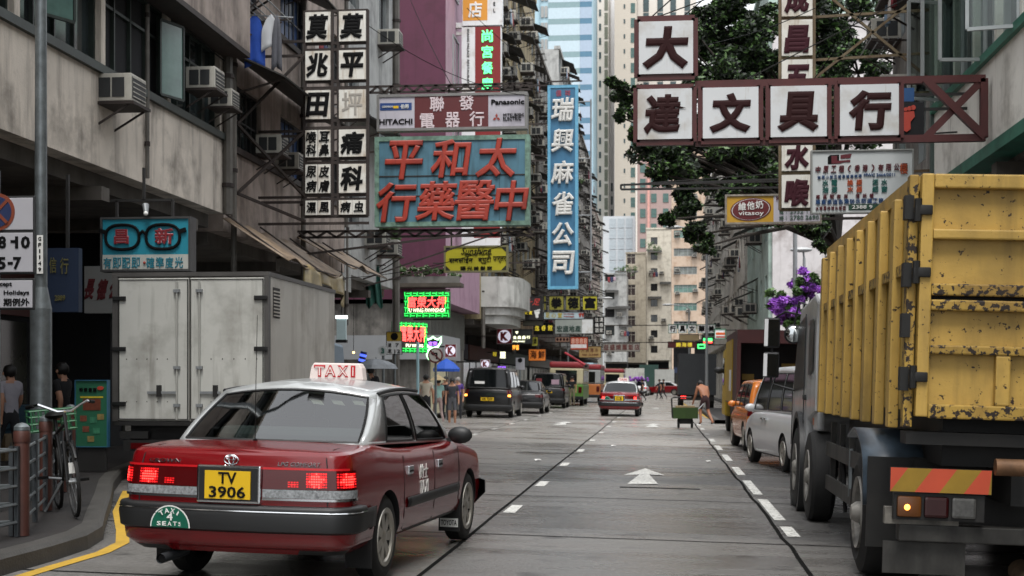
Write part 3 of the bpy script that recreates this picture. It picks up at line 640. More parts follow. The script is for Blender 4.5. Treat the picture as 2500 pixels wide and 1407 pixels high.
def wheel(par, x, y, r, wd=.2, style='alloy', rimm=None, n=7, rr=.66, flip=None):
    k = (r, wd, style, n, rr)
    if k not in WH:
        b = MB(); h = wd / 2; q = r * rr
        b.lathe([(q - .03, -h * .3), (q, -h * .9), (q + (r - q) * .45, -h), (r - .025, -h * .86), (r, -h * .6), (r - .004, 0), (r, h * .6), (r - .025, h * .86), (q + (r - q) * .45, h), (q, h * .9), (q - .03, h * .3)], (0, 0, 0), (1, 0, 0), RUBBER, n=32)
        t = b.build('wheel'); b = MB(); m = rimm or ALLOY
        b.lathe([(q + .004, h * .94), (q - .02, h * .86), (q - .03, h * .3), (q * .5, h * .1), (0, h * .12)], (0, 0, 0), (1, 0, 0), mat('rim_inner', hx('2a2a29'), .5, .5) if style == 'alloy' else m, n=32)
        b.lathe([(q + .01, h * .9), (q + .006, h * 1.0), (q - .025, h * .93), (q - .035, h * .72)], (0, 0, 0), (1, 0, 0), m, n=32)
        if style == 'alloy':
            for i in range(n):
                a = 2 * math.pi * i / n; c, s = math.cos(a), math.sin(a)
                def P(rad, off, xx): return (xx, rad * c - off * s, rad * s + off * c)
                w0, w1 = q * .13, q * .21
                v = [P(q * .16, -w0, h * .82), P(q * .16, w0, h * .82), P(q - .02, w1, h * .8), P(q - .02, -w1, h * .8), P(q * .16, -w0, h * .3), P(q * .16, w0, h * .3), P(q - .02, w1, h * .4), P(q - .02, -w1, h * .4)]
                b.add(v, [(0, 1, 2, 3), (0, 4, 5, 1), (1, 5, 6, 2), (3, 2, 6, 7), (0, 3, 7, 4)], m)
            b.lathe([(q * .24, h * .3), (q * .24, h * .82), (q * .16, h * .92), (0, h * .94)], (0, 0, 0), (1, 0, 0), m, n=20)
        else:
            b.lathe([(q * .78, h * .35), (q * .66, h * .3), (q * .5, h * .55), (q * .34, h * .62), (q * .3, h * 1.0), (q * .2, h * 1.15), (0, h * 1.15)], (0, 0, 0), (1, 0, 0), m, n=28)
            for i in range(8):
                a = 2 * math.pi * i / 8; b.tube((h * .5, q * .43 * math.cos(a), q * .43 * math.sin(a)), (h * .85, q * .43 * math.cos(a), q * .43 * math.sin(a)), .025, STEEL, 6)
        u = b.build('rim'); WH[k] = (t.data, u.data); bpy.data.objects.remove(t); bpy.data.objects.remove(u)
    o = bpy.data.objects.new('wheel', WH[k][0]); COL.objects.link(o); o.parent = par; o.location = (x, y, r)
    if (x < 0 if flip is None else flip): o.rotation_euler = (0, 0, math.pi)
    u = bpy.data.objects.new('rim', WH[k][1]); COL.objects.link(u); u.parent = o
    return o
class Body:
    """a car body shell: plan contour x height levels, arches cut out, closed top"""
    def __init__(s, w, yr, yf, prof, zb=.22, rc=.16, rfc=.3, bow=.06, bowf=.12, levels=None, crown=.02, taper=.03, tapr=.01):
        s.w, s.yr, s.yf, s.prof, s.zb = w, yr, yf, prof, zb; s.crown = crown
        s.levels = levels or [(0, .10), (.04, .045), (.12, .02), (.35, 0), (.6, 0), (.8, .012), (.92, .03), (.97, .05), (1, .085)]
        pts = []; m = (yr + yf) / 2
        for i in range(8): x = (w - rc) * i / 8; pts.append((x, yr + bow * (x / w) ** 2))
        yb = yr + bow * ((w - rc) / w) ** 2
        for i in range(8): a = R(-90 + 90 * i / 8); pts.append((w - rc + rc * math.cos(a), yb + rc + rc * math.sin(a)))
        y0, yc = yb + rc, yf - bowf - rfc
        for i in range(41): y = lerp(y0, yc, i / 40); pts.append((w, y))
        for i in range(1, 9): a = R(90 * i / 8); pts.append((w - rfc + rfc * math.cos(a), yc + rfc * math.sin(a)))
        xe = w - rfc
        for i in range(1, 9): x = xe * (1 - i / 8); pts.append((x, yf - bowf * (x / xe) ** 2))
        def tp(y): t = (y - m) / (yf - m); return 1 - (taper * t * t if t > 0 else tapr * t * t)
        s.pts = [(x * tp(y), y) for x, y in pts]
        s.arc = [0.0]
        for a, b in zip(s.pts, s.pts[1:]): s.arc.append(s.arc[-1] + math.dist(a, b))
    def ztop(s, y): return smooth(s.prof, y)
    def inset(s, f): return interp(s.levels, f)
    def pt(s, i, f):
        x, y = s.pts[i]; ins = s.inset(f); m = (s.yr + s.yf) / 2; zt = s.ztop(y)
        return (x * (1 - ins / s.w), m + (y - m) * (1 - ins * 1.0 / ((s.yf - s.yr) / 2)), s.zb + (zt - s.zb) * f)
    def at(s, arc, z, off=0):
        """point on the shell at arc length from the rear centre (negative: left side) and height z"""
        a = abs(arc); sg = 1 if arc >= 0 else -1
        i = 0
        while i < len(s.arc) - 2 and s.arc[i + 1] < a: i += 1
        t = (a - s.arc[i]) / (s.arc[i + 1] - s.arc[i]); p, q = s.pts[i], s.pts[i + 1]
        x, y = lerp(p[0], q[0], t), lerp(p[1], q[1], t); zt = s.ztop(y); f = max(0, min(1, (z - s.zb) / (zt - s.zb))); ins = s.inset(f); m = (s.yr + s.yf) / 2
        d = Vector((q[0] - p[0], q[1] - p[1])).normalized(); nn = Vector((d.y, -d.x))
        return Vector((sg * (x * (1 - ins / s.w) + nn.x * off), m + (y - m) * (1 - ins / ((s.yf - s.yr) / 2)) + nn.y * off, z))
    def side(s, y, z, off=0, sg=1):
        f = max(0, min(1, (z - s.zb) / (s.ztop(y) - s.zb)))
        xs = [p for p in s.pts if p[1] >= y]; j = next((i for i in range(10, len(s.pts) - 1) if s.pts[i + 1][1] >= y), 20)
        p, q = s.pts[j], s.pts[j + 1]; t = (y - p[1]) / max(1e-6, q[1] - p[1]); x = lerp(p[0], q[0], max(0, min(1, t)))
        return Vector((sg * (x * (1 - s.inset(f) / s.w) + off), y, z))
    def build(s, par, paint, arches, deck=None, under=TRIM, name='body', deckm=SHADE, lower=None):
        b = MB(); n = len(s.pts); fs = [l[0] for l in s.levels]; rings = []
        for i in range(n):
            side = [s.pt(i, f) for f in fs]; x1, y1, zt = side[-1]
            top = [(x1 * k, y1, zt + s.crown * (1 - k * k)) for k in (.86, .6, .3)]
            x0, y0, z0 = side[0]; bot = [(0, y0, z0), (x0 * .5, y0, z0)]
            h = bot + side + top; full = h + [(0, y1, zt + s.crown)]
            rings.append(full + [(-p[0], p[1], p[2]) for p in reversed(h[1:])])
        k = len(rings[0]); vs = [p for r_ in rings for p in r_]
        faces = [(i * k + j, (i + 1) * k + j, (i + 1) * k + (j + 1) % k, i * k + (j + 1) % k) for i in range(n - 1) for j in range(k)]
        bm = bmesh.new(); bv = [bm.verts.new(p) for p in vs]
        for f in faces: bm.faces.new([bv[i] for i in f][::-1])
        bmesh.ops.remove_doubles(bm, verts=bm.verts[:], dist=.0008); bmesh.ops.dissolve_degenerate(bm, dist=.0008, edges=bm.edges[:])
        bmesh.ops.holes_fill(bm, edges=bm.edges[:]); bmesh.ops.recalc_face_normals(bm, faces=bm.faces[:])
        me = bpy.data.meshes.new(name); bm.to_mesh(me); bm.free()
        mats = [paint, under, deckm] + ([lower] if lower else [])
        for m in mats: me.materials.append(m)
        for p in me.polygons:
            p.use_smooth = True; c = p.center
            if p.normal.z < -.8 and c.z < s.zb + .05: p.material_index = 1
            if deck and p.normal.z > .5 and deck[0] < c.y < deck[1] and abs(c.x) < deck[2]: p.material_index = 2
            if lower and c.z < lower_z.get(lower.name, .4): p.material_index = 3
        o = bpy.data.objects.new(name, me); COL.objects.link(o)
        cut = MB()
        for y, r, zc in arches:
            for sg in (-1, 1): cut.lathe([(0, 0), (r, 0), (r, .5), (0, .5)], (sg * (s.w - .32), y, zc), (sg, 0, 0), under, n=40, smooth=True)
        c = cut.build('cut'); c.data.materials.clear()
        for m in mats: c.data.materials.append(m)
        for p in c.data.polygons: p.material_index = 1
        bm = bmesh.new(); bm.from_mesh(c.data); bmesh.ops.remove_doubles(bm, verts=bm.verts[:], dist=.0005); bmesh.ops.dissolve_degenerate(bm, dist=.0005, edges=bm.edges[:]); bmesh.ops.recalc_face_normals(bm, faces=bm.faces[:]); bm.to_mesh(c.data); bm.free()
        md = o.modifiers.new('arch', 'BOOLEAN'); md.operation = 'DIFFERENCE'; md.object = c; md.solver = 'EXACT'
        dg = bpy.context.evaluated_depsgraph_get(); me2 = bpy.data.meshes.new_from_object(o.evaluated_get(dg)); o.modifiers.clear(); o.data = me2; me2.name = name
        me2.set_sharp_from_angle(angle=R(32)); bpy.data.objects.remove(c); o.parent = par; return o
lower_z = {}
def patch(par, name, fn, mat_, nu=12, nv=3, flip=False, thick=0):
    b = MB(); b.grid(fn, nu, nv, mat_, True, flip); o = b.build(name, par)
    if thick: s = o.modifiers.new('s', 'SOLIDIFY'); s.thickness = thick; s.offset = 1
    return o
class Cabin:
    """the glasshouse: pillars and roof as body, each pane of its own"""
    def __init__(s, base, roof, bulge=.03, bulr=.05, bulf=.08, crown=.035, crownl=.03):
        s.base, s.roof, s.bg, s.br, s.bf, s.cr, s.cl = base, roof, bulge, bulr, bulf, crown, crownl
    def corner(s, e, v):          # e: 0 rear, 1 front ; right side
        b, r = s.base[e], s.roof[e]; return Vector((lerp(b[0], r[0], v) + s.bg * 4 * v * (1 - v), lerp(b[1], r[1], v), lerp(b[2], r[2], v)))
    def side(s, u, v, sg=1):
        p = s.corner(0, v).lerp(s.corner(1, v), u); p.z += s.cl * 4 * u * (1 - u) * v; p.x *= sg; return p
    def end(s, e, u, v):
        c = s.corner(e, v); p = Vector((c.x * (2 * u - 1), c.y, c.z + s.cr * 4 * u * (1 - u) * v)); k = s.br if e == 0 else -s.bf; p.y -= k * 4 * u * (1 - u) * (1 - .5 * v); return p
    def top(s, u, v):
        a = s.side(v, 1); p = Vector((a.x * (2 * u - 1), a.y, a.z + s.cr * 4 * u * (1 - u))); e = 1 - v
        p.y -= (s.br * .5 * e ** 6 - s.bf * .5 * v ** 6) * 4 * u * (1 - u); return p
    def build(s, par, paint, sidew, vb=.06, vt=.9, endw=((.09, .91), (.05, .95)), glass=CARGLASS, glassr=None, frame=TRIM, endv=(.05, .93), name='roof', solid=.03):
        b = MB()
        def cells(fn, wins, vb, vt, flip, wname, gl):
            b.grid(lambda u, v: fn(u, v * vb), 12, 1, paint, True, flip); b.grid(lambda u, v: fn(u, lerp(vt, 1, v)), 12, 1, paint, True, flip)
            edges = [(0, 0)] + [e for w_ in wins for e in (w_[0], w_[1])] + [(1, 1)]
            for i in range(0, len(edges), 2):
                a, c = edges[i], edges[i + 1]
                b.grid(lambda u, v: fn(lerp(lerp(a[0], a[1], v), lerp(c[0], c[1], v), u), lerp(vb, vt, v)), 2, 5, paint, True, flip)
            for w_ in wins:
                a, c = w_; g_ = MB(); mu, mv = .008, .02
                f = lambda u, v: fn(lerp(lerp(a[0], a[1], v), lerp(c[0], c[1], v), u), lerp(vb, vt, v))
                g_.grid(f, 8, 5, gl, True, flip); o = g_.build(wname, par)
                t = MB(); loop = [f(i / 8, 0) for i in range(9)] + [f(1, i / 5) for i in range(1, 6)] + [f(1 - i / 8, 1) for i in range(1, 9)] + [f(0, 1 - i / 5) for i in range(1, 6)]
                t.path(loop, .011, frame, 5); t.build('window_seal', o)
        for sg in (1, -1): cells(lambda u, v: s.side(u, v, sg), sidew, vb, vt, sg < 0, 'side_window', glass)
        cells(lambda u, v: s.end(0, u, v), [((endw[0][0], endw[0][0] + .02), (endw[0][1], endw[0][1] - .02))], endv[0], endv[1], False, 'rear_window', glassr or glass)
        cells(lambda u, v: s.end(1, u, v), [((endw[1][0], endw[1][0]), (endw[1][1], endw[1][1]))], endv[0], endv[1], True, 'windscreen', glassr or glass)
        b.grid(s.top, 16, 14, paint, True)
        o = b.build(name, par, sharp=50); bm = bmesh.new(); bm.from_mesh(o.data); bmesh.ops.remove_doubles(bm, verts=bm.verts[:], dist=.004); bmesh.ops.recalc_face_normals(bm, faces=bm.faces[:]); bm.to_mesh(o.data); bm.free()
        m = o.modifiers.new('s', 'SOLIDIFY'); m.thickness = solid; m.offset = -1
        return o
def plate(par, c, w_, h_, lines, rot=0, name='number_plate', m=PLY):
    b = MB(); c = Vector(c); b.box(c.x - w_ / 2, c.x + w_ / 2, c.y - .012, c.y, c.z - h_ / 2, c.z + h_ / 2, m); n = len(lines)
    for i, t in enumerate(lines): b.text(t, (c.x, c.y - .016, c.z + h_ * (.5 - (i + .5) / n)), (w_ * .8 * min(1, len(t) / (4 if n > 1 else 7)), h_ * .84 / n), INK, bold=.022, ext=.003)
    return b.build(name, par)
def mirror(par, sg, p, m, r=.1):
    b = MB(); b.ball((p[0] + sg * .1, p[1], p[2] + .02), r, m, 14, (1.1, .55, .75)); b.obox((p[0] - sg * .02, p[1], p[2] - .03), (p[0] + sg * .08, p[1], p[2]), .05, .04, TRIM); return b.build('wing_mirror', par)

# ---- the taxi in front
def taxi(name, label, lit, hero, loc, rz, plate_lines):
    T = TOP(name, label, 'taxi', loc, rz, TILT)
    B = Body(.845, -2.36, 2.33, [(-2.36, .995), (-2.2, 1.01), (-1.6, 1.03), (-1.2, .995), (-.6, .965), (.6, .955), (1.0, .96), (1.3, .93), (1.9, .84), (2.2, .76), (2.33, .70)], zb=.29, bow=.07, rc=.15, levels=[(0, .08), (.05, .035), (.14, .012), (.35, 0), (.62, 0), (.82, .01), (.93, .022), (.975, .036), (1, .062)])
    B.build(T, RED, [(-1.3, .355, .33), (1.46, .355, .33)], deck=(-1.5, 1.05, .66))
    C = Cabin([(.73, -1.60, 1.03), (.73, 1.13, .95)], [(.63, -.95, 1.41), (.60, .30, 1.425)], crown=.075, crownl=.025, bulr=.07)
    sw = [((.205, .10), (.52, .49)), ((.55, .52), (.93, .965))]
    C.build(T, SILVER, sw, glass=TINTD if hero else CARGLASS, glassr=TINT if hero else CARGLASS, endw=((.035, .965), (.05, .95)), endv=(.045, .87))
    for y in (-1.3, 1.46):
        for sg in (-1, 1): wheel(T, sg * .735, y, .325, .19)
    # rear: lamps, chrome, plate
    for sg in (-1, 1):
        A = lambda a0, a1, z0, z1, off: (lambda u, v: B.at(sg * lerp(a0, a1, u), lerp(z0, z1, v), off))
        fl = sg < 0
        L_ = patch(T, 'tail_light', A(.24, .95, .752, .885, .012), LRED, 18, 4, fl)
        if hero:
            for a0, a1, m in ((.55, .70, LLIT), (.76, .93, LLIT), (.42, .50, LDIM)):
                g_ = MB(); nx, nz = (9, 6) if m is LLIT else (4, 3)
                for i in range(nx):
                    for j in range(nz):
                        f = A(lerp(a0, a1, (i + .1) / nx), lerp(a0, a1, (i + .86) / nx), lerp(.765, .872 if m is LLIT else .81, (j + .1) / nz), lerp(.765, .872 if m is LLIT else .81, (j + .72) / nz), .017); dd = math.hypot((i + .5) / nx - .5, ((j + .5) / nz - .5) * .9) + random.uniform(-.1, .1)
                        g_.grid(f, 1, 1, (LLIT if dd < .33 else LMID if dd < .5 else LDIM) if m is LLIT else (LMID if dd < .2 else LDIM), False, fl)
                g_.build('lit_bulb', L_)
        else: patch(L_, 'lit_bulb', A(.62, .72, .75, .84, .017), LLIT if lit else LDIM, 3, 2, fl)
        patch(T, 'reversing_light', A(.24, .97, .69, .748, .013), LCLR, 18, 2, fl)
        patch(T, 'chrome_strip', A(.24, .97, .672, .688, .016), CHROME, 18, 1, fl)
        patch(T, 'red_strip', A(.24, .86, .885, .9, .014), mat('bright_red_strip', hx('b3161c'), .3, var=0), 14, 1, fl)
    b = MB(); y = B.at(0, .75, 0).y
    b.bbox(-.235, .235, y - .035, y + .03, .645, .908, CHROME, .012); b.box(-.215, .215, y - .037, y - .03, .662, .89, TRIM); b.build('plate_frame', T)
    plate(T, (0, y - .04, .772), .335, .195, plate_lines)
    def bumper(a0, a1, prof, m, nm, n=44):
        q = MB(); vs = []; 
        for i in range(n + 1):
            a = lerp(a0, a1, i / n)
            for off, z in prof: vs.append(B.at(a, z, off))
        k = len(prof); q.add(vs, [(i * k + j, (i + 1) * k + j, (i + 1) * k + j + 1, i * k + j + 1) for i in range(n) for j in range(k - 1)], m, True); return q.build(nm, T, sharp=50)
    bumper(-1.06, 1.06, [(.0, .635), (.05, .63), (.062, .615), (.062, .598)], TRIM, 'bumper'); bumper(-1.05, 1.05, [(.062, .598), (.068, .592), (.062, .586)], CHROME, 'bumper_strip'); bumper(-1.06, 1.06, [(.062, .586), (.07, .56), (.066, .46), (.04, .445), (0, .44)], TRIM, 'bumper')
    bumper(-1.3, 1.3, [(.04, .443), (.042, .37), (.0, .325), (-.1, .31)], RED, 'valance')
    LN = B.arc[-1]
    b = MB()                                        # trunk seam, door seams
    seam = lambda pts, r=.005: b.path(pts, r, TRIM, 4)
    for sg in (-1, 1):
        seam([B.at(sg * .70, z, .004) for z in (.64, .7, .8, .9, .965)] )
        seam([B.at(sg * .70, .97, .002), (sg * .66, -2.1, 1.017), (sg * .66, -1.72, 1.03)])
        for y, z1 in ((-.86, .95), (.10, .945), (1.02, .94)): seam([B.side(y + (.12 * (.6 - z) if y < -.5 and z < .6 else 0), z, .001, sg) for z in (.34, .45, .6, .75, .9, z1 - .03)])
        seam([B.side(y, .33, .0, sg) for y in (-.8, -.3, .3, .98)])
    b.build('panel_seam', T)
    for sg in (-1, 1):
        patch(T, 'side_moulding', lambda u, v: B.side(lerp(-.78, 1.0, u), lerp(.505, .585, v), .014 - .01 * abs(2 * v - 1), sg), TRIM, 16, 4, sg < 0, .004)
        patch(T, 'side_moulding', lambda u, v: B.side(lerp(-2.17, -1.68, u), lerp(.45, .60, v), .02, sg), TRIM, 6, 3, sg < 0, .004)
        for y in (-.70, .26):
            b = MB(); p = B.side(y, .80, .006, sg); b.bbox(p.x - .012, p.x + .012, y - .07, y + .07, .765, .835, CHROME, .006); b.box(p.x - .016 * (sg < 0), p.x + .016 * (sg > 0), y - .05, y + .05, .785, .80, INK); b.build('door_handle', T)
        mirror(T, sg, B.side(.86, 1.0, .0, sg), TRIM, .105)
        if hero:
            b = MB(); q = lambda y, z: B.side(y, z, .004, sg)
            for t, y0, z0, w_, h_ in (('的', -.34, .765, .12, .12), ('士', -.20, .765, .12, .12), ('TAXI', -.27, .635, .27, .115)):
                b.text(t, q(y0, z0), (w_, h_), WINK, x=(0, sg, 0), bold=.003, ext=.003)
            b.build('lettering', T)
        b = MB(); b.box(sg * .74 - .1, sg * .74 + .1, 1.08, 1.10, .12, .42, RUBBER)
        if hero: b.box(sg * .74 - .085, sg * .74 + .085, 1.07, 1.082, .16, .24, WINK); b.text('TOYOTA', (sg * .74, 1.067, .2), (.15, .05), INK, ext=.002)
        b.build('mud_flap', T)
        b = MB(); b.box(sg * .74 - .1, sg * .74 + .1, -1.72, -1.70, .14, .45, RUBBER); b.build('mud_flap', T)
        hl = LN - .62; patch(T, 'headlight', lambda u, v: B.at(sg * lerp(LN - .7, LN - .3, u), lerp(.56, .69, v), .012), LCLR, 8, 3, sg < 0)
    b = MB(); n = 40; bumper(LN - 1.0, LN + .0, [(0, .56), (.06, .54), (.07, .42), (.02, .30)], TRIM, 'front_bumper', 24); bumper(-LN + .0, -LN + 1.0, [(0, .56), (.06, .54), (.07, .42), (.02, .30)], TRIM, 'front_bumper', 24)
    # roof sign
    TB = mat('lit_taxi_sign', hx('cfc2bd'), .5, var=0, emit=.12); TR = mat('taxi_sign_red', hx('a8101c'), .5, var=0, emit=.1)
    b = MB(); sx = .05; zr = 1.52; y0 = -.22 if hero else -.2
    b.prism([(sx - .24, zr - .02), (sx + .24, zr - .02), (sx + .225, zr + .085), (sx + .2, zr + .125), (sx - .2, zr + .125), (sx - .225, zr + .085)], 'y', y0, y0 + .12, TB); s_ = b.build('roof_sign', T, bevel=.012)
    if hero:
        b = MB()
        for i, ch in enumerate('TAXI'):
            x = sx + (-.145, -.05, .06, .15)[i]; b.text(ch, (x, y0 - .005, zr + .056), (.04 if ch == 'I' else .1, .1), TR, bold=.045, ext=.003); b.text(ch, (x, y0 - .009, zr + .056), (.01 if ch == 'I' else .078, .074), TB, bold=-.012, ext=.003)
        b.build('lettering', s_)
    else:
        b = MB(); b.text('TAXI', (sx, y0 - .005, zr + .055), (.34, .085), TR, bold=.02); b.build('lettering', s_)
    b = MB(); z0 = .47                              # seats decal, half round
    DG = mat('green_decal', hx('0f5a46'), .4, var=.03); cx, rx, rz_ = (-.42, .155, .155) if hero else (-.5, .12, .13)
    zz = .462 if hero else .72; yb = (lambda x: B.at(math.copysign(abs(x) * 1.01, x), .45, .074 if hero else .018).y)
    def half(k, m, o):
        pts = [(cx + k * rx * math.cos(R(a)), zz + (.008 * (1 - k)) + k * rz_ * math.sin(R(a)) * 1.0) for a in range(0, 181, 12)]
        b.add([(x, yb(x) - o, z) for x, z in pts], [list(range(len(pts)))], m)
    half(1.0, WINK, .004); half(.94, DG, .006)
    if hero:
        b.text('4', (cx, yb(cx) - .009, zz + .075), (.045, .055), WINK, ext=.002); b.row('SEATS', (cx, yb(cx) - .009, zz + .026), (.03, .03), .04, WINK, ext=.002)
        for i, ch in enumerate('TAXI'): a = R(122 - i * 21); b.text(ch, (cx + .118 * math.cos(a), yb(cx) - .009, zz + .118 * math.sin(a)), (.012 if ch == 'I' else .034, .034), WINK, ext=.002, x=(math.sin(a), 0, -math.cos(a)), up=(math.cos(a), 0, math.sin(a)))
    b.build('seats_decal', T)
    if hero:
        b = MB(); y = B.at(0, .945, .008).y                                         # oval emblem and chrome lettering
        for rx, rz_, cz in ((.052, .034, .945), (.018, .032, .945), (.036, .013, .957)):
            b.path([(rx * math.cos(R(a)), y - .004, cz + rz_ * math.sin(R(a))) for a in range(0, 361, 20)], .0038, CHROME, 5)
        b.build('emblem', T)
        b = MB(); b.text('LPG COMFORT', B.at(.5, .925, .006), (.30, .028), CHROME, shear=.25, ext=.004, bold=.01, x=(1, .06, 0)); b.text('CROWN', B.at(-.52, .925, .006), (.24, .028), CHROME, shear=.25, ext=.004, bold=.01, x=(1, -.06, 0)); b.build('chrome_lettering', T)
        b = MB(); b.tube((-.48, -2.42, .24), (-.48, -2.0, .25), .035, STEEL, 14, cap=False); b.tube((-.48, -2.40, .24), (-.48, -2.05, .25), .029, INK, 14); b.build('exhaust_pipe', T)
        b = MB(); b.path([(-.08, -1.70, 1.04), (-.08, -1.705, 1.3), (-.075, -1.72, 1.6), (-.07, -1.73, 1.98)], [.004, .003, .0025, .002], INK, 5); b.tube((-.08, -1.70, 1.02), (-.08, -1.70, 1.06), .016, INK, 8); b.build('aerial', T)
        b = MB(); b.prism([(-.05, 1.50), (.07, 1.49), (-.03, 1.56)], 'x', .25, .275, TRIM); b.build('shark_fin', T)
        SEAT = mat('grey_vinyl_seat', hx('6a6f70'), .5, var=.1)
        for x in (-.36, .36):
            b = MB(); b.bbox(x - .26, x + .26, -.02, .12, .9, 1.17, SEAT, .05); b.build('front_seat', T); b = MB(); b.bbox(x - .13, x + .13, .0, .09, 1.17, 1.31, SEAT, .035); b.build('head_rest', T)
        b = MB(); b.bbox(-.62, .62, -1.12, -.92, .9, 1.13, SEAT, .06); b.build('rear_seat', T)
        b = MB(); b.box(-.66, .66, -1.5, -1.1, 1.0, 1.02, SHADE); b.box(-.66, .66, .72, 1.1, .95, 1.03, SHADE); b.build('parcel_shelf', T)
        b = MB(); b.path([(.36 + .17 * math.cos(R(a)), .62 - .06 * math.sin(R(a)), 1.06 + .16 * math.sin(R(a))) for a in range(0, 361, 20)], .014, INK, 6); b.build('steering_wheel', T)
        b = MB()
        for i in range(3): b.add([(.10 + .17 * i, -1.02, 1.36), (.2 + .17 * i, -1.04, 1.345), (.25 + .17 * i, -1.1, 1.31), (.15 + .17 * i, -1.08, 1.32)], [(0, 1, 2, 3)], mat('paper_notice', hx('b9b2a6'), .7))
        b.build('notice', T)
    for sg in (-1, 1):
        b = MB(); b.path([C.side(i / 10, .985, sg) + Vector((sg * .006, 0, 0)) for i in range(11)], .014, TRIM, 6); b.build('drip_rail', T)
    return T
taxi('taxi', 'red and silver taxi with lit brake lights and roof sign, nearest the camera', True, True, (-2.79, 12.0, gz(-2.79)), R(-5.2), ['TV', '3906'])
taxi('taxi', 'smaller red and silver taxi driving away in the middle of the road', True, False, (-1.75, 62.5, gz(-1.75)), R(-1), ['KG 285'])
# ---- yellow tipper truck on the right (local frame: x to the right from its left side, y ahead from the tailgate)
YEL = mat('chipped_yellow_paint', hx('b8964a'), .5, var=.14, vs=1.6, dirt=hx('7f6836'), da=.4, ds=(5, 5, .6), chip=hx('2b1d12'), cs=19, ca=.62, bump=.15, bs=30)
YELS = mat('worn_yellow_side_paint', hx('ab9250'), .6, var=.16, vs=2, dirt=hx('877550'), da=.45, ds=(6, 6, .4), chip=hx('3a2a1a'), cs=13, ca=.64)
YRST = mat('rusty_yellow_edge', hx('a9893c'), .6, var=.2, vs=4, dirt=hx('6b5028'), da=.4, ds=(9, 9, 1.5), chip=hx('231811'), cs=20, ca=.515)
GRM = mat('greasy_black_steel', hx('111110'), .6, var=.4, vs=5, dirt=hx('262421'), da=.2, ds=(4, 4, 4))
DSTEEL = mat('dusty_grey_steel', hx('3c3b38'), .6, .2, var=.35, vs=4, dirt=hx('151412'), da=.55, ds=(6, 6, 2))
MUDG = mat('dark_blue_mudguard', hx('3b4752'), .35, var=.25, vs=3, dirt=hx('10110f'), da=.4, ds=(5, 5, 5))
TR = TOP('tipper_truck', 'yellow tipper truck with chipped paint and white cab standing on the right', 'truck', (1.70, 10.35, gz(2.0)), R(-.4), .030)
Wd, Ln, ZB, ZT = 2.45, 5.75, 1.36, 3.06
b = MB(); b.box(.02, .12, .14, Ln, ZB + .02, ZT - .02, YELS); b.box(.0, .14, .1, Ln, ZT - .11, ZT, YEL); b.build('side_panel', TR)
n = 8
for i in range(n):
    y = .62 + i * (Ln - .66) / (n - 1); b = MB(); b.bbox(-.055, .02, y - .075, y + .075, ZB - .12, ZT - .11, YEL, .012); b.build('side_rib', TR)
b = MB()
for i in range(n): 
    y0 = (.14 if i == 0 else .62 + (i - 1) * (Ln - .66) / (n - 1) + .075); y1 = .62 + i * (Ln - .66) / (n - 1) - .075
    b.box(-.03, .02, y0, y1, 2.36, 2.44, YRST)
b.build('side_rail', TR)
b = MB(); b.box(Wd - .12, Wd, .14, Ln, ZB, ZT, YELS); b.box(.12, Wd - .12, Ln - .1, Ln, ZB, ZT + .1, YELS); b.box(.1, Wd - .1, .12, Ln - .1, ZB - .02, ZB + .1, GRM); b.build('tipper_tub', TR)
b = MB(); b.bbox(-.03, .035, 0.02, .14, ZB - .1, ZT + .0, YRST, .01)
for z in (1.62, 2.0, 2.36, 2.84): b.box(-.06, .0, .0, .1, z - .10, z + .07, GRM)
b.build('rear_post', TR)
# tailgate
b = MB(); g0, g1 = .045, Wd - .02
b.box(g0 + .05, g1, .03, .07, ZB + .06, ZT - .06, YEL); tg = b.build('tailgate', TR)
b = MB(); b.bbox(g0, g0 + .085, -.05, .05, ZB - .02, ZT, YEL, .01); b.build('stile', tg)
for z0, z1 in ((ZT - .10, ZT), (2.60, 2.67), (2.20, 2.285), (2.095, 2.171), (1.785, 1.85), (ZB - .03, ZB + .07)):
    b = MB(); b.bbox(g0 + .087, g1, -.045, .03, z0, z1, YRST if z1 < 2.6 else YEL, .012); b.build('rail', tg)
b = MB(); b.box(g0 + .087, g1, -.0, .03, 2.173, 2.198, INK); b.build('gap', tg)
for x in (.64, 1.28, 1.92):
    b = MB(); b.bbox(x - .05, x + .05, -.04, .03, ZB + .072, 1.783, YEL, .01); b.build('stile', tg)
for z in (1.62, 2.36, 2.80):
    b = MB(); b.bbox(.0, .12, -.075, -.045, z - .035, z + .035, GRM, .01); b.tube((.02, -.05, z - .08), (.02, -.05, z + .08), .028, GRM, 10); b.build('hinge', TR)
# chassis, wheels, mudguards
b = MB(); b.box(.0, Wd, .05, .3, ZB - .22, ZB - .13, GRM); b.box(.75, 1.0, .1, 8.4, .72, .98, GRM); b.box(1.45, 1.7, .1, 8.4, .72, .98, GRM); b.box(.3, Wd - .3, .3, Ln, .98, ZB - .03, GRM); b.box(.2, Wd - .2, .9, 1.15, .5, 1.0, GRM); b.box(.2, Wd - .2, 1.15, 6.2, .62, .7, GRM); b.build('chassis', TR)
b = MB(); b.lathe([(0, -.11), (.06, -.11), (.06, .11), (0, .11)], (.72, -.02, 1.0), (1, 0, 0), mat('rusty_roller', hx('6f5138'), .6, .3, var=.4, vs=9), n=16); b.build('roller', TR)
for y in (1.55, 6.1, 7.75):
    for x in ((.03, Wd - .03) if y > 5 else (.14, Wd - .14)):
        wheel(TR, x, y, .51, .30 if y > 5 else .56, 'truck', mat('dusty_wheel_rim', hx('85827c'), .6, .2, var=.3, vs=6, dirt=hx('2a2825'), da=.4, ds=(8, 8, 8)), rr=.56, flip=x < 1.2)
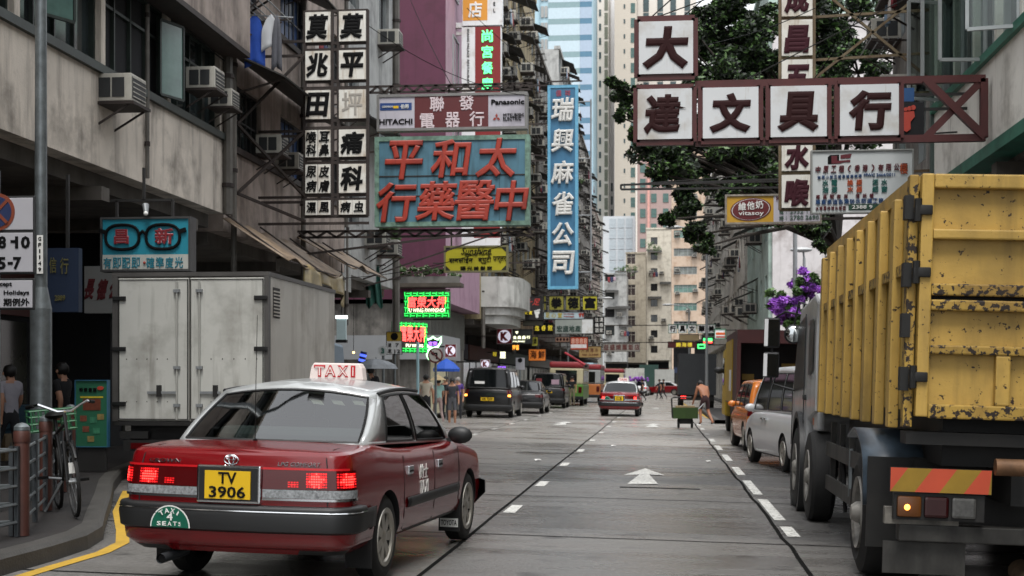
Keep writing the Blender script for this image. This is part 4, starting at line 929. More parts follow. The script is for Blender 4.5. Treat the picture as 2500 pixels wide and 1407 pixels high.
for x0, x1 in ((-.17, .5), (Wd - .5, Wd + .17)):
    b = MB(); pr = []
    for i in range(13): a = R(8 + 100 * i / 12); pr.append((1.6 - .64 * math.cos(a), .56 + .62 * math.sin(a)))
    b.grid(lambda u, v: (lerp(x0, x1, v), smooth([(0, .96), (.25, 1.05), (.6, 1.5), (1, 2.0)], u), smooth([(0, .62), (.25, .98), (.6, 1.17), (1, 1.1)], u)), 16, 3, MUDG, True); o = b.build('mudguard', TR); s_ = o.modifiers.new('s', 'SOLIDIFY'); s_.thickness = .03
    b = MB(); b.box(x0 + .03, x1 - .02, 0.93, .95, .3, 1.0, GRM); b.build('mud_flap', TR)
for sg, x in ((-1, .03), (1, Wd - .06)):                     # side guard
    b = MB()
    for z in (.50, .86): b.obox((x, 2.55, z), (x, 5.35, z), .03, .15, DSTEEL)
    for y in (2.75, 3.6, 4.4, 5.2): b.box(x + .016, x + .07, y - .03, y + .03, .5, 1.15, DSTEEL)
    b.build('side_guard', TR)
    b = MB(); b.tube((x + .03, 3.9, .3), (x + .01, 4.1, .95), .02, INK, 6); b.build('hose', TR); b = MB(); b.tube((x + .0, 3.3, .5), (x + .0, 3.3, .95), .025, GALV, 6); b.build('hose', TR)
# rear lamps, striped board, bumper
STR = mat('orange_reflector', hx('b8482c'), .5, var=.1); STY = mat('yellow_reflector', hx('8d701d'), .5, var=.2)
for x0, sg in ((-.10, 1), (Wd - .62, -1)):
    b = MB()
    for i in range(-1, 5):
        xa = x0 + i * .17; cl = lambda x: max(x0, min(x0 + .70, x))
        b.add([(cl(xa), .03, .80), (cl(xa + .17), .03, .80), (cl(xa + .29), .03, .97), (cl(xa + .12), .03, .97)], [(0, 1, 2, 3)], STR if i % 2 else STY)
    b.box(x0 - .003, x0 + .703, .033, .05, .797, .973, GRM); b.build('striped_board', TR)
    b = MB(); b.box(x0 + .03, x0 + .66, .05, .12, .60, .79, GRM); b.build('lamp_box', TR)
    for j, m in enumerate((mat('amber_lens', hx('5a3410'), .3, var=0), mat('dark_red_lens', hx('2a0506'), .25, var=0), mat('dull_clear_lens', hx('4a4a48'), .25, var=.3, vs=30))):
        b = MB(); b.bbox(x0 + .05 + j * .19, x0 + .22 + j * .19, .02, .048, .62, .77, m, .02)
        if j == 0 and sg > 0: b.ball((x0 + .12, .022, .69), .022, LAMB, 8)
        b.build('rear_lamp', TR)
b = MB(); b.bbox(-.02, Wd + .02, .1, .25, .44, .56, DSTEEL, .01); b.box(-.12, .4, .12, .2, .56, .68, mat('dirty_pale_plate', hx('77736b'), .6, var=.3, vs=6, dirt=hx('2a2724'), da=.5, ds=(5, 5, 5))); b.build('rear_bumper', TR)
b = MB(); b.box(-.12, .46, .16, .18, .20, .43, DSTEEL); b.build('mud_flap', TR)
b = MB(); b.tube((.95, .05, .15), (.95, .6, .2), .09, mat('rusty_pipe', hx('5a4a38'), .7, .3, var=.4, vs=8), 16); b.build('exhaust_pipe', TR)
# cab
CW = mat('dull_white_cab', hx('a9abac'), .35, var=.06, dirt=hx('6f6e6b'), da=.25, ds=(3, 3, .6), coat=.3)
b = MB(); y0, y1 = 5.95, 9.0; zz = [(.55, y1), (1.45, y1 + .02), (2.2, y1 - .6), (2.52, y1 - .95), (2.6, y0 + .4), (2.5, y0), (1.25, y0), (1.25, y0 + .0), (1.12, 6.85), (.55, 6.95)]
b.prism([(y, z) for z, y in zz], 'x', -.06, Wd - .02, CW); cb = b.build('cab', TR, bevel=.05, seg=3)
for x, sg in ((-.07, -1), (Wd - .012, 1)):
    b = MB(); xx = x + sg * .004
    b.add([(xx, 7.25, 1.5), (xx, 8.75, 1.45), (xx, 8.15, 2.3), (xx, 7.25, 2.38)], [(0, 1, 2, 3)], SIDEGL); b.add([(xx, 6.2, 1.7), (xx, 6.75, 1.65), (xx, 6.75, 2.3), (xx, 6.2, 2.3)], [(0, 1, 2, 3)], SIDEGL); b.build('side_window', cb)
    b = MB(); b.path([(xx, 7.2, 1.0), (xx, 7.2, 2.4)], .008, TRIM, 4); b.path([(xx, 8.8, .75), (xx, 8.8, 1.45)], .008, TRIM, 4); b.bbox(xx - .02, xx + .02, 7.02, 7.18, 1.36, 1.42, TRIM, .006); b.build('door_trim', cb)
    b = MB(); b.lathe([(.60, -.05), (.68, -.05), (.68, .05), (.60, .05)], (x + sg * .0, 7.6, .53), (1, 0, 0), TRIM, n=36); b.build('wheel_arch', cb)
b = MB(); b.add([(.15, y1 + .025, 1.5), (Wd - .15, y1 + .025, 1.5), (Wd - .2, y1 - .59, 2.2), (.2, y1 - .59, 2.2)], [(0, 1, 2, 3)], CARGLASS); b.build('windscreen', cb)
b = MB(); b.bbox(-.03, .05, y0 - .02, y0 + .5, 1.02, 1.24, CW, .03); b.bbox(-.03, .0, 6.75, 6.85, 1.1, 1.2, LAMB, .01) if False else b.box(-.035, -.031, 6.3, 6.42, 1.08, 1.16, mat('amber_side_lamp', hx('b35a1c'), .3, var=0)); b.build('cab_mudguard', cb)
b = MB(); b.path([(.0, 8.6, 2.45), (-.2, 8.75, 2.5), (-.36, 8.85, 2.4), (-.36, 8.85, 1.55), (-.2, 8.7, 1.5), (.0, 8.55, 1.45)], .016, TRIM, 6); ma = b.build('mirror_arm', TR)
MIR = mat('mirror_glass', hx('b8bcbd'), .03, 1.0, var=0)
for z0, z1 in ((2.02, 2.42), (1.62, 1.96)):
    b = MB(); b.bbox(-.47, -.26, 8.80, 8.88, z0, z1, TRIM, .03); b.box(-.415, -.275, 8.793, 8.798, z0 + .025, z1 - .025, CARGLASS); b.box(-.468, -.42, 8.79, 8.80, z0 + .02, z1 - .02, CARWH); b.build('mirror', ma)
b = MB(); b.path([(.1, 8.3, 2.55), (-.05, 8.5, 2.62), (-.1, 8.6, 2.3)], .014, TRIM, 6); b.ball((-.1, 8.6, 2.2), .13, TRIM, 14, (1, .5, 1)); b.ball((-.1, 8.56, 2.2), .11, MIR, 14, (1, .3, 1)); b.build('round_mirror', TR)
# ---- white box truck on the left
BXW = mat('weathered_white_box', hx('b6b6b0'), .5, var=.06, vs=1.5, dirt=hx('6e6b63'), da=.28, ds=(5, 5, .5))
BXS = mat('dirty_white_box_side', hx('b8b4ab'), .45, var=.08, vs=1.2, dirt=hx('7e766a'), da=.4, ds=(2.5, 2.5, .4))
BT = TOP('box_truck', 'weathered white box truck with closed rear doors parked on the left', 'truck', (-6.47, 19.05, gz(-6.5)), R(0), 0)
hw, zb, zt, ln = 1.10, .86, 2.86, 4.0
b = MB(); b.box(-hw, hw, .06, ln, zb, zt, BXS); b.build('box_body', BT)
b = MB(); b.box(-hw - .015, hw + .015, .0, ln + .02, zt + .002, zt + .06, mat('grey_edge_trim', hx('4a4846'), .5, var=.2)); b.box(-hw - .01, -hw + .07, .0, .1, zb, zt, MATS['grey_edge_trim']); b.box(hw - .05, hw + .012, .0, .1, zb, zt, MATS['grey_edge_trim']); b.box(-hw, hw, .0, .1, zb - .06, zb - .003, DARK); b.build('frame', BT)
for x0, x1 in ((-hw + .075, -.02), (.0, hw - .055)):
    b = MB(); b.bbox(x0, x1, .0, .055, zb + .01, zt - .02, BXW, .012); o = b.build('rear_door', BT)
    q = MB(); bx = x1 - .16 if x1 < 0 else x0 + .14; q.tube((bx, -.025, zb + .02), (bx, -.025, zt - .06), .014, mat('white_lock_bar', hx('9b9b95'), .45, var=.1), 8)
    for z in (zb + .22, 1.6, 2.66): q.box(bx - .045, bx + .045, -.045, -.003, z - .022, z + .022, GREYM)
    q.box(bx - .42 if x1 < 0 else bx, bx if x1 < 0 else bx + .30, -.035, -.015, 1.24, 1.275, GREYM); q.box(bx - .28 if x1 < 0 else bx + .2, bx - .22 if x1 < 0 else bx + .26, -.055, -.004, 1.2, 1.36, DARK); q.build('lock_bar', o)
    q = MB()
    for i in range(5): q.ball((lerp(x0 + .12, x1 - .3, i / 4) if x1 < 0 else lerp(x0 + .3, x1 - .1, i / 4), 0.0, 1.72), .009, DARK, 6)
    for i in range(5): q.ball((lerp(x0 + .12, x1 - .3, i / 4) if x1 < 0 else lerp(x0 + .3, x1 - .1, i / 4), 0.0, 1.13), .008, DARK, 6)
    q.build('rivet', o); q = MB(); q.path([(x0 + .012, -.004, zb + .03), (x0 + .012, -.004, zt - .04), (x1 - .012, -.004, zt - .04), (x1 - .012, -.004, zb + .03), (x0 + .012, -.004, zb + .03)], .009, mat('door_seal', hx('2d2c2a'), .8), 5); q.build('door_seal', o)
for x, s in ((-hw + .0, 1), (hw, -1)):
    for z in (2.56, 1.86, 1.1):
        b = MB(); b.bbox(min(x, x + s * .19), max(x, x + s * .19), -.03, -.001, z - .03, z + .03, BLACK, .008); b.build('door_hinge', BT)
b = MB(); b.box(hw, hw + .008, .25, .6, 2.30, 2.72, mat('vent_dark', hx('24221f'), .7))
for i in range(8): b.obox((hw + .012, .27, 2.33 + i * .048), (hw + .012, .58, 2.33 + i * .048), .012, .02, BXS)
b.build('vent', BT)
b = MB(); b.box(-.9, .9, .15, 5.6, .55, .80, GRM); b.box(-.95, .95, .0, .12, .45, .6, GRM); b.box(-1.0, -.6, .0, .1, .62, .72, GRM); b.box(.6, 1.0, .0, .1, .62, .72, GRM); b.build('chassis', BT)
b = MB(); y0 = ln + .12; b.prism([(y0, .5), (y0 + 1.6, .5), (y0 + 1.62, 1.25), (y0 + 1.35, 2.05), (y0 + .1, 2.1)], 'x', -.92, .92, mat('faded_blue_cab', hx('6d7f8e'), .4, var=.05)); b.build('cab', BT, bevel=.05)
for y in (.95, 4.75):
    for x in (-.82, .82): wheel(BT, x, y, .40, .26, 'truck', MATS['dusty_wheel_rim'], rr=.56)
for x in (-.7, .7): b = MB(); b.box(x - .14, x + .14, -.02, 0, .48, .56, LRED); b.build('rear_lamp', BT)
# ---- other vehicles
def boxcar(name, label, cat, loc, rz, paint, L, w_, h_, zb=.25, belt=.95, hood=.0, style='van', lit=None, num='', rimr=.32, plate_y=.8, glass=CARGLASS, slope=.25, tilt=TILT, roofpaint=None, lamp=(.75, 1.1), tall=True, group=None):
    T = TOP(name, label, cat, loc, rz, tilt, group); h2 = L / 2
    if style == 'sedan': prof = [(-h2, belt - .05), (-h2 + .2, belt + .03), (-h2 + .9, belt + .05), (.6, belt), (h2 - 1.0, belt - .06), (h2 - .15, belt - .22), (h2, belt - .3)]
    else: prof = [(-h2, belt), (-h2 + .3, belt), (h2 - 1.1, belt - .02), (h2 - .2, belt - .2), (h2, belt - .28)]
    B = Body(w_, -h2, h2, prof, zb=zb, rc=.14, bow=.06)
    ya, yb = -h2 + L * .21, h2 - L * .18
    if style == 'sedan':
        C = Cabin([(w_ - .1, -h2 + .55, belt + .05), (w_ - .1, .95, belt - .01)], [(w_ - .26, -.75, h_ - .07), (w_ - .27, .25, h_ - .07)], crown=.05); sw = [((.15, .04), (.5, .47)), ((.54, .51), (.93, .96))]; deck = (-h2 + .6, .9, w_ - .2)
    else:
        C = Cabin([(w_ - .06, -h2 + .06, belt), (w_ - .06, h2 - .75, belt - .03)], [(w_ - .17, -h2 + .06 + slope * .6, h_ - .06), (w_ - .18, h2 - 1.65, h_ - .06)], crown=.05, bulr=.04); sw = [((.05, .06), (.32, .34)), ((.345, .365), (.62, .66)), ((.645, .685), (.93, .97))]; deck = (-h2 + .2, h2 - .9, w_ - .15)
    B.build(T, paint, [(ya, rimr + .04, rimr), (yb, rimr + .04, rimr)], deck=deck); C.build(T, roofpaint or paint, sw, glass=glass, vt=.86)
    for y in (ya, yb):
        for sg in (-1, 1): wheel(T, sg * (w_ - .11), y, rimr, .2)
    z0, z1 = lamp
    for sg in (-1, 1):
        a1 = w_ - .02; o = patch(T, 'tail_light', lambda u, v: B.at(sg * lerp(a1 - (.16 if style == 'van' else .3), a1 + .1, u), lerp(z0, min(z1, belt - .03), v), .012), LRED, 6, 3, sg < 0)
        if lit: patch(o, 'lit_bulb', lambda u, v: B.at(sg * lerp(a1 - .12, a1 - .02, u), lerp(z0 + .02, z0 + .1, v), .02), lit, 2, 2, sg < 0)
        mirror(T, sg, B.side(h2 - 1.0 if style != 'sedan' else .85, belt - .03, 0, sg) + Vector((0, 0, .06)), paint if style != 'sedan' else TRIM, .1)
    if num: plate(T, (0, B.at(0, plate_y, 0).y - .012, plate_y), .5, .13, [num])
    b = MB(); b.grid(lambda u, v: B.at(lerp(-w_ - .1, w_ + .1, u), lerp(zb + .06, zb + .26, v), .03 * (1 - (2 * v - 1) ** 2) + .015), 20, 4, TRIM if paint is not CARSIL else paint, True); b.build('bumper', T)
    return T, B, C
V, B_, C_ = boxcar('van', 'black people carrier with one lit rear lamp parked left beyond the taxi', 'van', (-6.62, 56.3, gz(-6.6)), 0, CARBLK, 4.9, .93, 1.93, belt=1.12, lit=LAMB, num='HR 7509', lamp=(.8, 1.1), plate_y=.72)
b = MB(); b.box(-.5, -.12, -2.45, -2.42, 1.3, 1.4, WINK); b.build('window_notice', V)
boxcar('car', 'dark saloon parked ahead of the black people carrier on the left', 'car', (-6.0, 63.6, gz(-6)), 0, CARDK, 4.6, .88, 1.45, style='sedan', belt=.93, num='', lamp=(.72, .85))
V, B_, C_ = boxcar('van', 'second black people carrier with decorated rear window farther along the left kerb', 'van', (-5.95, 76.5, gz(-6)), 0, CARBLK, 4.8, .92, 1.85, belt=1.1, num='LX 812', lamp=(.92, 1.06), plate_y=.86)
b = MB(); b.box(-.6, -.3, -2.36, -2.34, 1.25, 1.55, CLOTHS[2]); b.box(.2, .6, -2.36, -2.34, 1.25, 1.5, CLOTHS[4]); b.build('window_sticker', V)
V, B_, C_ = boxcar('van', 'silver white people carrier squeezed between the yellow truck and the orange car', 'van', (2.80, 26.6, gz(2.6)), R(7.5), CARWH, 4.85, .92, 1.86, belt=1.02, zb=.22, lamp=(.8, .98))
b = MB(); p = B_.side(.2, .88, .012, -1)
for y in (.05, .35): b.bbox(p.x - .02, p.x + .01, y - .09, y + .09, .86, .9, CHROME, .006)
b.build('door_handle', V)
b = MB(); b.add([(p.x + .12, 1.2, 1.15), (p.x + .12, 1.5, 1.12), (p.x + .14, 1.45, 1.32), (p.x + .14, 1.2, 1.4)], [(0, 1, 2, 3)], CLOTHS[2]); b.build('seat_cover', V)
V, B_, C_ = boxcar('car', 'orange hatchback half hidden ahead of the silver white people carrier', 'car', (2.62, 34.0, gz(2.5)), R(3), CARORG, 4.2, .86, 1.62, belt=.98, lamp=(.8, .95))
# minibuses
MBG = mat('minibus_green', hx('5d8a3c'), .35, var=.05); MBC = mat('minibus_cream', hx('c3bb9a'), .4, var=.04); MBR = mat('minibus_red_roof', hx('94343a'), .4, var=.05); MBO = mat('minibus_orange', hx('b06a38'), .4, var=.06); MBS = mat('minibus_grey', hx('9a9c9c'), .4, var=.04)
def minibus(label, loc, low, up, roof):
    T = TOP('minibus', label, 'minibus', loc, 0, TILT, 'minibuses along the left kerb'); b = MB()
    b.bbox(-1.0, 1.0, -3.3, 3.3, .35, 1.25, low, .08); b.build('body', T); b = MB(); b.bbox(-.985, .985, -3.28, 3.25, 1.252, 2.2, up, .1); b.build('upper_body', T); b = MB(); b.bbox(-1.0, 1.0, -3.32, 3.2, 2.202, 2.55, roof, .13); b.build('roof', T)
    b = MB(); b.box(-.62, .62, -3.305, -3.285, 1.35, 2.05, CARGLASS); b.build('rear_window', T); 
    for i in range(4):
        for s in (-1, 1): b = MB(); b.box(s * .99 - .012, s * .99 + .012, -2.9 + i * 1.35, -1.7 + i * 1.35, 1.38, 2.05, CARGLASS); b.build('side_window', T)
    for y in (-2.0, 2.1):
        for s in (-1, 1): wheel(T, s * .86, y, .38, .22, 'truck', GREYM, rr=.56)
    for s in (-1, 1): b = MB(); b.box(s * .82 - .1, s * .82 + .1, -3.325, -3.303, .75, 1.1, LRED); b.build('tail_light', T)
    b = MB(); b.bbox(-1.02, 1.02, -3.42, -3.2, .35, .55, TRIM, .03); b.build('bumper', T); plate(T, (0, -3.32, .8), .45, .12, ['GT 431']); return T
minibus('green and cream minibus with a red roof waiting at the left kerb', (-5.55, 86, gz(-5.5)), MBG, MBC, MBR)
minibus('grey and orange minibus with a white and red roof behind the green one', (-5.0, 97, gz(-5)), MBO, MBS, MBR)
minibus('red roofed minibus farthest down the left kerb', (-4.4, 131, gz(-4.4)), MBC, MBC, MBR)
# dark box lorry with a yellow side, and what stands beyond it on the right
DT = TOP('box_lorry', 'dark maroon lorry with open rear and yellow cab ahead of the orange car', 'lorry', (3.15, 38.2, gz(3.1)), 0, TILT); LM = mat('dark_maroon_box', hx('3a1516'), .5, var=.2); b = MB()
b.box(-1.2, 1.2, .9, 6.2, .95, 2.95, LM); b.box(-1.2, -1.1, 0, .9, .95, 2.95, LM); b.box(1.1, 1.2, 0, .9, .95, 2.95, LM); b.box(-1.1, 1.1, 0, .9, 2.6, 2.95, LM); b.box(-1.1, 1.1, 0, .9, .85, .95, LM); b.build('box_body', DT)
b = MB(); b.box(-1.09, 1.09, .86, .895, .955, 2.59, SHADE); b.build('interior', DT)
for x, z, t in ((.4, 2.0, '—'), (-.85, 1.7, 'O'), (-.85, 1.35, 'O')): b = MB(); b.box(x - .16 - .2 * (x > 0), x + .16 + .2 * (x > 0), .84, .855, z - .08, z + .08, mat('dull_yellow_label', hx('7a6420'), .6)); b.build('label_plate', DT)
b = MB(); b.box(-1.05, 1.05, .1, 8, .55, .82, GRM); b.box(-1.1, 1.1, -.02, .08, .5, .65, GRM); b.build('chassis', DT)
b = MB(); b.prism([(6.35, .5), (8.3, .5), (8.32, 1.4), (8.05, 2.55), (6.4, 2.6)], 'x', -1.22, 1.2, mat('lorry_yellow', hx('a78a22'), .45, var=.1)); b.build('cab', DT, bevel=.05)
b = MB(); b.box(-1.235, -1.223, 6.9, 7.9, 1.45, 2.3, CARGLASS); b.build('side_window', DT)
b = MB(); b.box(-1.235, -1.205, 2, 5.8, 1.0, 2.75, MATS['lorry_yellow']); b.box(-1.24, -1.236, 2.2, 3.4, 1.3, 1.9, WINK); b.build('side_board', DT)
for y in (1.4, 7.2):
    for x in (-.98, .98): wheel(DT, x, y, .46, .3, 'truck', MATS['dusty_wheel_rim'], rr=.56)
mirror(DT, -1, (-1.25, 8.2, 1.9), TRIM, .15)
DB = TOP('box_lorry', 'dark grey lorry stopped far ahead beside the shirtless man', 'lorry', (1.95, 80, gz(2)), 0, TILT); b = MB(); b.box(-1.05, 1.05, 0, 5, .8, 3.1, mat('dark_grey_box', hx('25282b'), .5, var=.15)); b.build('box_body', DB)
b = MB(); b.bbox(-1, 1, 5.1, 6.8, .5, 2.3, mat('dark_red_cab', hx('5b1d1c'), .4), .08); b.build('cab', DB); b = MB(); b.box(-.9, .9, .1, 6, .5, .78, GRM); b.build('chassis', DB)
for y in (1.1, 5.8):
    for x in (-.85, .85): wheel(DB, x, y, .42, .26, 'truck', GREYM, rr=.56)
b = MB(); b.box(-.9, -.6, -.02, .0, .6, .72, LLIT); b.build('tail_light', DB)
# cars at the far junction
boxcar('car', 'white saloon with purple flowers on it near the far junction', 'car', (-2.2, 143, gz(-2)), R(-4), CARWH, 4.5, .88, 1.45, style='sedan', belt=.95, lit=LMID, lamp=(.75, .88))
o = TOP('flower_bundle', 'bundle of purple flowers lying on the roof of the far white car', 'flowers', (-2.2, 142.2, 1.45)); b = MB(); r_ = random.Random(3)
for i in range(40): b.ball((r_.gauss(0, .45), r_.gauss(0, .3), .12 + abs(r_.gauss(0, .14))), .13, mat('purple_flower', hx('8a4fae'), .8, var=.3, vs=20), 6)
b.build('blossoms', o)
def side_taxi(): pass
boxcar('taxi', 'red and silver taxi seen from the side turning across the far junction', 'taxi', (.2, 152, 0), R(78), RED, 4.6, .86, 1.5, style='sedan', belt=.95, roofpaint=SILVER)
boxcar('taxi', 'red taxi half hidden behind the far taxi that turns across the junction', 'taxi', (-3.7, 150, 0), R(70), RED, 4.6, .86, 1.5, style='sedan', belt=.95, roofpaint=SILVER)
boxcar('car', 'dark car waiting at the far junction beside the red roofed minibus', 'car', (-5.3, 148, 0), R(5), CARDK, 4.5, .88, 1.45, style='sedan', belt=.95, lit=LLIT, lamp=(.72, .85))
def far_lorry(label, loc, m, w_, h_):
    T = TOP('lorry', label, 'lorry', loc, 0); b = MB(); b.box(-w_, w_, 0, 5, .8, h_, m); b.build('box_body', T); b = MB(); b.bbox(-w_, w_, 5.05, 6.6, .5, 2.3, CARWH, .06); b.build('cab', T); b = MB(); b.box(-w_ + .1, w_ - .1, .1, 6, .4, .78, GRM); b.build('chassis', T)
    for y in (1.2, 5.7):
        for x in (-w_ + .2, w_ - .2): wheel(T, x, y, .42, .26, 'truck', GREYM, rr=.56)
far_lorry('white box lorry crossing at the far end of the street', (-3.3, 176, 0), BXW, 1.15, 3.1); far_lorry('grey white box lorry in front of the cream white apartment block', (.35, 170, 0), mat('pale_lorry_box', hx('9fa09c'), .5), 1.15, 2.9); far_lorry('dark green lorry between the two pale lorries far ahead', (-1.6, 182, 0), mat('dark_green_box', hx('1f3a33'), .5), 1.2, 3.6)
# green hand cart
HC = TOP('hand_cart', 'green two wheeled hand cart left standing in the road', 'cart', (.78, 47.5, gz(.8))); GC = mat('cart_green', hx('2c4416'), .5, var=.15, vs=5, dirt=hx('22300f'), da=.3)
b = MB(); t_ = .03; b.box(-.42, .42, -.3, -.27, .32, .68, GC); b.box(-.42, .42, .27, .3, .32, .68, GC); b.box(-.42, -.39, -.27, .27, .32, .68, GC); b.box(.39, .42, -.27, .27, .32, .68, GC); b.box(-.39, .39, -.27, .27, .32, .36, GC); b.build('tray', HC)
b = MB(); b.path([(-.42, -.3, .35), (-.45, -.3, .98), (-.36, -.3, 1.02), (.2, -.3, 1.02)], .028, DARK, 6); b.path([(.42, .2, .6), (.62, .3, .8)], .018, GREYM, 6); b.build('handle', HC)
for x in (-.22, .22): b = MB(); b.lathe([(0, -.04), (.13, -.04), (.15, 0), (.13, .04), (0, .04)], (x, -.1, .15), (1, 0, 0), RUBBER, n=18); b.build('wheel', HC)
b = MB(); b.box(-.25, .25, -.13, -.07, .14, .32, DARK); b.build('axle_frame', HC)
b = MB(); b.bbox(-.32, .32, -.22, .22, .45, .74, mat('cardboard', hx('8c7a5a'), .8), .02); o = b.build('cardboard_box'); o.location = HC.location; tag(o, 'flattened cardboard load inside the green hand cart', 'box')
# ---------------------------------------------------------------- signboards
def SR(px0, py0, px1, py1, Y):
    a, b = Wp(px0, py1, Y=Y), Wp(px1, py0, Y=Y); m = Wp((px0 + px1) / 2, 0, Y=Y)
    d = CY * Y - SY * m.x
    return a.x, b.x, EYE + (HZ - py1) * d / F, EYE + (HZ - py0) * d / F
class Sign:
    """a signboard facing down the street; positions inside it are given as fractions of its face"""
    def __init__(s, name, label, rect, Y, face, frame=None, depth=.16, fw=.04, group=None, cat='sign'):
        s.x0, s.x1, s.z0, s.z1 = SR(*rect, Y); s.Y = Y; s.rect = rect; s.d = depth
        s.e = TOP(name, label, cat, ((s.x0 + s.x1) / 2, Y, s.z0), 0, 0, group)
        if face: b = MB(); b.box(s.x0 + fw, s.x1 - fw, Y - .0, Y + depth, s.z0 + fw, s.z1 - fw, face); b.build('panel', s.e, wc=True)
        if frame:
            b = MB(); a, c = Y - .025, Y + depth + .01
            b.box(s.x0, s.x1, a, c, s.z0, s.z0 + fw, frame); b.box(s.x0, s.x1, a, c, s.z1 - fw, s.z1, frame); b.box(s.x0, s.x0 + fw, a, c, s.z0 + fw, s.z1 - fw, frame); b.box(s.x1 - fw, s.x1, a, c, s.z0 + fw, s.z1 - fw, frame); b.build('frame', s.e, wc=True)
    def p(s, px, py): return Vector((s.x0 + (px - s.rect[0]) / (s.rect[2] - s.rect[0]) * (s.x1 - s.x0), s.Y, s.z1 - (py - s.rect[1]) / (s.rect[3] - s.rect[1]) * (s.z1 - s.z0)))
    def sz(s, w_, h_): return (w_ / (s.rect[2] - s.rect[0]) * (s.x1 - s.x0), h_ / (s.rect[3] - s.rect[1]) * (s.z1 - s.z0))
    def plate(s, x0, y0, x1, y1, m, off=.006, name='panel', par=None):
        a, b_ = s.p(x0, y1), s.p(x1, y0); b = MB(); b.box(a.x, b_.x, s.Y - off, s.Y - .001, a.z, b_.z, m); return b.build(name, par or s.e, wc=par is None)
    def put(s, items, m, off=.012, name='lettering', ext=.008, **k):
        """items: (text, px, py, w, h)"""
        b = MB()
        for t, px, py, w_, h_ in items: c = s.p(px, py); c.y -= off; ww, hh = s.sz(w_, h_); b.text(t, c, (ww if w_ else 0, hh if h_ else 0), m, ext=ext, **k)
        return b.build(name, s.e, wc=True)
    def bars(s, segs, m, r=.02, name='support_frame', y=None):
        b = MB()
        for a, c in segs: b.obox(a, c, r * 2, r * 2, m)
        return b.build(name, s.e, wc=True)
def lattice(z0, z1, x0, x1, y, n, r=.02):
    sg = [((x0, y, z0), (x1, y, z0)), ((x0, y, z1), (x1, y, z1))]
    for i in range(n):
        a, c = lerp(x0, x1, i / n), lerp(x0, x1, (i + 1) / n); m = (a + c) / 2; sg += [((a, y, z0), (m, y, z1)), ((m, y, z1), (c, y, z0))]
    return sg
LXF = -8.1
SBLK = mat('sign_black', hx('0b0b0c'), .7, var=.1, spec=.15); SRED = mat('sign_red', hx('a03626'), .5, var=.1, vs=3, dirt=hx('5b1c15'), da=.15, ds=(7, 7, 2)); SBRN = mat('sign_dark_brown', hx('2b1011'), .7, var=.1, spec=.2)
# two column black and white clinic sign
Y = 28.0; s = Sign('clinic_sign', 'tall black framed clinic sign with two columns of white squares and black characters', (742, 26, 899, 528), Y, None)
def sub(s, r, items, m=SBLK, face=DWHITE, **k):
    o = s.plate(*r, face, off=.05); b = MB()
    for t, px, py, w_, h_ in items: c = s.p(px, py); c.y -= .062; ww, hh = s.sz(w_, h_); b.text(t, c, (ww, hh), m, ext=.01, **k)
    if items: b2 = b.build('lettering', None); b2.parent = o; b2.location = (-s.e.location[0], -s.e.location[1], -s.e.location[2])
    return o
BK = dict(bold=.042, shear=.12)
rows = [(30, 103, '莫', '莫'), (125, 196, '兆', '平'), (221, 291, '田', None), (318, 384, None, '痛'), (402, 472, None, '科')]
for y0, y1, a, c in rows:
    m = (y0 + y1) / 2; h_ = (y1 - y0) * .84
    if a: sub(s, (747, y0, 808, y1), [(a, 777, m, 52, h_)], **BK)
    sub(s, (829, y0, 894, y1), [(c, 861, m, 55, h_)] if c else [], **BK)
for y0, y1, a in ((318, 384, '喉耳科鼻'), (402, 472, '尿皮病膚')):
    for i in range(2):
        x0 = 747 + i * 31.5; sub(s, (x0, y0, x0 + 29.5, y1), [(a[i], x0 + 15, y0 + 18, 25, 29), (a[i + 2], x0 + 15, y1 - 17, 25, 29)], bold=.03, shear=.1)
for i, ch in enumerate('濕風'): x0 = 747 + i * 31.5; sub(s, (x0, 490, x0 + 29.5, 525), [(ch, x0 + 15, 507, 24, 27)], bold=.03, shear=.1)
for i, ch in enumerate('病虫'): x0 = 829 + i * 33; sub(s, (x0, 490, x0 + 32, 525), [(ch, x0 + 16, 507, 24, 27)], bold=.03, shear=.1)
b = MB(); c = s.p(861, 256); b.text('坪', (c.x, s.Y - .055, c.z), s.sz(50, 56), mat('faded_lettering', hx('97928a'), .6), ext=.003); b.build('faded_lettering', s.e, wc=True)
sg = []
for px in (744, 811, 826, 897): a, c = s.p(px, 26), s.p(px, 528); sg.append(((a.x, Y + .03, a.z), (c.x, Y + .03, c.z)))
for py in (27, 105, 121, 198, 216, 294, 312, 387, 397, 476, 487, 528): a, c = s.p(743, py), s.p(898, py); sg.append(((a.x, Y + .04, a.z), (c.x, Y + .04, c.z)))
s.bars(sg, RUST, .03)
sg = []
for py in (98, 133, 318, 330, 480, 492, 545):
    a = s.p(744, py); sg.append(((LXF, Y + .05, a.z), (a.x + (1.3 if py in (545,) else 0), Y + .05, a.z)))
for p0, p1 in ((133, 330), (318, 492), (480, 330), (540, 492)): a, c = s.p(744, p0), s.p(744, p1); sg.append(((a.x, Y + .02, a.z), (LXF, Y - 1.4, c.z)))
s.bars(sg, RUST, .025, 'support_arm')
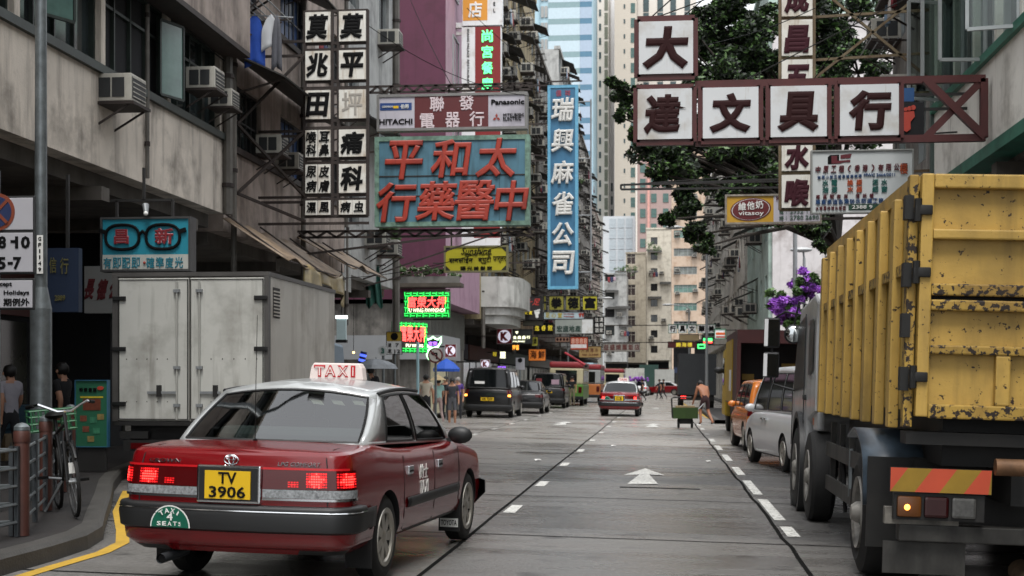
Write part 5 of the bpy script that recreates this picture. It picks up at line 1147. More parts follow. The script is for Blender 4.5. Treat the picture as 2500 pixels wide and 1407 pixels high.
# appliance shop sign
Y = 31.0; LILAC = mat('pale_lilac_panel', hx('b5b2bb'), .4, var=.04, dirt=hx('7c7880'), da=.15, ds=(5, 5, 1)); SMAR = mat('sign_maroon', hx('5a2123'), .45, var=.06)
s = Sign('shop_sign', 'long appliance shop sign with maroon middle and pale lilac ends above the blue sign', (920, 228, 1288, 318), Y, LILAC, mat('dull_alu_frame', hx('7d7c7a'), .5, .3, var=.2), .25, .06)
s.plate(1013, 234, 1193, 313, SMAR)
s.put([(t, x, y, 36, 37) for t, x, y in (('聯', 1068, 254), ('發', 1140, 252), ('電', 1044, 295), ('器', 1106, 293), ('行', 1165, 292))], mat('sign_pale_pink', hx('cfc0c4'), .5, var=0), bold=.02)
s.plate(928, 249, 1006, 267, mat('sign_blue', hx('24427a'), .4, var=0)); s.put([('GERMAN', 946, 258, 26, 5), ('·伯爵', 988, 258, 22, 11)], WINK); b = MB(); c = s.p(967, 259); b.box(c.x - .06, c.x + .06, Y - .014, Y - .008, c.z - .03, c.z + .025, PLY); b.build('emblem', s.e, wc=True)
s.put([('HITACHI', 967, 295, 82, 14)], SBLK, bold=.035); s.put([('Panasonic', 1240, 252, 80, 13)], SBLK, bold=.035); s.put([('MITSUBISHI', 1254, 284, 50, 8), ('ELECTRIC', 1251, 293, 44, 8)], SBLK, bold=.01)
b = MB(); c = s.p(1213, 290); u = s.sz(9, 9)[0]
for a in (90, 210, 330):
    v = Vector((math.cos(R(a)), 0, math.sin(R(a)))); n_ = Vector((-v.z, 0, v.x)); q = c + Vector((0, -.012, 0)); b.add([q, q + v * u * .58 - n_ * u * .33, q + v * u * 1.16, q + v * u * .58 + n_ * u * .33], [(0, 1, 2, 3)], MATS['sign_red'])
b.build('emblem', s.e, wc=True)
a, c = s.p(690, 220), s.p(1290, 205); a2 = s.p(918, 222)
s.bars(lattice(a.z, c.z, LXF, s.x1 + .1, Y + .12, 16, .02) + [((x, Y + .12, s.z1), (x, Y + .12, c.z)) for x in (s.x0 + .3, s.x0 + 1.6, s.x1 - .3)], RUST, .022, 'support_truss')
# blue medicine shop sign with raised red characters
TEAL = mat('weathered_teal_panel', hx('4a7486'), .55, var=.1, vs=1.5, dirt=hx('2d474f'), da=.3, ds=(7, 7, .5)); TFR = mat('weathered_green_frame', hx('6f8f80'), .6, var=.2, vs=8, dirt=hx('3b4a40'), da=.5, ds=(9, 9, 9))
s = Sign('medicine_shop_sign', 'large weathered blue sign with raised red characters in a pale green frame', (915, 332, 1293, 552), Y, TEAL, TFR, .3, .10)
it = [('平', 988, 390, 92, 96), ('和', 1102, 388, 92, 94), ('太', 1215, 388, 96, 96), ('行', 968, 493, 96, 98), ('藥', 1068, 491, 96, 96), ('醫', 1160, 491, 96, 98), ('中', 1249, 493, 78, 98)]
s.put(it, mat('sign_letter_edge', hx('3a1512'), .6), .03, 'lettering_backing', .03, bold=.038, shear=.14); s.put(it, SRED, .06, 'lettering', .012, bold=.022, shear=.14)
b = MB()
for px in (1020, 1128, 1220): a, c = s.p(px, 338), s.p(px, 546); b.box(a.x - .008, a.x + .008, Y - .006, Y - .001, c.z, a.z, mat('panel_seam', hx('33545f'), .6))
for py in (429, 478): a, c = s.p(922, py), s.p(1286, py); b.box(a.x, c.x, Y - .012, Y - .001, a.z - .012, a.z + .012, RUST)
b.build('panel_seam', s.e, wc=True)
a, c = s.p(918, 575), s.p(1290, 560)
s.bars(lattice(a.z, c.z, LXF, s.x1 + .1, Y + .15, 12, .02) + [((LXF, Y + .15, s.z1 - .3), (s.x0, Y + .15, s.z1 - .3)), ((LXF, Y - 1.6, a.z - .6), (s.x1 - .4, Y + .1, c.z))], RUST, .024, 'support_truss')
# yellow parlour sign
Y = 40.0; OLY = mat('olive_yellow_panel', hx('a8a022'), .45, var=.06, vs=2)
s = Sign('parlour_sign', 'olive yellow beauty parlour sign with black script and dark cut corners', (1084, 600, 1240, 665), Y, OLY, mat('parlour_frame', hx('6d6a4a'), .5), .2, .05)
b = MB()
for cx, cy in ((1088, 604), (1236, 604), (1088, 661), (1236, 661)):
    for i, (ox, oy, r_) in enumerate(((0, 0, .11), (.08, 0, .055), (0, .08, .055))):
        c = s.p(cx, cy); sx = 1 if cx < 1100 else -1; sz_ = -1 if cy < 620 else 1
        pts = [(0, 0)] + [(r_ * math.cos(R(t)), r_ * math.sin(R(t))) for t in range(0, 91, 15)]
        b.add([(c.x + sx * (ox + p[0]), Y - .006 - .001 * i, c.z + sz_ * (oy + p[1])) for p in pts], [list(range(len(pts)))], mat('olive_black', hx('1f1d10'), .5))
b.build('corner_ornament', s.e, wc=True)
s.put([('Sunshine', 1164, 613, 72, 17), ('Beauty Parlor', 1168, 622, 66, 8)], SBLK, shear=.3, bold=.0); s.put([('सनसाईन', 1126, 635, 58, 17), ('ब्युटी', 1184, 635, 32, 19), ('पार्लर', 1220, 635, 32, 17)], SBLK, bold=.008); s.put([(c, 1131 + i * 16, 656, 13, 11) for i, c in enumerate('陽光美髮廊')], SBLK, bold=.02)
sg = [((LXF, Y + .1, s.z1 + .42), (s.x1, Y + .1, s.z1 + .42)), ((LXF, Y + .1, s.z1 + .3), (s.x1, Y + .1, s.z1 + .3)), ((LXF, Y - 1.8, s.z0 - .3), (s.x0 + 1.4, Y, s.z1 + .3)), ((LXF, Y - 1.8, s.z0 - .5), (s.x0, Y, s.z0 + .2))] + [((x, Y + .1, s.z1), (x, Y + .1, s.z1 + .42)) for x in (s.x0 + .2, s.x1 - .2)]
s.bars(sg, RUST, .022, 'support_arm')
# tall blue vertical sign
Y = 50.0; BLU = mat('sign_sky_blue', hx('35698a'), .5, var=.08, vs=2, dirt=hx('1f4d6b'), da=.25, ds=(9, 9, .5)); BLF = mat('sign_pale_blue_frame', hx('5f9dbb'), .5, var=.12, vs=8)
s = Sign('vertical_sign', 'tall narrow sky blue vertical sign with raised white characters', (1337, 208, 1411, 706), Y, BLU, BLF, .3, .10)
s.put([(c, 1374, y, 54, 58) for c, y in zip('瑞興麻雀公司', (268, 344, 422, 498, 572, 642))], mat('raised_grey_white', hx('c9c8c4'), .6, var=.25, vs=14), .05, ext=.05, bold=.035, shear=.1)
s.put([('儂', 1364, 228, 14, 16), ('祥', 1386, 228, 14, 16)], mat('faded_red_char', hx('8a3f55'), .6), bold=.02)
sg = []
for py in (206, 300, 390, 480, 560, 640): a = s.p(1337, py); sg.append(((LXF, Y + .15, a.z), (s.x0, Y + .15, a.z)))
for py in (250, 380, 500): a = s.p(1337, py); sg.append(((LXF, Y + 1.5, a.z + .8), (s.x0, Y + .2, a.z)))
sg.append(((s.x0 - .1, Y - .05, s.z1 + .12), (s.x1 + .15, Y - .05, s.z1 + .12))); s.bars(sg, RUST, .025, 'support_arm'); b = MB(); b.tube((s.x1 + .45, Y + .1, s.z0 + .3), (s.x1 + .45, Y + .1, s.z1 - .5), .03, GREYM, 6)
for k in range(4): b.tube((s.x1, Y + .1, s.z0 + .6 + k * 2), (s.x1 + .45, Y + .1, s.z0 + .6 + k * 2), .02, GREYM, 6)
b.build('lamp_pole', s.e, wc=True)
# hotel signs
Y = 55.0; OR = mat('sign_orange', hx('d59233'), .5, var=.04); NEOG = mat('neon_green', hx('58ff8c'), .4, var=0, emit=1.2); DKRED = mat('sign_dark_red', hx('7d1f1f'), .5, var=.06)
s = Sign('hotel_sign', 'white and orange vertical hotel sign high on the pink hotel', (1129, -60, 1226, 62), Y, WHITE, None, .4, 0); s.plate(1130, -58, 1190, 50, OR); s.put([('店', 1160, 24, 34, 40)], WINK, .02, bold=.03); s.put([(c, 1207, y, 5, 9) for c, y in (('H', -38), ('O', -22), ('T', -6), ('E', 11), ('L', 27))], SBLK)
s.bars([((-8, Y + .2, s.z0 + .05), (s.x0, Y + .2, s.z0 + .05))], WHITE, .1, 'support_arm')
s = Sign('restaurant_sign', 'dark red and white vertical restaurant sign with green neon characters below the hotel sign', (1127, 66, 1223, 340), Y, WHITE, None, .4, 0); s.plate(1160, 66, 1222, 340, DKRED); s.put([(c, 1190, y, 27, 30) for c, y in zip('尚宮餐廳', (89, 128, 167, 206))], NEOG, .04, ext=.02, bold=.02)
s.put([('SANG MAY', 1142, 0, 0, 0)] if False else [], SBLK); b = MB(); c = s.p(1143, 105); b.text('SHANG PALACE', c + Vector((0, -.012, 0)), s.sz(70, 5)[:1] + (.09,), SBLK, x=(0, 0, -1), up=(1, 0, 0)); c = s.p(1143, 180); b.text('RESTAURANT', c + Vector((0, -.012, 0)), (1.1, .09), SBLK, x=(0, 0, -1), up=(1, 0, 0)); b.build('lettering', s.e, wc=True); s.bars([((-8, Y + .2, s.z0 + .1), (s.x0, Y + .2, s.z0 + .1)), ((-8, Y + .2, s.z1 - .2), (s.x0, Y + .2, s.z1 - .2))], WHITE, .06, 'support_arm')
s = Sign('hotel_sign', 'lower white and red vertical sign showing between the blue sign and the yellow parlour sign', (1127, 540, 1223, 600), Y, WHITE, None, .4, 0); s.plate(1157, 540, 1221, 581, DKRED)
# pawnshop neon
Y = 46.0; NEOR = mat('neon_red', hx('ff4a44'), .4, var=0, emit=1.7); NEOW = mat('neon_cream', hx('f3f3cf'), .4, var=0, emit=.9); NEOGB = mat('neon_green_border', hx('2fdf5a'), .4, var=0, emit=.75); NEOV = mat('neon_violet', hx('a56cf0'), .4, var=0, emit=.9); NEOL = mat('neon_pale_green', hx('b8ffc0'), .4, var=0, emit=1.3); NBK = mat('neon_back', hx('170a0c'), .5, var=0); NGBK = mat('neon_green_back', hx('1f6b33'), .5, var=0)
def neon_border(s, m, r=.018, n=7, k=.12):
    b = MB(); y = s.Y - .03; X0, X1, Z0, Z1 = s.x0, s.x1, s.z0, s.z1
    def run(p, q, cnt, nn):
        p, q, nn = Vector(p), Vector(q), Vector(nn)
        for i in range(cnt): a, c = p.lerp(q, (i + .06) / cnt), p.lerp(q, (i + .94) / cnt); b.path([a, a + nn * k, c + nn * k, c + nn * k * .35, a.lerp(c, .35) + nn * k * .35], r, m, 5)
    nz = max(2, int(n * (Z1 - Z0) / (X1 - X0)))
    run((X0 + .02, y, Z1 - .02), (X1 - .02, y, Z1 - .02), n, (0, 0, -1)); run((X1 - .02, y, Z0 + .02), (X0 + .02, y, Z0 + .02), n, (0, 0, 1)); run((X0 + .02, y, Z0 + k), (X0 + .02, y, Z1 - k), nz, (1, 0, 0)); run((X1 - .02, y, Z1 - k), (X1 - .02, y, Z0 + k), nz, (-1, 0, 0)); b.build('neon_border', s.e, wc=True)
s = Sign('pawnshop_sign', 'green bordered pawnshop neon sign with red characters facing the street', (986, 712, 1098, 776), Y, NGBK, None, .2, 0); s.plate(994, 721, 1090, 766, NBK, .01)
s.put([(c, 1006 + i * 24, 738, 22, 27) for i, c in enumerate('富榮大押')], NEOR, .03, ext=.012, bold=.02, shear=.12); s.put([('FU WING PAWNSHOP', 1042, 758, 93, 10)], NEOW, .03, ext=.01, bold=.01, shear=.1); neon_border(s, NEOGB)
s.bars([((LXF, Y + .1, s.z1 + .05), (s.x1, Y + .1, s.z1 + .05)), ((LXF, Y + .1, s.z0 - .05), (s.x1, Y + .1, s.z0 - .05))], RUST, .03, 'support_arm')
s = Sign('pawnshop_sign', 'second pawnshop neon sign turned half away below the first', (982, 786, 1090, 862), 44.6, NGBK, None, .2, 0); s.plate(992, 797, 1080, 850, NBK, .01); s.put([(c, 1006 + i * 22, 815, 20, 40) for i, c in enumerate('富榮大押')], NEOR, .03, ext=.012, bold=.03); s.put([('FU WING', 1044, 844, 60, 8)], NEOW, .03, ext=.01, bold=.02); neon_border(s, NEOGB, .016)
s.e.rotation_euler = (0, 0, R(56)); s.e.location = (*Wp(1005, 862, Y=44.6)[:2], s.z0)
s = Sign('neon_emblem', 'pale green neon outline of a bat over a coin hanging beside the pawnshop sign', (1036, 808, 1078, 876), 45.6, None); b = MB(); c = s.p(1057, 838); k = s.sz(20, 20)[0]; y = 45.6
up = [(-1, .75), (-.95, .1), (-.6, -.45), (0, -.62), (.6, -.45), (.95, .1), (1, .75), (.6, .42), (.25, .55), (0, .75), (-.25, .55), (-.6, .42), (-1, .75)]
b.path([(c.x + p[0] * k, y, c.z + p[1] * k) for p in up], .035, NEOL, 6); c2 = c + Vector((0, 0, -k * 1.35)); b.path([(c2.x + .72 * k * math.cos(R(t)), y, c2.z + .72 * k * math.sin(R(t))) for t in range(-100, 250, 20)], .035, NEOL, 6); b.build('neon_outline', s.e, wc=True)
b = MB(); b.text('富榮', c + Vector((0, -.02, -.02)), (k * 1.1, k * .55), NEOV, ext=.01, bold=.02); b.text('押', c2 + Vector((0, -.02, 0)), (k * .65, k * .65), NEOV, ext=.01, bold=.02); b.build('lettering', s.e, wc=True); b = MB(); b.prism([(c.x + p[0] * k * .8, c.z + p[1] * k * .8) for p in up[:-1]], 'y', y + .02, y + .06, NBK); b.lathe([(0, 0), (.6 * k, 0), (.6 * k, .04), (0, .04)], (c2.x, y + .02, c2.z), (0, 1, 0), NBK, n=20); b.build('back_board', s.e, wc=True)
b = MB(); b.tube((c2.x - .5, y + .05, c2.z), (LXF, y + .05, c2.z + .6), .03, RUST, 6); b.build('support_arm', s.e, wc=True)
# coloured led board on the round balcony, convenience shop signs and the small signs of the left row
s = Sign('led_sign', 'small colourful lit board on the rounded white balcony', (1175, 682, 1216, 718), 63.2, mat('led_board', hx('1a1c3a'), .4, var=0), GREYM, .12, .03)
for i, (m, y0) in enumerate(((NEOR, 690), (mat('led_yellow', hx('ffc23a'), .4, var=0, emit=1), 698), (NEOR, 706), (MATS['led_yellow'], 713))): s.put([(c, 1192 + j * 7, y0, 6, 6) for j, c in enumerate('按摩足浴'[:3] if i % 2 else '三樓足浴'[:3])], m, .012, bold=.02)
b = MB(); c = s.p(1182, 706); b.ball((c.x, 63.19, c.z), .1, mat('led_blue', hx('3f4bff'), .4, var=0, emit=1.6), 8, (.7, .3, 1.7)); b.build('led_figure', s.e, wc=True)
def ksign(label, rect, Y, frame=None):
    s = Sign('shop_sign', label, rect, Y, mat('k_maroon', hx('6a1822'), .45, var=0, emit=.08), frame or mat('k_frame', hx('a9a4a6'), .5, var=0), .15, .02); cx, cy = (rect[0] + rect[2]) / 2, (rect[1] + rect[3]) / 2; c = s.p(cx, cy); r_ = (s.x1 - s.x0) * .42
    b = MB(); b.lathe([(0, 0), (r_, 0), (r_, .02), (0, .02)], (c.x, Y - .022, c.z), (0, 1, 0), mat('k_white', hx('d9d5e4'), .4, var=0, emit=.35), n=28); o = b.build('disc', s.e, wc=True); s.put([('K', cx, cy, (rect[2] - rect[0]) * .52, (rect[3] - rect[1]) * .58)], MATS['k_maroon'], .03, bold=.08); s.bars([((s.x0 - 1.2, Y + .08, s.z1 - .1), (s.x0, Y + .08, s.z1 - .1))], DARK, .03, 'support_arm'); return s
ksign('large maroon square sign with a K in a white circle hung over the left pavement', (1213, 803, 1250, 840), 70); ksign('small maroon K sign above the black people carrier', (1173, 878, 1196, 901), 60); ksign('maroon K sign mounted on the grey fascia of the pink hotel', (1086, 840, 1114, 873), 52.25)
def ss(label, rect, Y, face, items, m, frame=None, name='shop_sign', **k):
    s = Sign(name, label, rect, Y, face, frame or DARK, .14, .03); 
    if items: s.put(items, m, **k)
    x = s.x0; s.bars([((min(LXF, x - .3), Y + .08, s.z1 - .06), (x, Y + .08, s.z1 - .06))] if x < 1 else [((s.x1, Y + .08, s.z1 - .06), (max(4.6, s.x1), Y + .08, s.z1 - .06))], RUST, .03, 'support_arm'); return s
SYL = mat('sign_yellow', hx('b5a126'), .5, var=.1, vs=3); SGR = mat('sign_lit_yellow', hx('d9c43a'), .5, var=0, emit=.25); SGN = mat('sign_green', hx('1f8a5a'), .5, var=0, emit=.15); RDL = mat('sign_red_script', hx('b53a33'), .5, var=0, emit=.1)
s = ss('black foot massage sign with red script, yellow characters and a white footprint', (1243, 724, 1325, 781), 68, mat('sign_charcoal', hx('1d191a'), .5, var=.1), [(c, 1256 + i * 18, 738, 16, 16) for i, c in enumerate('魅力十足')], RDL, bold=.005, shear=.3)
s.put([(c, 1251 + i * 11, 764, 9, 9) for i, c in enumerate('歡迎男女賓')], SGR, bold=.02); s.put([('1/F', 1272, 774, 16, 6)], SGN); b = MB(); c = s.p(1252, 774); b.add([(c.x - .14, 67.98, c.z), (c.x - .05, 67.98, c.z + .07), (c.x - .05, 67.98, c.z + .03), (c.x + .12, 67.98, c.z + .03), (c.x + .12, 67.98, c.z - .03), (c.x - .05, 67.98, c.z - .03), (c.x - .05, 67.98, c.z - .07)], [tuple(range(7))], WINK); b.build('arrow', s.e, wc=True)
def foot(s, px, py, h_, m):
    c = s.p(px, py); b = MB(); pts = [(-.3, .28), (.3, .32), (.33, .1), (.16, -.1), (.17, -.38), (.02, -.5), (-.16, -.4), (-.17, -.15), (-.28, .08)]; k = s.sz(h_, h_)[1]; b.prism([(c.x + p[0] * k, c.z + p[1] * k) for p in pts], 'y', s.Y - .02, s.Y - .004, m)
    for i in range(5): b.lathe([(0, 0), (k * (.1 - i * .012), 0), (k * (.1 - i * .012), .016), (0, .016)], (c.x + k * (.27 - i * .145), s.Y - .02, c.z + k * (.46 - .03 * i)), (0, 1, 0), m, n=10)
    b.build('footprint', s.e, wc=True)
foot(s, 1311, 767, 21, WINK)
ss('blank dull grey strip sign under the foot massage sign', (1277, 782, 1326, 796), 68.2, mat('dull_strip', hx('4c4a3c'), .5), [], SYL)
for i, (c, x0, x1) in enumerate((('十', 1327, 1334), ('拳', 1340, 1377), ('德', 1381, 1417), ('富', 1422, 1459))):
    ss(['narrow olive edge of a square character sign behind the foot massage sign', 'olive square sign second from the left in the row behind the foot massage sign', 'olive square sign beside the bright yellow one in the far row', 'bright yellow square sign at the right end of the olive row'][i], (x0, 722, x1, 758), 76, mat('sign_olive_%d' % (i // 3), [hx('8a8432'), hx('b5ad2c')][i // 3], .5, var=.1), [(c, (x0 + x1) / 2, 740, (x1 - x0) * .76, 28)], SBLK, bold=.04)
s = ss('pale blue white banner sign with yellow characters and two red footprints', (1327, 761, 1427, 780), 74, mat('pale_banner', hx('a9bcc4'), .5, var=.06), [(c, 1337 + i * 15, 770, 11, 12) for i, c in enumerate('足心堂')], SYL, bold=.02); s.put([('foot reflexology', 1389, 767, 26, 4), ('massage', 1389, 774, 26, 4)], SRED); foot(s, 1416, 770, 11, SRED); foot(s, 1423, 770, 11, SRED)
s = ss('grey sign with dark green estate agent characters and a white right end', (1354, 778, 1449, 816), 80, mat('agent_grey', hx('9aa09b'), .5, var=.08), [(c, 1366 + i * 15, 803, 14, 16) for i, c in enumerate('宏廬地產')], mat('agent_green', hx('1f3c33'), .5), bold=.03); s.plate(1421, 780, 1447, 814, WHITE)
s = ss('black sign with two columns of white characters right of the estate agent sign', (1449, 773, 1475, 816), 84, SBLK, [(c, 1457 + (i % 2) * 11, 781 + (i // 2) * 13, 9, 10) for i, c in enumerate('注漢儀德酒家')], WINK, bold=.01)
ss('black sign with three yellow characters', (1302, 788, 1351, 818), 78, SBLK, [(c, 1311 + i * 16, 801, 11, 14) for i, c in enumerate('逸春館')], SGR, bold=.01)
s = ss('dark jewellery shop sign with white heart and white characters', (1250, 804, 1300, 840), 74, mat('sign_slate', hx('2a2c2b'), .5), [(c, 1257 + i * 11, 824, 9, 8) for i, c in enumerate('金鑫鑫行')], NEOW, bold=.02); s.put([('Love Jewelry', 1266, 834, 32, 6)], NEOW, shear=.3); b = MB(); c = s.p(1262, 812); k = .09; b.add([(c.x, 73.98, c.z - k), (c.x + k * .9, 73.98, c.z + k * .3), (c.x + k * .5, 73.98, c.z + k * .8), (c.x, 73.98, c.z + k * .4), (c.x - k * .5, 73.98, c.z + k * .8), (c.x - k * .9, 73.98, c.z + k * .3)], [tuple(range(6))], NEOW); b.build('heart', s.e, wc=True)
s = ss('orange red sign with white figures 8888 and a white lower half', (1392, 822, 1436, 855), 88, mat('sign_orange_red', hx('b2492c'), .5, var=.06), [(c, 1399 + i * 10, 833, 8, 13) for i, c in enumerate('8888')], mat('sign_pinkish', hx('dcb5a2'), .5), bold=.01); s.plate(1393, 841, 1432, 850, WHITE)
ss('beige sign with faint brown characters left of the far minibus', (1413, 845, 1468, 874), 96, mat('sign_beige', hx('a08a58'), .5, var=.08), [(c, 1423 + i * 11, 855, 9, 10) for i, c in enumerate('大波灣冷')] + [('tel 2388', 1441, 866, 40, 4)], mat('sign_brown', hx('6d4a2a'), .5))
ss('pinkish sign with dark round blots above the dark shop fronts', (1355, 822, 1391, 836), 86, mat('sign_pinkbeige', hx('9a7c68'), .5), [(c, 1361 + i * 8, 829, 6, 7) for i, c in enumerate('●●●●')], SBRN)
ss('orange lit sign with characters deep under the left arcade', (1290, 852, 1333, 882), 82, mat('sign_lit_orange', hx('c8702c'), .5, var=.2, vs=4, emit=.22), [('海', 1302, 866, 16, 20), ('鮮', 1322, 866, 16, 20)], SBRN, bold=.02)
ss('yellow green sign next to the jewellery sign', (1298, 822, 1314, 846), 75, mat('sign_yellowgreen', hx('8f8a2c'), .5, var=.2, vs=6, emit=.06), [('牌', 1306, 834, 9, 16)], SBLK)
for lb, r_, t, m in (('pair of orange lit characters under the jewellery sign', (1250, 841, 1268, 856), '押當', mat('lit_orange_char', hx('ffa840'), .4, var=0, emit=.9)), ('white lit character sign at the arcade edge', (1219, 857, 1236, 878), '麗', NEOW), ('yellow lit vertical characters at the arcade', (1202, 858, 1214, 872), '報', SGR), ('violet lit low sign behind the black people carrier', (1214, 893, 1236, 901), '美容美髮', NEOV)):
    ss(lb, r_, 72, NBK, [(c, r_[0] + (i + .5) * (r_[2] - r_[0]) / len(t), (r_[1] + r_[3]) / 2, (r_[2] - r_[0]) / len(t) * .85, (r_[3] - r_[1]) * .8) for i, c in enumerate(t)], m)
s = ss('row of weathered white squares with brown characters across the far end of the street', (1471, 838, 1562, 859), 128, mat('far_sign_grey', hx('8b8680'), .5, var=.1), [(c, 1480 + i * 15, 848, 12, 14) for i, c in enumerate('益盛燒臘飯店')], mat('far_sign_red', hx('5b2722'), .5), bold=.02)
o = TOP('awning_arm', 'long pink red awning pole leaning out over the green minibus', 'pole', (-6, 80, 4)); b = MB(); p, q = Wp(1380, 862, Y=82), Wp(1431, 893, Y=80); b.tube(p, q, .07, mat('pink_red_pole', hx('b5424d'), .5), 8); b.ball(q, .1, DARK, 8); b.build('pole', o, wc=True)
# near left signs
Y = 19.6; OPT = mat('sign_cyan', hx('1f7f93'), .45, var=.05, vs=1.2); OPTW = mat('sign_grey_white', hx('a9aba5'), .45, var=.05)
s = Sign('optician_sign', 'turquoise optician sign with a pair of black spectacles and red characters', (246, 530, 466, 663), Y, OPT, mat('optician_frame', hx('3a3a3a'), .5), .22, .03); s.plate(249, 622, 462, 661, OPTW)
b = MB(); k = s.sz(41, 30)
for cx, sg in ((300, -1), (399, 1)):
    c = s.p(cx, 579); pts = []
    for t in range(0, 361, 15): a = R(t); pts.append((c.x + k[0] * math.copysign(abs(math.cos(a)) ** .75, math.cos(a)), Y - .02, c.z + k[1] * math.copysign(abs(math.sin(a)) ** .8, math.sin(a))))
    b.path(pts, .022, SBLK, 6); e_ = c.x + sg * k[0]; b.obox((e_, Y - .02, c.z + .07), (e_ + sg * .09, Y - .02, c.z + .10), .03, .06, SBLK)
a, c = s.p(340, 574), s.p(359, 574); b.path([a + Vector((0, -.02, 0)), a.lerp(c, .5) + Vector((0, -.02, .05)), c + Vector((0, -.02, 0))], .025, SBLK, 6); b.build('spectacles', s.e, wc=True)
for nm_, m, bo, of in (('lettering_edge', mat('pinkish_edge', hx('b78f95'), .5), .055, .016), ('lettering', mat('opt_red', hx('7a1f26'), .5, var=0), .02, .026)): s.put([('昌', 298, 578, 36, 36), ('新', 402, 578, 46, 40)], m, of, nm_, bold=bo)
s.put([(c, 263 + i * 23.2, 642, 20, 27) for i, c in enumerate('有即配即') ] + [(c, 368 + i * 23.2, 642, 20, 27) for i, c in enumerate('確準度光')], mat('opt_teal', hx('1a6f80'), .5, var=0), bold=.015); b = MB(); c = s.p(354, 642); b.ball((c.x, Y - .02, c.z), .02, SRED, 8); b.build('dot', s.e, wc=True)
s.bars([((s.x0 + .2, Y + .1, s.z1), (s.x0 + .2, Y + .1, s.z1 + .25)), ((s.x1 - .3, Y + .1, s.z1), (s.x1 - .3, Y + .1, s.z1 + .25)), ((s.x0 + .1, Y + .1, s.z1 + .25), (s.x1 - .3, Y + .1, s.z1 + .25)), ((s.x0 + .6, Y + .1, s.z1 + .25), (s.x0 + .6, Y + .1, 4.6))], DARK, .018, 'support_arm')
b = MB(); c = s.p(362, 520); b.tube((c.x, Y - .1, c.z + .1), (c.x + .03, Y - .16, c.z - .02), .05, GREYM, 10, .03); b.ball((c.x + .03, Y - .17, c.z - .03), .035, WINK, 8); b.build('spot_lamp', s.e, wc=True)
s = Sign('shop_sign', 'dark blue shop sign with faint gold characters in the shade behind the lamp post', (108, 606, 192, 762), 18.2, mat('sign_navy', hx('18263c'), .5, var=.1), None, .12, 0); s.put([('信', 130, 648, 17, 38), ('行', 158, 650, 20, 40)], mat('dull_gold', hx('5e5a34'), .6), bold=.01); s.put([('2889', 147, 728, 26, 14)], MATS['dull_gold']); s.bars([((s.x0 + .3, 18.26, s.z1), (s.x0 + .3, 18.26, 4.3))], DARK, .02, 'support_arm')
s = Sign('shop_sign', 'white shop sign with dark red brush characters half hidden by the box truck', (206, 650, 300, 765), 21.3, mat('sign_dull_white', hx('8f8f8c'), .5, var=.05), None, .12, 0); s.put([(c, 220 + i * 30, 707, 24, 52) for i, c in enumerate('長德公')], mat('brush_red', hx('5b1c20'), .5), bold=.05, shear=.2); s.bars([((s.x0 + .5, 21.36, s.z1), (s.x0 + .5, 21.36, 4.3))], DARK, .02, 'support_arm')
# parking plates on the left edge
Y = 13.2; PG = mat('plate_grey_white', hx('a4a3a8'), .5, var=.03, vs=3)
P_ = TOP('parking_sign', 'stack of grey white parking plates with a no stopping roundel at the left edge', 'traffic sign', (*Wp(-10, 900, Y=Y)[:2], .25))
def pl(x0, y0, x1, y1, nm_='plate'):
    a0, a1, z0, z1 = SR(x0, y0, x1, y1, Y); b = MB(); b.bbox(a0 - .02, a1 + .02, Y + .006, Y + .03, z0 - .02, z1 + .02, TRIM, .01); b.bbox(a0, a1, Y, Y + .02, z0, z1, PG, .006); return b.build(nm_, P_, wc=True)
wp = lambda px, py, o=.005: Vector((*Wp(px, py, Y=Y - o)[:2], Wp(px, py, Y=Y)[2])) 
q = pl(-95, 484, 80, 562); pl(-95, 569, 80, 665); pl(-95, 685, 79, 752)
b = MB(); c = wp(-8, 518); k = 48 * Y / F
b.lathe([(0, 0), (k, 0), (k, .006), (0, .006)], (c.x, Y - .006, c.z), (0, 1, 0), mat('roundel_orange', hx('7a3a24'), .5), n=36); b.lathe([(0, 0), (k * .82, 0), (k * .82, .006), (0, .006)], (c.x, Y - .011, c.z), (0, 1, 0), mat('roundel_blue', hx('1f2c52'), .5), n=36)
for a in (45, 135): v = Vector((math.cos(R(a)), 0, math.sin(R(a)))) * k * .84; p = Vector((c.x, Y - .014, c.z)); b.obox(p - v, p + v, .004, .03, MATS['roundel_orange'], up=(v.z, 0, -v.x))
b.build('roundel', P_, wc=True)
b = MB()
for t, px, py, w_, h_ in (('8', 5, 592, 22, 32), ('-', 32, 590, 14, 7), ('10', 55, 592, 40, 32), ('5', 4, 643, 22, 32), ('-', 25, 643, 14, 7), ('7', 42, 643, 22, 32)): b.text(t, wp(px, py), (w_ * Y / F, h_ * Y / F), SBLK, bold=.04, ext=.003)
for t, px, py, w_, h_ in (('Except', 6, 695, 50, 15), ('Holidays', 40, 716, 68, 14), ('期例外', 40, 738, 70, 20), ('公眾假', -35, 738, 66, 20), ('General', -42, 716, 58, 14)): b.text(t, wp(px, py), (w_ * Y / F, h_ * Y / F), SBLK, bold=.03, ext=.003)
b.build('lettering', P_, wc=True); b = MB(); x = Wp(-10, 900, Y=Y + .08).x; b.tube((x, Y + .09, .2), (x, Y + .09, 3.6), .04, GALV, 10); b.build('post', P_, wc=True)
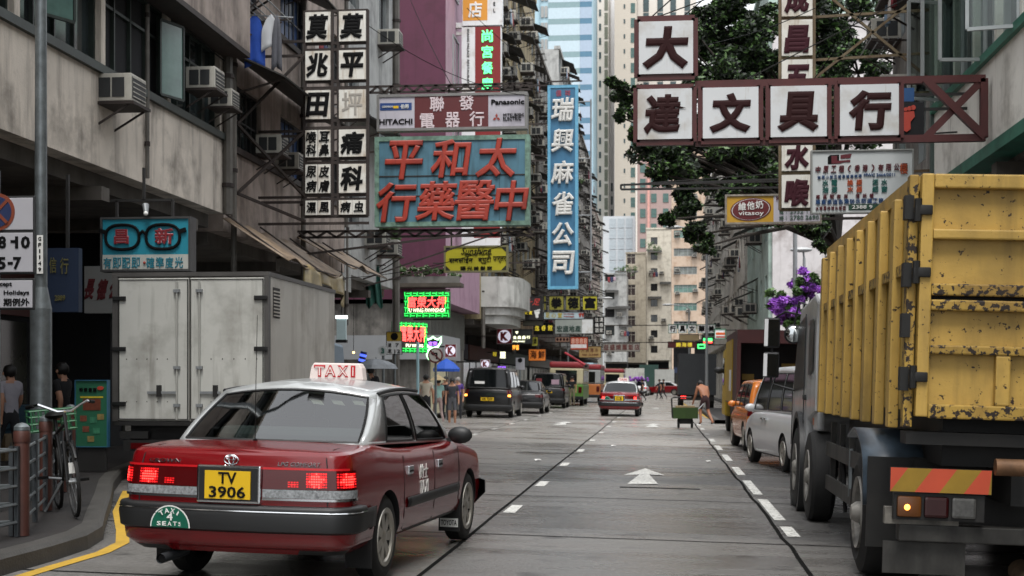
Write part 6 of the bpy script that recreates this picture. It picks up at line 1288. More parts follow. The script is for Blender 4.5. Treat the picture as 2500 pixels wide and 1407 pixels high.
# ---- right side: stationery shop sign in maroon frames
Y = 20.0; BR = dict(bold=.055, shear=.08); SQ = mat('sign_square_white', hx('cdd0d2'), .45, var=.03, vs=2, dirt=hx('8d7a5c'), da=.0, ds=(12, 12, 1))
s = Sign('stationery_sign', 'long maroon framed sign with white squares and dark brown characters reaching over the road', (1552, 190, 2408, 346), Y, None); W4 = SBRN
for i, (x0, x1, c) in enumerate(((1557, 1692, '達'), (1719, 1856, '文'), (1886, 2023, '具'), (2055, 2197, '行'))): sub(s, (x0, 211, x1, 335), [(c, (x0 + x1) / 2 + 1, 274, 102, 98)], W4, SQ, **BR)
s1 = Sign('stationery_sign', 'white square sign with the character 大 standing on the long maroon framed sign', (1552, 43, 1699, 192), Y, None); sub(s1, (1560, 54, 1692, 182), [('大', 1627, 119, 112, 104)], W4, SQ, **BR)
def rect_bars(s, x0, y0, x1, y1, r, m, nm_):
    b = MB(); a, c = s.p(x0, y1), s.p(x1, y0)
    for p, q in (((a.x, a.z), (c.x, a.z)), ((a.x, c.z), (c.x, c.z)), ((a.x, a.z), (a.x, c.z)), ((c.x, a.z), (c.x, c.z))): b.obox((p[0], Y + .02, p[1]), (q[0], Y + .02, q[1]), r * 2, r * 2, m)
    b.build(nm_, s.e, wc=True)
rect_bars(s1, 1556, 47, 1696, 188, .045, MAROON, 'frame')
for x0, x1 in ((1554, 1696), (1715, 1860), (1882, 2027), (2050, 2202)): rect_bars(s, x0, 207, x1, 341, .045, MAROON, 'frame')
a, c = s.p(1700, 199), s.p(2408, 199); a2, c2 = s.p(1700, 342), s.p(2408, 342); f0, f1 = s.p(2262, 0).x, s.p(2405, 0).x
s.bars([((a.x, Y + .08, a.z), (c.x, Y + .08, c.z)), ((a2.x, Y + .08, a2.z), (c2.x, Y + .08, c2.z)), ((f1, Y + .08, a.z), (f1, Y + .08, a2.z)), ((f0, Y + .03, a.z), (f1, Y + .03, a2.z)), ((f1, Y + .10, a.z), (f0, Y + .10, a2.z))], MAROON, .05, 'support_frame')
s.bars([((s.x0 + .2, Y + .1, s1.z1), (4.5, Y + 2.5, s1.z1 + 2.2)), ((s.x0 + 1.5, Y + .1, s.z1), (4.5, Y + 1.5, s.z1 + 1.9)), ((s.x0 + .2, Y + .1, s1.z1 + .02), (2.8, Y + .1, s1.z1 + 2.6))], DARK, .008, 'stay_wire')
# hardware shop vertical sign
Y = 25.0; s = Sign('hardware_sign', 'tall vertical sign of rusty white squares with maroon characters behind the long maroon sign', (1902, -60, 1990, 512), Y, None)
for c, y0, y1 in (('成', -46, 41), ('昌', 50, 137), ('五', 147, 232), ('金', 242, 330), ('水', 340, 418), ('喉', 428, 508)): sub(s, (1908, y0, 1983, y1), [(c, 1946, (y0 + y1) / 2 + 4, 60, 68)], mat('hardware_maroon', hx('3a1720'), .7, spec=.2), DWHITE, bold=.06, shear=.1)
RY = mat('rusty_cream_angle', hx('6b5e47'), .6, .1, var=.3, vs=6, dirt=hx('4a3018'), da=.5, ds=(9, 9, 2)); sg = []
for px in (1905, 1987): a, c = s.p(px, -60), s.p(px, 512); sg.append(((a.x, Y + .03, a.z), (c.x, Y + .03, c.z)))
for py in (45, 142, 237, 335, 423, 511): a, c = s.p(1905, py), s.p(1987, py); sg.append(((a.x, Y + .04, a.z), (c.x, Y + .04, c.z)))
s.bars(sg, RY, .03); s.bars([((s.x1, Y + .1, s.p(0, py).z), (4.9, Y + .1, s.p(0, py - 12).z)) for py in (40, 145, 240, 430)] + [((s.x1, Y + .1, s.p(0, 190).z), (4.9, Y + .1, s.p(0, -60).z)), ((s.x1, Y + .1, s.p(0, -40).z), (4.9, Y + .1, s.p(0, 235).z))], RY, .022, 'support_arm')
# white contractor sign
Y = 22.3; s = Sign('contractor_sign', 'white contractor sign covered in small red, blue and green characters behind the yellow truck', (1980, 366, 2230, 521), Y, mat('clean_white_panel', hx('c6cbcb'), .4, var=.02), mat('contractor_frame', hx('8d8f8c'), .5), .1, .02)
K1, K2, K3, K4 = mat('ct_red', hx('5e1f28'), .5, var=0), mat('ct_blue', hx('224a7c'), .5, var=0), mat('ct_green', hx('1c5f58'), .5, var=0), mat('ct_orange', hx('b0502c'), .5, var=0)
s.put([(c, 1997 + i * 19.2, 413 - .35 * i, 13 if c not in '（）' else 8, 17) for i, c in enumerate('中原工程（香港）有限公司')], K1, bold=.02, shear=.08); s.put([('樓', 2206, 414, 20, 26)], K4, bold=.02)
s.put([(c, 2000 + i * 10, 432 - .2 * i, 8, 8) for i, c in enumerate('註冊小型工程承建商號碼')] + [('MWC 2464/2011', 2147, 428, 76, 8)], K2)
for i, (r1, r2, m) in enumerate((('水電', '油漆', K3), ('換渠', '木器', K4), ('泥水', '鋁窗', K3))):
    x = 2026 + i * 61; s.put([(c, x - 11 + j * 22, y, 15, 15) for y, t in ((446, r1), (463, r2)) for j, c in enumerate(t)], m, bold=.03, shear=.08)
s.put([(c, 1997 + i * 17 + (12 if i > 4 else 0), 480 - .2 * i, 10, 11) for i, c in enumerate('專業間套房清拆僭')], K1); s.put([(c, 1997 + i * 14, 493 - .2 * i, 12, 12) for i, c in enumerate('專業承造各類防水防漏工程')], K2, bold=.015); s.put([(c, 1995 + i * 9.5, 508, 8, 10) for i, c in enumerate('水務署持牌水喉匠')], K1); s.plate(2072, 499, 2150, 513, mat('ct_dkgreen', hx('1f4434'), .5), .008); s.put([('2388 9', 2105, 506, 50, 9)], WINK, .016)
b = MB()
for pts, m in (([(2021, 383), (2026, 378), (2049, 377), (2049, 399), (2021, 400)], SBLK), ([(2030, 380), (2044, 380), (2044, 392), (2076, 390), (2076, 396), (2060, 396), (2050, 399), (2030, 399)], K1), ([(2052, 378), (2080, 375), (2076, 386), (2052, 387)], K1)):
    b.add([s.p(*p) + Vector((0, -.006 - .002 * (m is K1), 0)) for p in pts], [tuple(range(len(pts)))], m)
b.build('emblem', s.e, wc=True); s.bars([((x, Y + .06, s.z1), (x, Y + .06, s.z1 + .14)) for x in (s.x0 + .25, (s.x0 + s.x1) / 2, s.x1 - .25)] + [((s.x0, Y + .06, s.z1 + .16), (4.6, Y + .06, s.z1 + .26))], DARK, .012, 'hanger')
# drink sign with oval
Y = 27.5; s = Sign('drink_sign', 'yellow and white drink sign with a maroon oval under the tree', (1770, 474, 2006, 547), Y, mat('drink_yellow', hx('b98f2a'), .45, var=.04), mat('drink_frame', hx('8a8378'), .5, var=.3, vs=7, dirt=hx('4a4038'), da=.4, ds=(8, 8, 8)), .18, .035)
s.plate(1889, 478, 2003, 542, LILAC); b = MB(); c = s.p(1833, 511); k = s.sz(50, 28)
for kk, m, o in ((1.0, mat('drink_maroon', hx('5f1f22'), .45, var=0), .008), (.93, WINK, .011), (.90, MATS['drink_maroon'], .014)): b.add([(c.x + kk * k[0] * math.cos(R(t)), Y - o, c.z + kk * k[1] * math.sin(R(t) + .0) + .06 * k[0] * math.cos(R(t))) for t in range(0, 360, 12)], [tuple(range(30))], m)
b.build('oval', s.e, wc=True); s.put([(c, 1812 + i * 21, 504 - i * 2, 19, 20) for i, c in enumerate('維他奶')], WINK, .022); s.put([('vitasoy', 1834, 522, 62, 13)], WINK, .022, bold=.01)
s.put([('電', 1908, 518, 11, 10), ('話', 1908, 533, 11, 10), (':', 1920, 518, 2, 7), (':', 1920, 533, 2, 7), ('2332 1108', 1964, 517, 70, 10), ('2780 2690', 1964, 532, 70, 10)], mat('drink_green', hx('4c6458'), .5, var=0), bold=.01); s.put([('行', 1900, 487, 10, 14)], MATS['drink_maroon']); s.bars([((s.x1, Y + .1, s.z1 - .1), (4.9, Y + .1, s.z1 + .0)), ((s.x1, Y + .1, s.z0 + .1), (4.9, Y + .1, s.z0 + .1))], RUST, .025, 'support_arm')
# bare sign frame
Y = 30.0; o = TOP('sign_frame', 'empty dark sign frame reaching out from the right in front of the tree', 'frame', (3, Y, 5)); b = MB(); p, q, r_, t_ = Wp(1516, 452, Y=Y), Wp(1516, 463, Y=Y), Wp(1800, 433, Y=Y), Wp(1800, 460, Y=Y)
for a, c in ((p, (4.9, Y, r_.z)), (q, (4.9, Y, t_.z)), (p, q)): b.obox(a, c, .04, .04, DARK)
p2 = Wp(1516, 452, Y=Y + .6); b.obox(p2, (4.9, Y + .6, r_.z), .03, .03, DARK); b.obox(p, p2, .03, .03, DARK); b.obox(p, (4.9, Y + .6, r_.z + .3), .02, .02, DARK); b.build('bar', o, wc=True)
# red foot board beside the maroon frame
s = Sign('foot_sign', 'dark board with a plain red foot shape beside the long maroon sign', (2196, 250, 2256, 336), 21.6, SHADE, None, .08, 0); foot(s, 2212, 292, 62, mat('foot_red', hx('a83b2c'), .5)); s.bars([((s.x1, 21.64, s.z1 - .1), (4.6, 21.64, s.z1 - .1))], DARK, .02, 'support_arm')
s = Sign('shop_sign', 'small dark blue sign above the red foot board', (2200, 215, 2232, 248), 21.7, mat('sign_deepblue', hx('1f4a7a'), .5), None, .06, 0); s.bars([((s.x1, 21.73, s.z1 - .1), (4.6, 21.73, s.z1 - .1))], DARK, .02, 'support_arm')
# far right signs
Y = 96; G5 = 'row of white square signs with green edges far along the right side'
for i, c in enumerate('行具文華美'): x0 = 1632 + i * 23.5; s = ss(['first', 'second', 'third', 'fourth', 'fifth'][i] + ' from the left of the white square signs in the far row on the right', (x0, 792, x0 + 21, 814), Y, WHITE, [(c, x0 + 10.5, 803, 15, 15)], SBLK, mat('green_edge', hx('2d6b58'), .5), bold=.04)
ss('dark red sign with gold characters under the far row of white squares', (1630, 834, 1702, 850), 98, mat('sign_wine', hx('4d1b1e'), .5), [(c, 1656 + i * 14, 842, 12, 11) for i, c in enumerate('錦海樓')], SGR, bold=.02); ss('beige board over the dark red sign on the right', (1658, 816, 1707, 833), 101, mat('sign_khaki', hx('8d7c5c'), .5, var=.15), [], SBLK)
s = ss('green and red lit board far along the right side', (1714, 824, 1742, 843), 90, NBK, [], SBLK); s.plate(1717, 826, 1739, 833, mat('lit_green_bar', hx('4dff7a'), .4, var=0, emit=1.2)); s.plate(1717, 834, 1739, 838, NEOR)
s = ss('teal neon outlined board below the green and red lit board', (1703, 840, 1722, 852), 89, mat('teal_dark', hx('123a4a'), .5), [], SBLK); neon_border(s, MATS['lit_green_bar'], .03, 5, .03)
s = ss('white and orange striped convenience sign with a green edge', (1744, 803, 1772, 828), 60, WHITE, [], SBLK, mat('green_edge2', hx('2d6b4a'), .5)); s.plate(1748, 812, 1770, 818, mat('stripe_orange', hx('c85a2c'), .5)); s.plate(1748, 821, 1770, 825, SRED)
# ---------------------------------------------------------------- trees, plants
LEAF = mat('dark_leaves', hx('1c2718'), .55, var=.5, vs=1.3); LEAF2 = mat('leaf_green', hx('3d5a2a'), .55, var=.4, vs=1.5); BARK = mat('bark', hx('28221c'), .85, var=.3, vs=5, bump=.4); LEAF3 = mat('pale_leaf', hx('4d6a35'), .5, var=.3, vs=2)  # leaf tones are mixed at random, LEAF3 is the palest
def leaves(b, c, r, n, size, ms, rng, flat=.8):
    for i in range(n):
        while True:
            v = Vector((rng.uniform(-1, 1), rng.uniform(-1, 1), rng.uniform(-1, 1)))
            if .25 < v.length <= 1: break
        p = Vector(c) + Vector((v.x * r, v.y * r, v.z * r * flat)); a = Vector((rng.gauss(0, 1), rng.gauss(0, 1), rng.gauss(0, .6))).normalized(); d = a.cross(Vector((rng.gauss(0, 1), rng.gauss(0, 1), rng.gauss(0, 1)))).normalized(); s = size * rng.uniform(.4, 1.8)
        b.add([p - a * s, p + d * s * .42, p + a * s, p - d * s * .42], [(0, 1, 2, 3)], rng.choice(ms))
def clump(b, c, r, rng, k=9, n=70, size=.16, ms=(LEAF, LEAF, LEAF2), tw=None):
    for i in range(k):
        v = Vector((rng.gauss(0, 1), rng.gauss(0, 1), rng.gauss(0, .8))).normalized() * r * rng.uniform(.3, 1); q = Vector(c) + v
        leaves(b, q, r * rng.uniform(.25, .42), n, size, ms, rng)
        if tw is not None: tw.path([c, Vector(c).lerp(q, .5) + Vector((0, 0, .1)), q], [.03, .02, .01], BARK, 5)
T = TOP('street_tree', 'large dark green tree spreading behind the maroon framed sign on the right', 'tree', (5.2, 39.5, .0)); rng = random.Random(11); cr, tk = MB(), MB()
base = Vector((5.2, 39.5, 0)); fork = Vector((4.7, 39.2, 5.2)); tk.path([base, (5.1, 39.5, 2), (4.9, 39.3, 4), fork], [.38, .32, .28, .24], BARK, 12)
for px, py, r_, yy in ((1800, 110, 95, 39), (1740, 235, 105, 38), (1860, 240, 110, 40), (1640, 385, 85, 37), (1745, 385, 95, 38), (1850, 390, 90, 39), (1668, 500, 52, 37), (1700, 575, 36, 36.5), (1530, 235, 40, 37), (1575, 265, 50, 37), (1955, 240, 100, 40), (2010, 110, 95, 41), (1975, 560, 48, 38), (1900, 470, 60, 39), (1935, 30, 90, 40), (1620, 300, 60, 37), (2040, 320, 90, 40), (1700, 130, 60, 38), (1590, 350, 50, 36.5), (1770, 20, 45, 39), (1860, 120, 70, 39), (2020, 460, 70, 39), (1800, 300, 90, 40), (1700, 310, 70, 38), (1880, 320, 80, 40), (1790, 440, 50, 38), (2060, 60, 85, 41), (2095, 180, 75, 41), (1990, 180, 80, 40), (1800, 30, 70, 39), (1720, 60, 55, 39), (2040, 240, 70, 41), (1930, 390, 60, 39), (1500, 205, 18, 36.5), (1512, 285, 20, 36.5), (1605, 425, 26, 36.5), (1632, 535, 22, 36), (1725, 602, 18, 36), (1880, 535, 26, 37), (2000, 602, 20, 37.5), (1690, 70, 30, 38), (1560, 330, 25, 36.5), (1780, 480, 30, 37), (1830, 200, 80, 41), (1760, 310, 70, 39)):
    c = Wp(px, py, Y=yy); r = r_ * yy / F * 1.05; tk.path([fork, fork.lerp(c, .4) + Vector((0, 0, .5)), fork.lerp(c, .75) + Vector((0, 0, .25)), c], [.13, .07, .04, .02], BARK, 6)
    clump(cr, c, r, rng, k=int(7 + r * 8), n=int(230 + 80 * r), size=.066, ms=(LEAF, LEAF, LEAF, LEAF, LEAF2, LEAF3), tw=tk)
tk.build('trunk', T, wc=True); cr.build('crown', T, wc=True)
T = TOP('flowering_shrub', 'shrub with purple blossom rising behind the cab of the yellow truck', 'shrub', (4.9, 50, 0)); cr, tk, fl = MB(), MB(), MB(); PUR = mat('purple_blossom', hx('a866cf'), .7, var=.3, vs=3)
for px, py, r_, f in ((1905, 730, 32, 0), (1950, 700, 35, 0), (1985, 690, 30, 0), (1925, 762, 36, 1), (1908, 745, 28, 1), (1968, 690, 32, 1), (1990, 700, 24, 1), (1990, 720, 40, 0), (1940, 790, 40, 0), (1945, 735, 16, 1)):
    c = Wp(px, py, Y=50); tk.path([(4.9, 50, 0), (4.8, 50, 2.5), c], [.1, .06, .02], BARK, 6); clump(fl if f else cr, c, r_ * 50 / F, rng, 9, 130 if f else 90, .09, (PUR,) if f else (LEAF2, LEAF2, LEAF3))
tk.build('stem', T, wc=True); cr.build('foliage', T, wc=True); fl.build('blossom', T, wc=True)
def planter(label, c, L, n, seed, ms=(LEAF2, LEAF3), axis='x', box=True, r=.28):
    T = TOP('potted_plants', label, 'plants', c); rr = random.Random(seed); b = MB(); d = Vector((1, 0, 0)) if axis == 'x' else Vector((0, 1, 0))
    if box: q = MB(); q.box(-L / 2 if axis == 'x' else -.12, L / 2 if axis == 'x' else .12, -.12 if axis == 'x' else -L / 2, .12 if axis == 'x' else L / 2, 0, .25, mat('planter_grey', hx('6e6c68'), .8, var=.2)); q.build('planter_box', T)
    for i in range(n): clump(b, d * (L * ((i + .5) / n - .5)) + Vector((0, rr.uniform(-.1, .1), .35 + rr.uniform(0, .2))), r * rr.uniform(.7, 1.2), rr, 6, 35, .07, ms)
    b.build('foliage', T); return T
WBL = mat('white_flower', hx('c6c3b4'), .7)
planter('long planter of leafy plants with small white flowers on the ledge of the maroon gable', (-8.55, 51.9, 5.15), 2.3, 7, 1, (LEAF2, LEAF2, LEAF3, WBL)); b = MB(); b.box(-9.8, -7.3, 51.55, 52.38, 5.0, 5.14, mat('rusty_ledge', hx('4b443c'), .7, var=.3)); b.build('ledge', L4, wc=False).parent = None; o = bpy.data.objects['ledge']; tag(o, 'thin rusty canopy ledge under the planter on the maroon gable', 'canopy')
planter('green climbing plants on the balcony of the grey block right of the blue sign', (-7.9, 128, 19), 3, 7, 2, axis='y', box=False, r=.9); planter('weeds growing at the top of the pale grey corner tenement facade', (-8.2, 42.6, 5.6), 1.4, 4, 3, axis='y', box=False); planter('roof garden plants on the low weathered grey block at the end', (-5.2, 214, 17.8), 3.5, 6, 4, box=True, r=.8); planter('bush growing on the roof beside the cream white block', (-1.4, 223, 21.8), 2, 4, 5, box=True, r=1.1)
# ---------------------------------------------------------------- people
SKIN = mat('skin', hx('a87b62'), .6, var=.06); SKIND = mat('tanned_skin', hx('8a5a3f'), .6, var=.06); HAIR = mat('black_hair', hx('14110f'), .6, var=.2); SHOE = mat('dark_shoe', hx('1c1a19'), .6)
def person(label, loc, rz, shirt, legs, h=1.7, skin=SKIN, shorts=False, pose=None, hair=HAIR, sleeve=False, hat=None, group=None, cut=.1):
    T = TOP('person', label, 'person', loc, rz, 0, group); k = h / 1.72; P = {'pel': (0, 0, .95), 'spi': (0, .01, 1.14), 'che': (0, .0, 1.33), 'nec': (0, 0, 1.47), 'hea': (0, .025, 1.585), 'top': (0, .015, 1.68), 'nos': (0, .10, 1.575)}
    for s, n in ((-1, 'l'), (1, 'r')): P.update({'sho' + n: (.17 * s, 0, 1.405), 'elb' + n: (.22 * s, -.02, 1.13), 'wri' + n: (.23 * s, .05, .90), 'han' + n: (.23 * s, .07, .82), 'hip' + n: (.085 * s, 0, .91), 'kne' + n: (.10 * s, .02, .50), 'ank' + n: (.10 * s, -.02, .085), 'toe' + n: (.11 * s, .13, .04)})
    if pose: P.update(pose)
    rad = dict(pel=.135, spi=.12, che=.14, nec=.055, hea=.098, top=.06, nos=.018, sho=.065, elb=.045, wri=.03, han=.034, hip=.088, kne=.06, ank=.042, toe=.036)
    E_ = [('pel', 'spi'), ('spi', 'che'), ('che', 'nec'), ('nec', 'hea'), ('hea', 'top'), ('hea', 'nos')]
    for n in 'lr':
        E_ += [('che', 'sho' + n), ('sho' + n, 'elb' + n), ('elb' + n, 'wri' + n), ('wri' + n, 'han' + n), ('pel', 'hip' + n), ('hip' + n, 'kne' + n), ('kne' + n, 'ank' + n), ('ank' + n, 'toe' + n)]
        hv, wv = Vector(P['han' + n]), Vector(P['wri' + n]); d = (hv - wv).normalized(); sd = d.cross(Vector((1, 0, 0))).normalized()
        for i in range(5):
            key = 'fi%d%s' % (i, n); off = sd * (.03 - .018 * i) if i < 4 else sd * .06; P[key] = tuple(hv + off + d * (.075, .085, .08, .065, .02)[i] + Vector((0, .01, 0))); rad['fi%d' % i] = .010; E_.append(('han' + n, key))
    bm = bmesh.new(); lay = bm.verts.layers.skin.verify(); V_ = {}
    for n, p in P.items():
        v = bm.verts.new(Vector(p) * k); r = rad.get(n, rad.get(n[:3])) * k; v[lay].radius = (r * (1.15 if n in ('che', 'pel', 'spi') else 1), r * (.85 if n in ('che', 'pel', 'spi') else 1)); v[lay].use_root = n == 'pel'; V_[n] = v
    for a, c in E_: bm.edges.new((V_[a], V_[c]))
    me = bpy.data.meshes.new('body'); bm.to_mesh(me); bm.free(); o = bpy.data.objects.new('body', me); COL.objects.link(o); o.modifiers.new('s', 'SKIN').use_smooth_shade = True; o.modifiers.new('u', 'SUBSURF').levels = 1
    dg = bpy.context.evaluated_depsgraph_get(); m2 = bpy.data.meshes.new_from_object(o.evaluated_get(dg)); o.modifiers.clear(); o.data = m2; m2.name = 'body'; m2.materials.clear()
    for m in (skin, shirt, legs, SHOE): m2.materials.append(m)
    segs = [(Vector(P[a]) * k, Vector(P[c]) * k, a, c) for a, c in E_]
    for f in m2.polygons:
        best = None
        for a, c, na, nc in segs:
            d = c - a; t = max(0, min(1, (f.center - a).dot(d) / d.length_squared)); q = (f.center - a - d * t).length - .5 * rad.get(na, rad.get(na[:3], .03)) * k
            if best is None or q < best[0]: best = (q, na, nc, t)
        q, na, nc, t = best; i = 0
        if na in ('spi', 'che') and nc != 'nec' or (na, nc) == ('che', 'nec') and t < .5 or (na, nc) == ('pel', 'spi') and t > .35: i = 1
        elif na[:3] == 'sho': i = 1 if sleeve or t < .6 else 0
        elif na[:3] == 'elb': i = 1 if sleeve else 0
        elif na in ('pel',) or na[:3] == 'hip': i = 2 if not (shorts and na[:3] == 'hip' and t > .85) else 0
        elif na[:3] == 'kne': i = 0 if shorts else 2
        elif na[:3] == 'ank': i = 3
        f.material_index = i; f.use_smooth = True
    o.parent = T; hd = Vector(P['hea']) * k; dr = (Vector(P['top']) - Vector(P['hea'])).normalized()
    if hair: b = MB(); b.ball(hd + dr * .03 * k + Vector((0, -.022, 0)), .107 * k, hair, 16, (.93, 1.0, .98)); jr_ = random.Random(len(label)); b.v = [tuple(c + jr_.uniform(-.007, .007) for c in v) for v in b.v]; b.build('hair', T)
    for s in (-1, 1): b = MB(); b.ball(hd + Vector((.098 * s * k, 0, -.01)), .022 * k, skin, 6, (.5, 1, 1.3)); b.build('ear', T); b = MB(); b.ball(hd + Vector((.035 * s * k, .088 * k, .015 * k)), .011 * k, INK, 6); b.build('eye', T)
    if hat: b = MB(); b.lathe([(.30, -.02), (.16, .07), (.02, .17), (0, .172)], hd + Vector((0, 0, .07)), (0, 0, 1), hat, n=20); b.build('straw_hat', T)
    return T
cl = lambda n, c: mat('cloth_' + n, hx(c), .9, var=.1, vs=8)
WALK = {'hipl': (-.085, .02, .91), 'knel': (-.09, .18, .52), 'ankl': (-.09, .22, .09), 'toel': (-.1, .36, .06), 'kner': (.10, -.03, .50), 'ankr': (.10, -.28, .14), 'toer': (.11, -.18, .05), 'elbl': (-.22, -.12, 1.15), 'wril': (-.22, -.10, .92), 'hanl': (-.22, -.08, .84), 'elbr': (.22, .06, 1.14), 'wrir': (.21, .2, .95), 'hanr': (.21, .24, .88)}
PZ = .16 + .15
person('man in a pale beige shirt seen from behind beside the no left turn sign', (*Wp(1040, 900, Y=46)[:2], .03), R(10), cl('beige', 'b3a99a'), cl('dark', '26262a'), 1.74, sleeve=False)
person('person in a conical straw hat walking behind the no left turn sign', (*Wp(1070, 900, Y=48.5)[:2], .03), R(30), cl('teal', '8fb3ac'), cl('pinkgrey', '9a8480'), 1.62, hat=mat('straw', hx('9c8a68'), .8), pose=WALK)
person('person in black clothes standing under the blue parasol', (*Wp(1088, 900, Y=50)[:2], .03), R(160), cl('black', '141417'), cl('dark2', '1d1d22'), 1.68)
person('girl with long dark hair and a grey dress near the black people carrier', (*Wp(1104, 900, Y=47.5)[:2], .03), R(190), cl('darkgrey', '33343a'), cl('grey', '55565c'), 1.62, shorts=True)
person('elderly person in a violet top by the black people carrier', (*Wp(1118, 900, Y=52)[:2], .03), R(170), cl('violet', '4a3578'), cl('dark', '26262a'), 1.66, hair=mat('grey_hair', hx('8b8682'), .7))
person('man in a black shirt and khaki trousers standing in the road by the green minibus', (*Wp(1397, 900, Y=80)[:2], .1), R(170), cl('black', '141417'), cl('khaki', '7d7660'), 1.72)
SHL = {'pel': (0, .0, .90), 'spi': (0, .10, 1.08), 'che': (0, .22, 1.23), 'nec': (0, .33, 1.33), 'hea': (0, .42, 1.40), 'top': (0, .46, 1.49), 'nos': (0, .50, 1.36), 'shol': (-.18, .24, 1.29), 'shor': (.18, .24, 1.29), 'elbl': (-.23, .28, 1.02), 'wril': (-.24, .42, .82), 'hanl': (-.24, .46, .75), 'elbr': (.23, .22, 1.02), 'wrir': (.23, .33, .80), 'hanr': (.23, .36, .73), 'hipl': (-.09, 0, .87), 'hipr': (.09, 0, .87), 'knel': (-.12, .16, .5), 'ankl': (-.14, .05, .08), 'toel': (-.15, .2, .04), 'kner': (.12, .05, .48), 'ankr': (.14, -.28, .1), 'toer': (.15, -.16, .04)}
person('shirtless tanned man in dark shorts leaning forward beside the dark maroon lorry', (*Wp(1722, 900, Y=51.5)[:2], gz(1.6)), R(25), SKIND, cl('maroonshort', '2d1517'), 1.8, skin=SKIND, shorts=True, pose=SHL)
for px, Y_, c1, lb, rz_ in ((1568, 108, '1f2024', 'person in dark clothes crossing the road beyond the far taxi', 80), (1610, 116, '3c3d44', 'person in grey crossing toward the left in front of the turning taxi', 95), (1620, 120, '17181c', 'person in black crossing just behind the one in grey', 75)):
    person(lb, (*Wp(px, 900, Y=Y_)[:2], 0), R(rz_), cl('x' + c1, c1), cl('dark', '26262a'), 1.7, pose=WALK)
person('person in a white T-shirt in the shade at the far left edge', (*Wp(24, 900, Y=20.5)[:2], .1), R(60), cl('white', '98959d'), cl('dark', '26262a'), 1.7, pose=WALK); person('dark haired person in dark clothes walking in the shade behind the lamp post', (*Wp(152, 900, Y=21)[:2], .1), R(80), cl('black', '141417'), cl('dark2', '1d1d22'), 1.74, pose=WALK)
UP = Wp(905, 928, Y=34); person('person under a grey umbrella hidden behind the roof of the near taxi', (UP.x, UP.y, PZ), R(20), cl('dark', '26262a'), cl('dark2', '1d1d22'), 1.6, pose={'elbr': (.22, .12, 1.2), 'wrir': (.12, .22, 1.32), 'hanr': (.10, .23, 1.36)})
T = TOP('umbrella', 'open grey umbrella showing just above the roof of the near taxi', 'umbrella', (UP.x, UP.y, PZ + 1.25)); b = MB(); b.lathe([(.55, .28), (.48, .38), (.3, .47), (.12, .51), (0, .53)], (.09, .2, 0), (0, 0, 1), mat('umbrella_grey', hx('6d7277'), .6, var=.2, vs=6), n=8, smooth=False); b.build('canopy', T); b = MB(); b.tube((.09, .2, .0), (.09, .2, .56), .01, INK, 6); b.build('shaft', T)
# ---------------------------------------------------------------- street furniture
x, y = Wp(100, 900, Y=14.6)[:2]; T = TOP('lamp_post', 'tall galvanised lamp post numbered GF1149 on the left pavement', 'lamp post', (x, y, .27)); b = MB(); b.tube((0, 0, 0), (0, 0, 2.05), .115, GALV, 12); b.tube((0, 0, 2.05), (0, 0, 2.28), .115, GALV, 12, .07); b.tube((0, 0, 2.28), (0, 0, 9.5), .068, GALV, 12, .05); b.path([(0, 0, 9.5), (.4, 0, 9.9), (1.6, 0, 10.1)], .04, GALV, 8); b.build('pole', T)
b = MB(); b.box(-.01, .056, -.078, -.068, 2.42, 2.83, WINK)
for i, c in enumerate('GF1149'): b.text(c, (.023, -.081, 2.79 - i * .065), (.016 if c == '1' else .034, .042), INK, bold=.03, ext=.002)
b.build('number_label', T); b = MB(); b.bbox(1.5, 2.2, -.14, .14, 10.05, 10.2, GREYM, .04); b.build('lantern', T)
BROWN = mat('brown_bollard_paint', hx('4a2c25'), .5, var=.2, vs=6); pts = [(-5.32, 9.6), (-5.32, 11.4), (-6.05, 13.5), (-6.8, 15.6), (-7.6, 17.7)]; zp = lambda x: gz(x) + .15
for i, (x, y) in enumerate(pts):
    T = TOP('bollard', ['brown railing post just outside the left edge', 'brown steel post with silver cap nearest in view at the bottom left', 'brown steel post with silver cap behind the nearest one', 'brown steel post behind the bicycle', 'brown steel post near the green standing board'][i], 'post', (x, y, zp(x)), group='railing posts on the left pavement'); b = MB(); b.tube((0, 0, 0), (0, 0, .80), .062, BROWN, 16); b.lathe([(.066, .78), (.07, .8), (.07, .86), (.062, .88)], (0, 0, 0), (0, 0, 1), BROWN, n=18); b.build('shaft', T); b = MB(); b.lathe([(.066, .88), (.064, .91), (.04, .935), (0, .945)], (0, 0, 0), (0, 0, 1), GALV, n=18); b.build('cap', T)
for i, (p, q) in enumerate(list(zip(pts, pts[1:])) + [((-6.9, 9.4), pts[1])]):
    p, q = Vector((*p, zp(p[0]))), Vector((*q, zp(q[0]))); d = (q - p).normalized() * .09; p += d; q -= d; b = MB()
    for z in (.12, .27, .42, .57, .72): b.tube(p + Vector((0, 0, z)), q + Vector((0, 0, z)), .014, GALV, 6)
    for t in (0, .5, 1): c = p.lerp(q, t); b.box(c.x - .018, c.x + .018, c.y - .018, c.y + .018, c.z, c.z + .75, STEEL)
    o = b.build('railing'); tag(o, ['steel railing before the nearest brown post', 'steel railing between the two nearest brown posts', 'steel railing behind the bicycle', 'steel railing running to the green standing board', 'steel railing turning in from the nearest post to the left edge'][i], 'railing', 'railings on the left pavement')
b = MB(); b.tube((-6.85, 12.2, .25), (-6.85, 12.2, 3.2), .16, mat('dark_green_post', hx('1c3a28'), .5, var=.2), 12); tag(b.build('green_pillar'), 'dark green round pillar under the parking plates at the left edge', 'pillar')
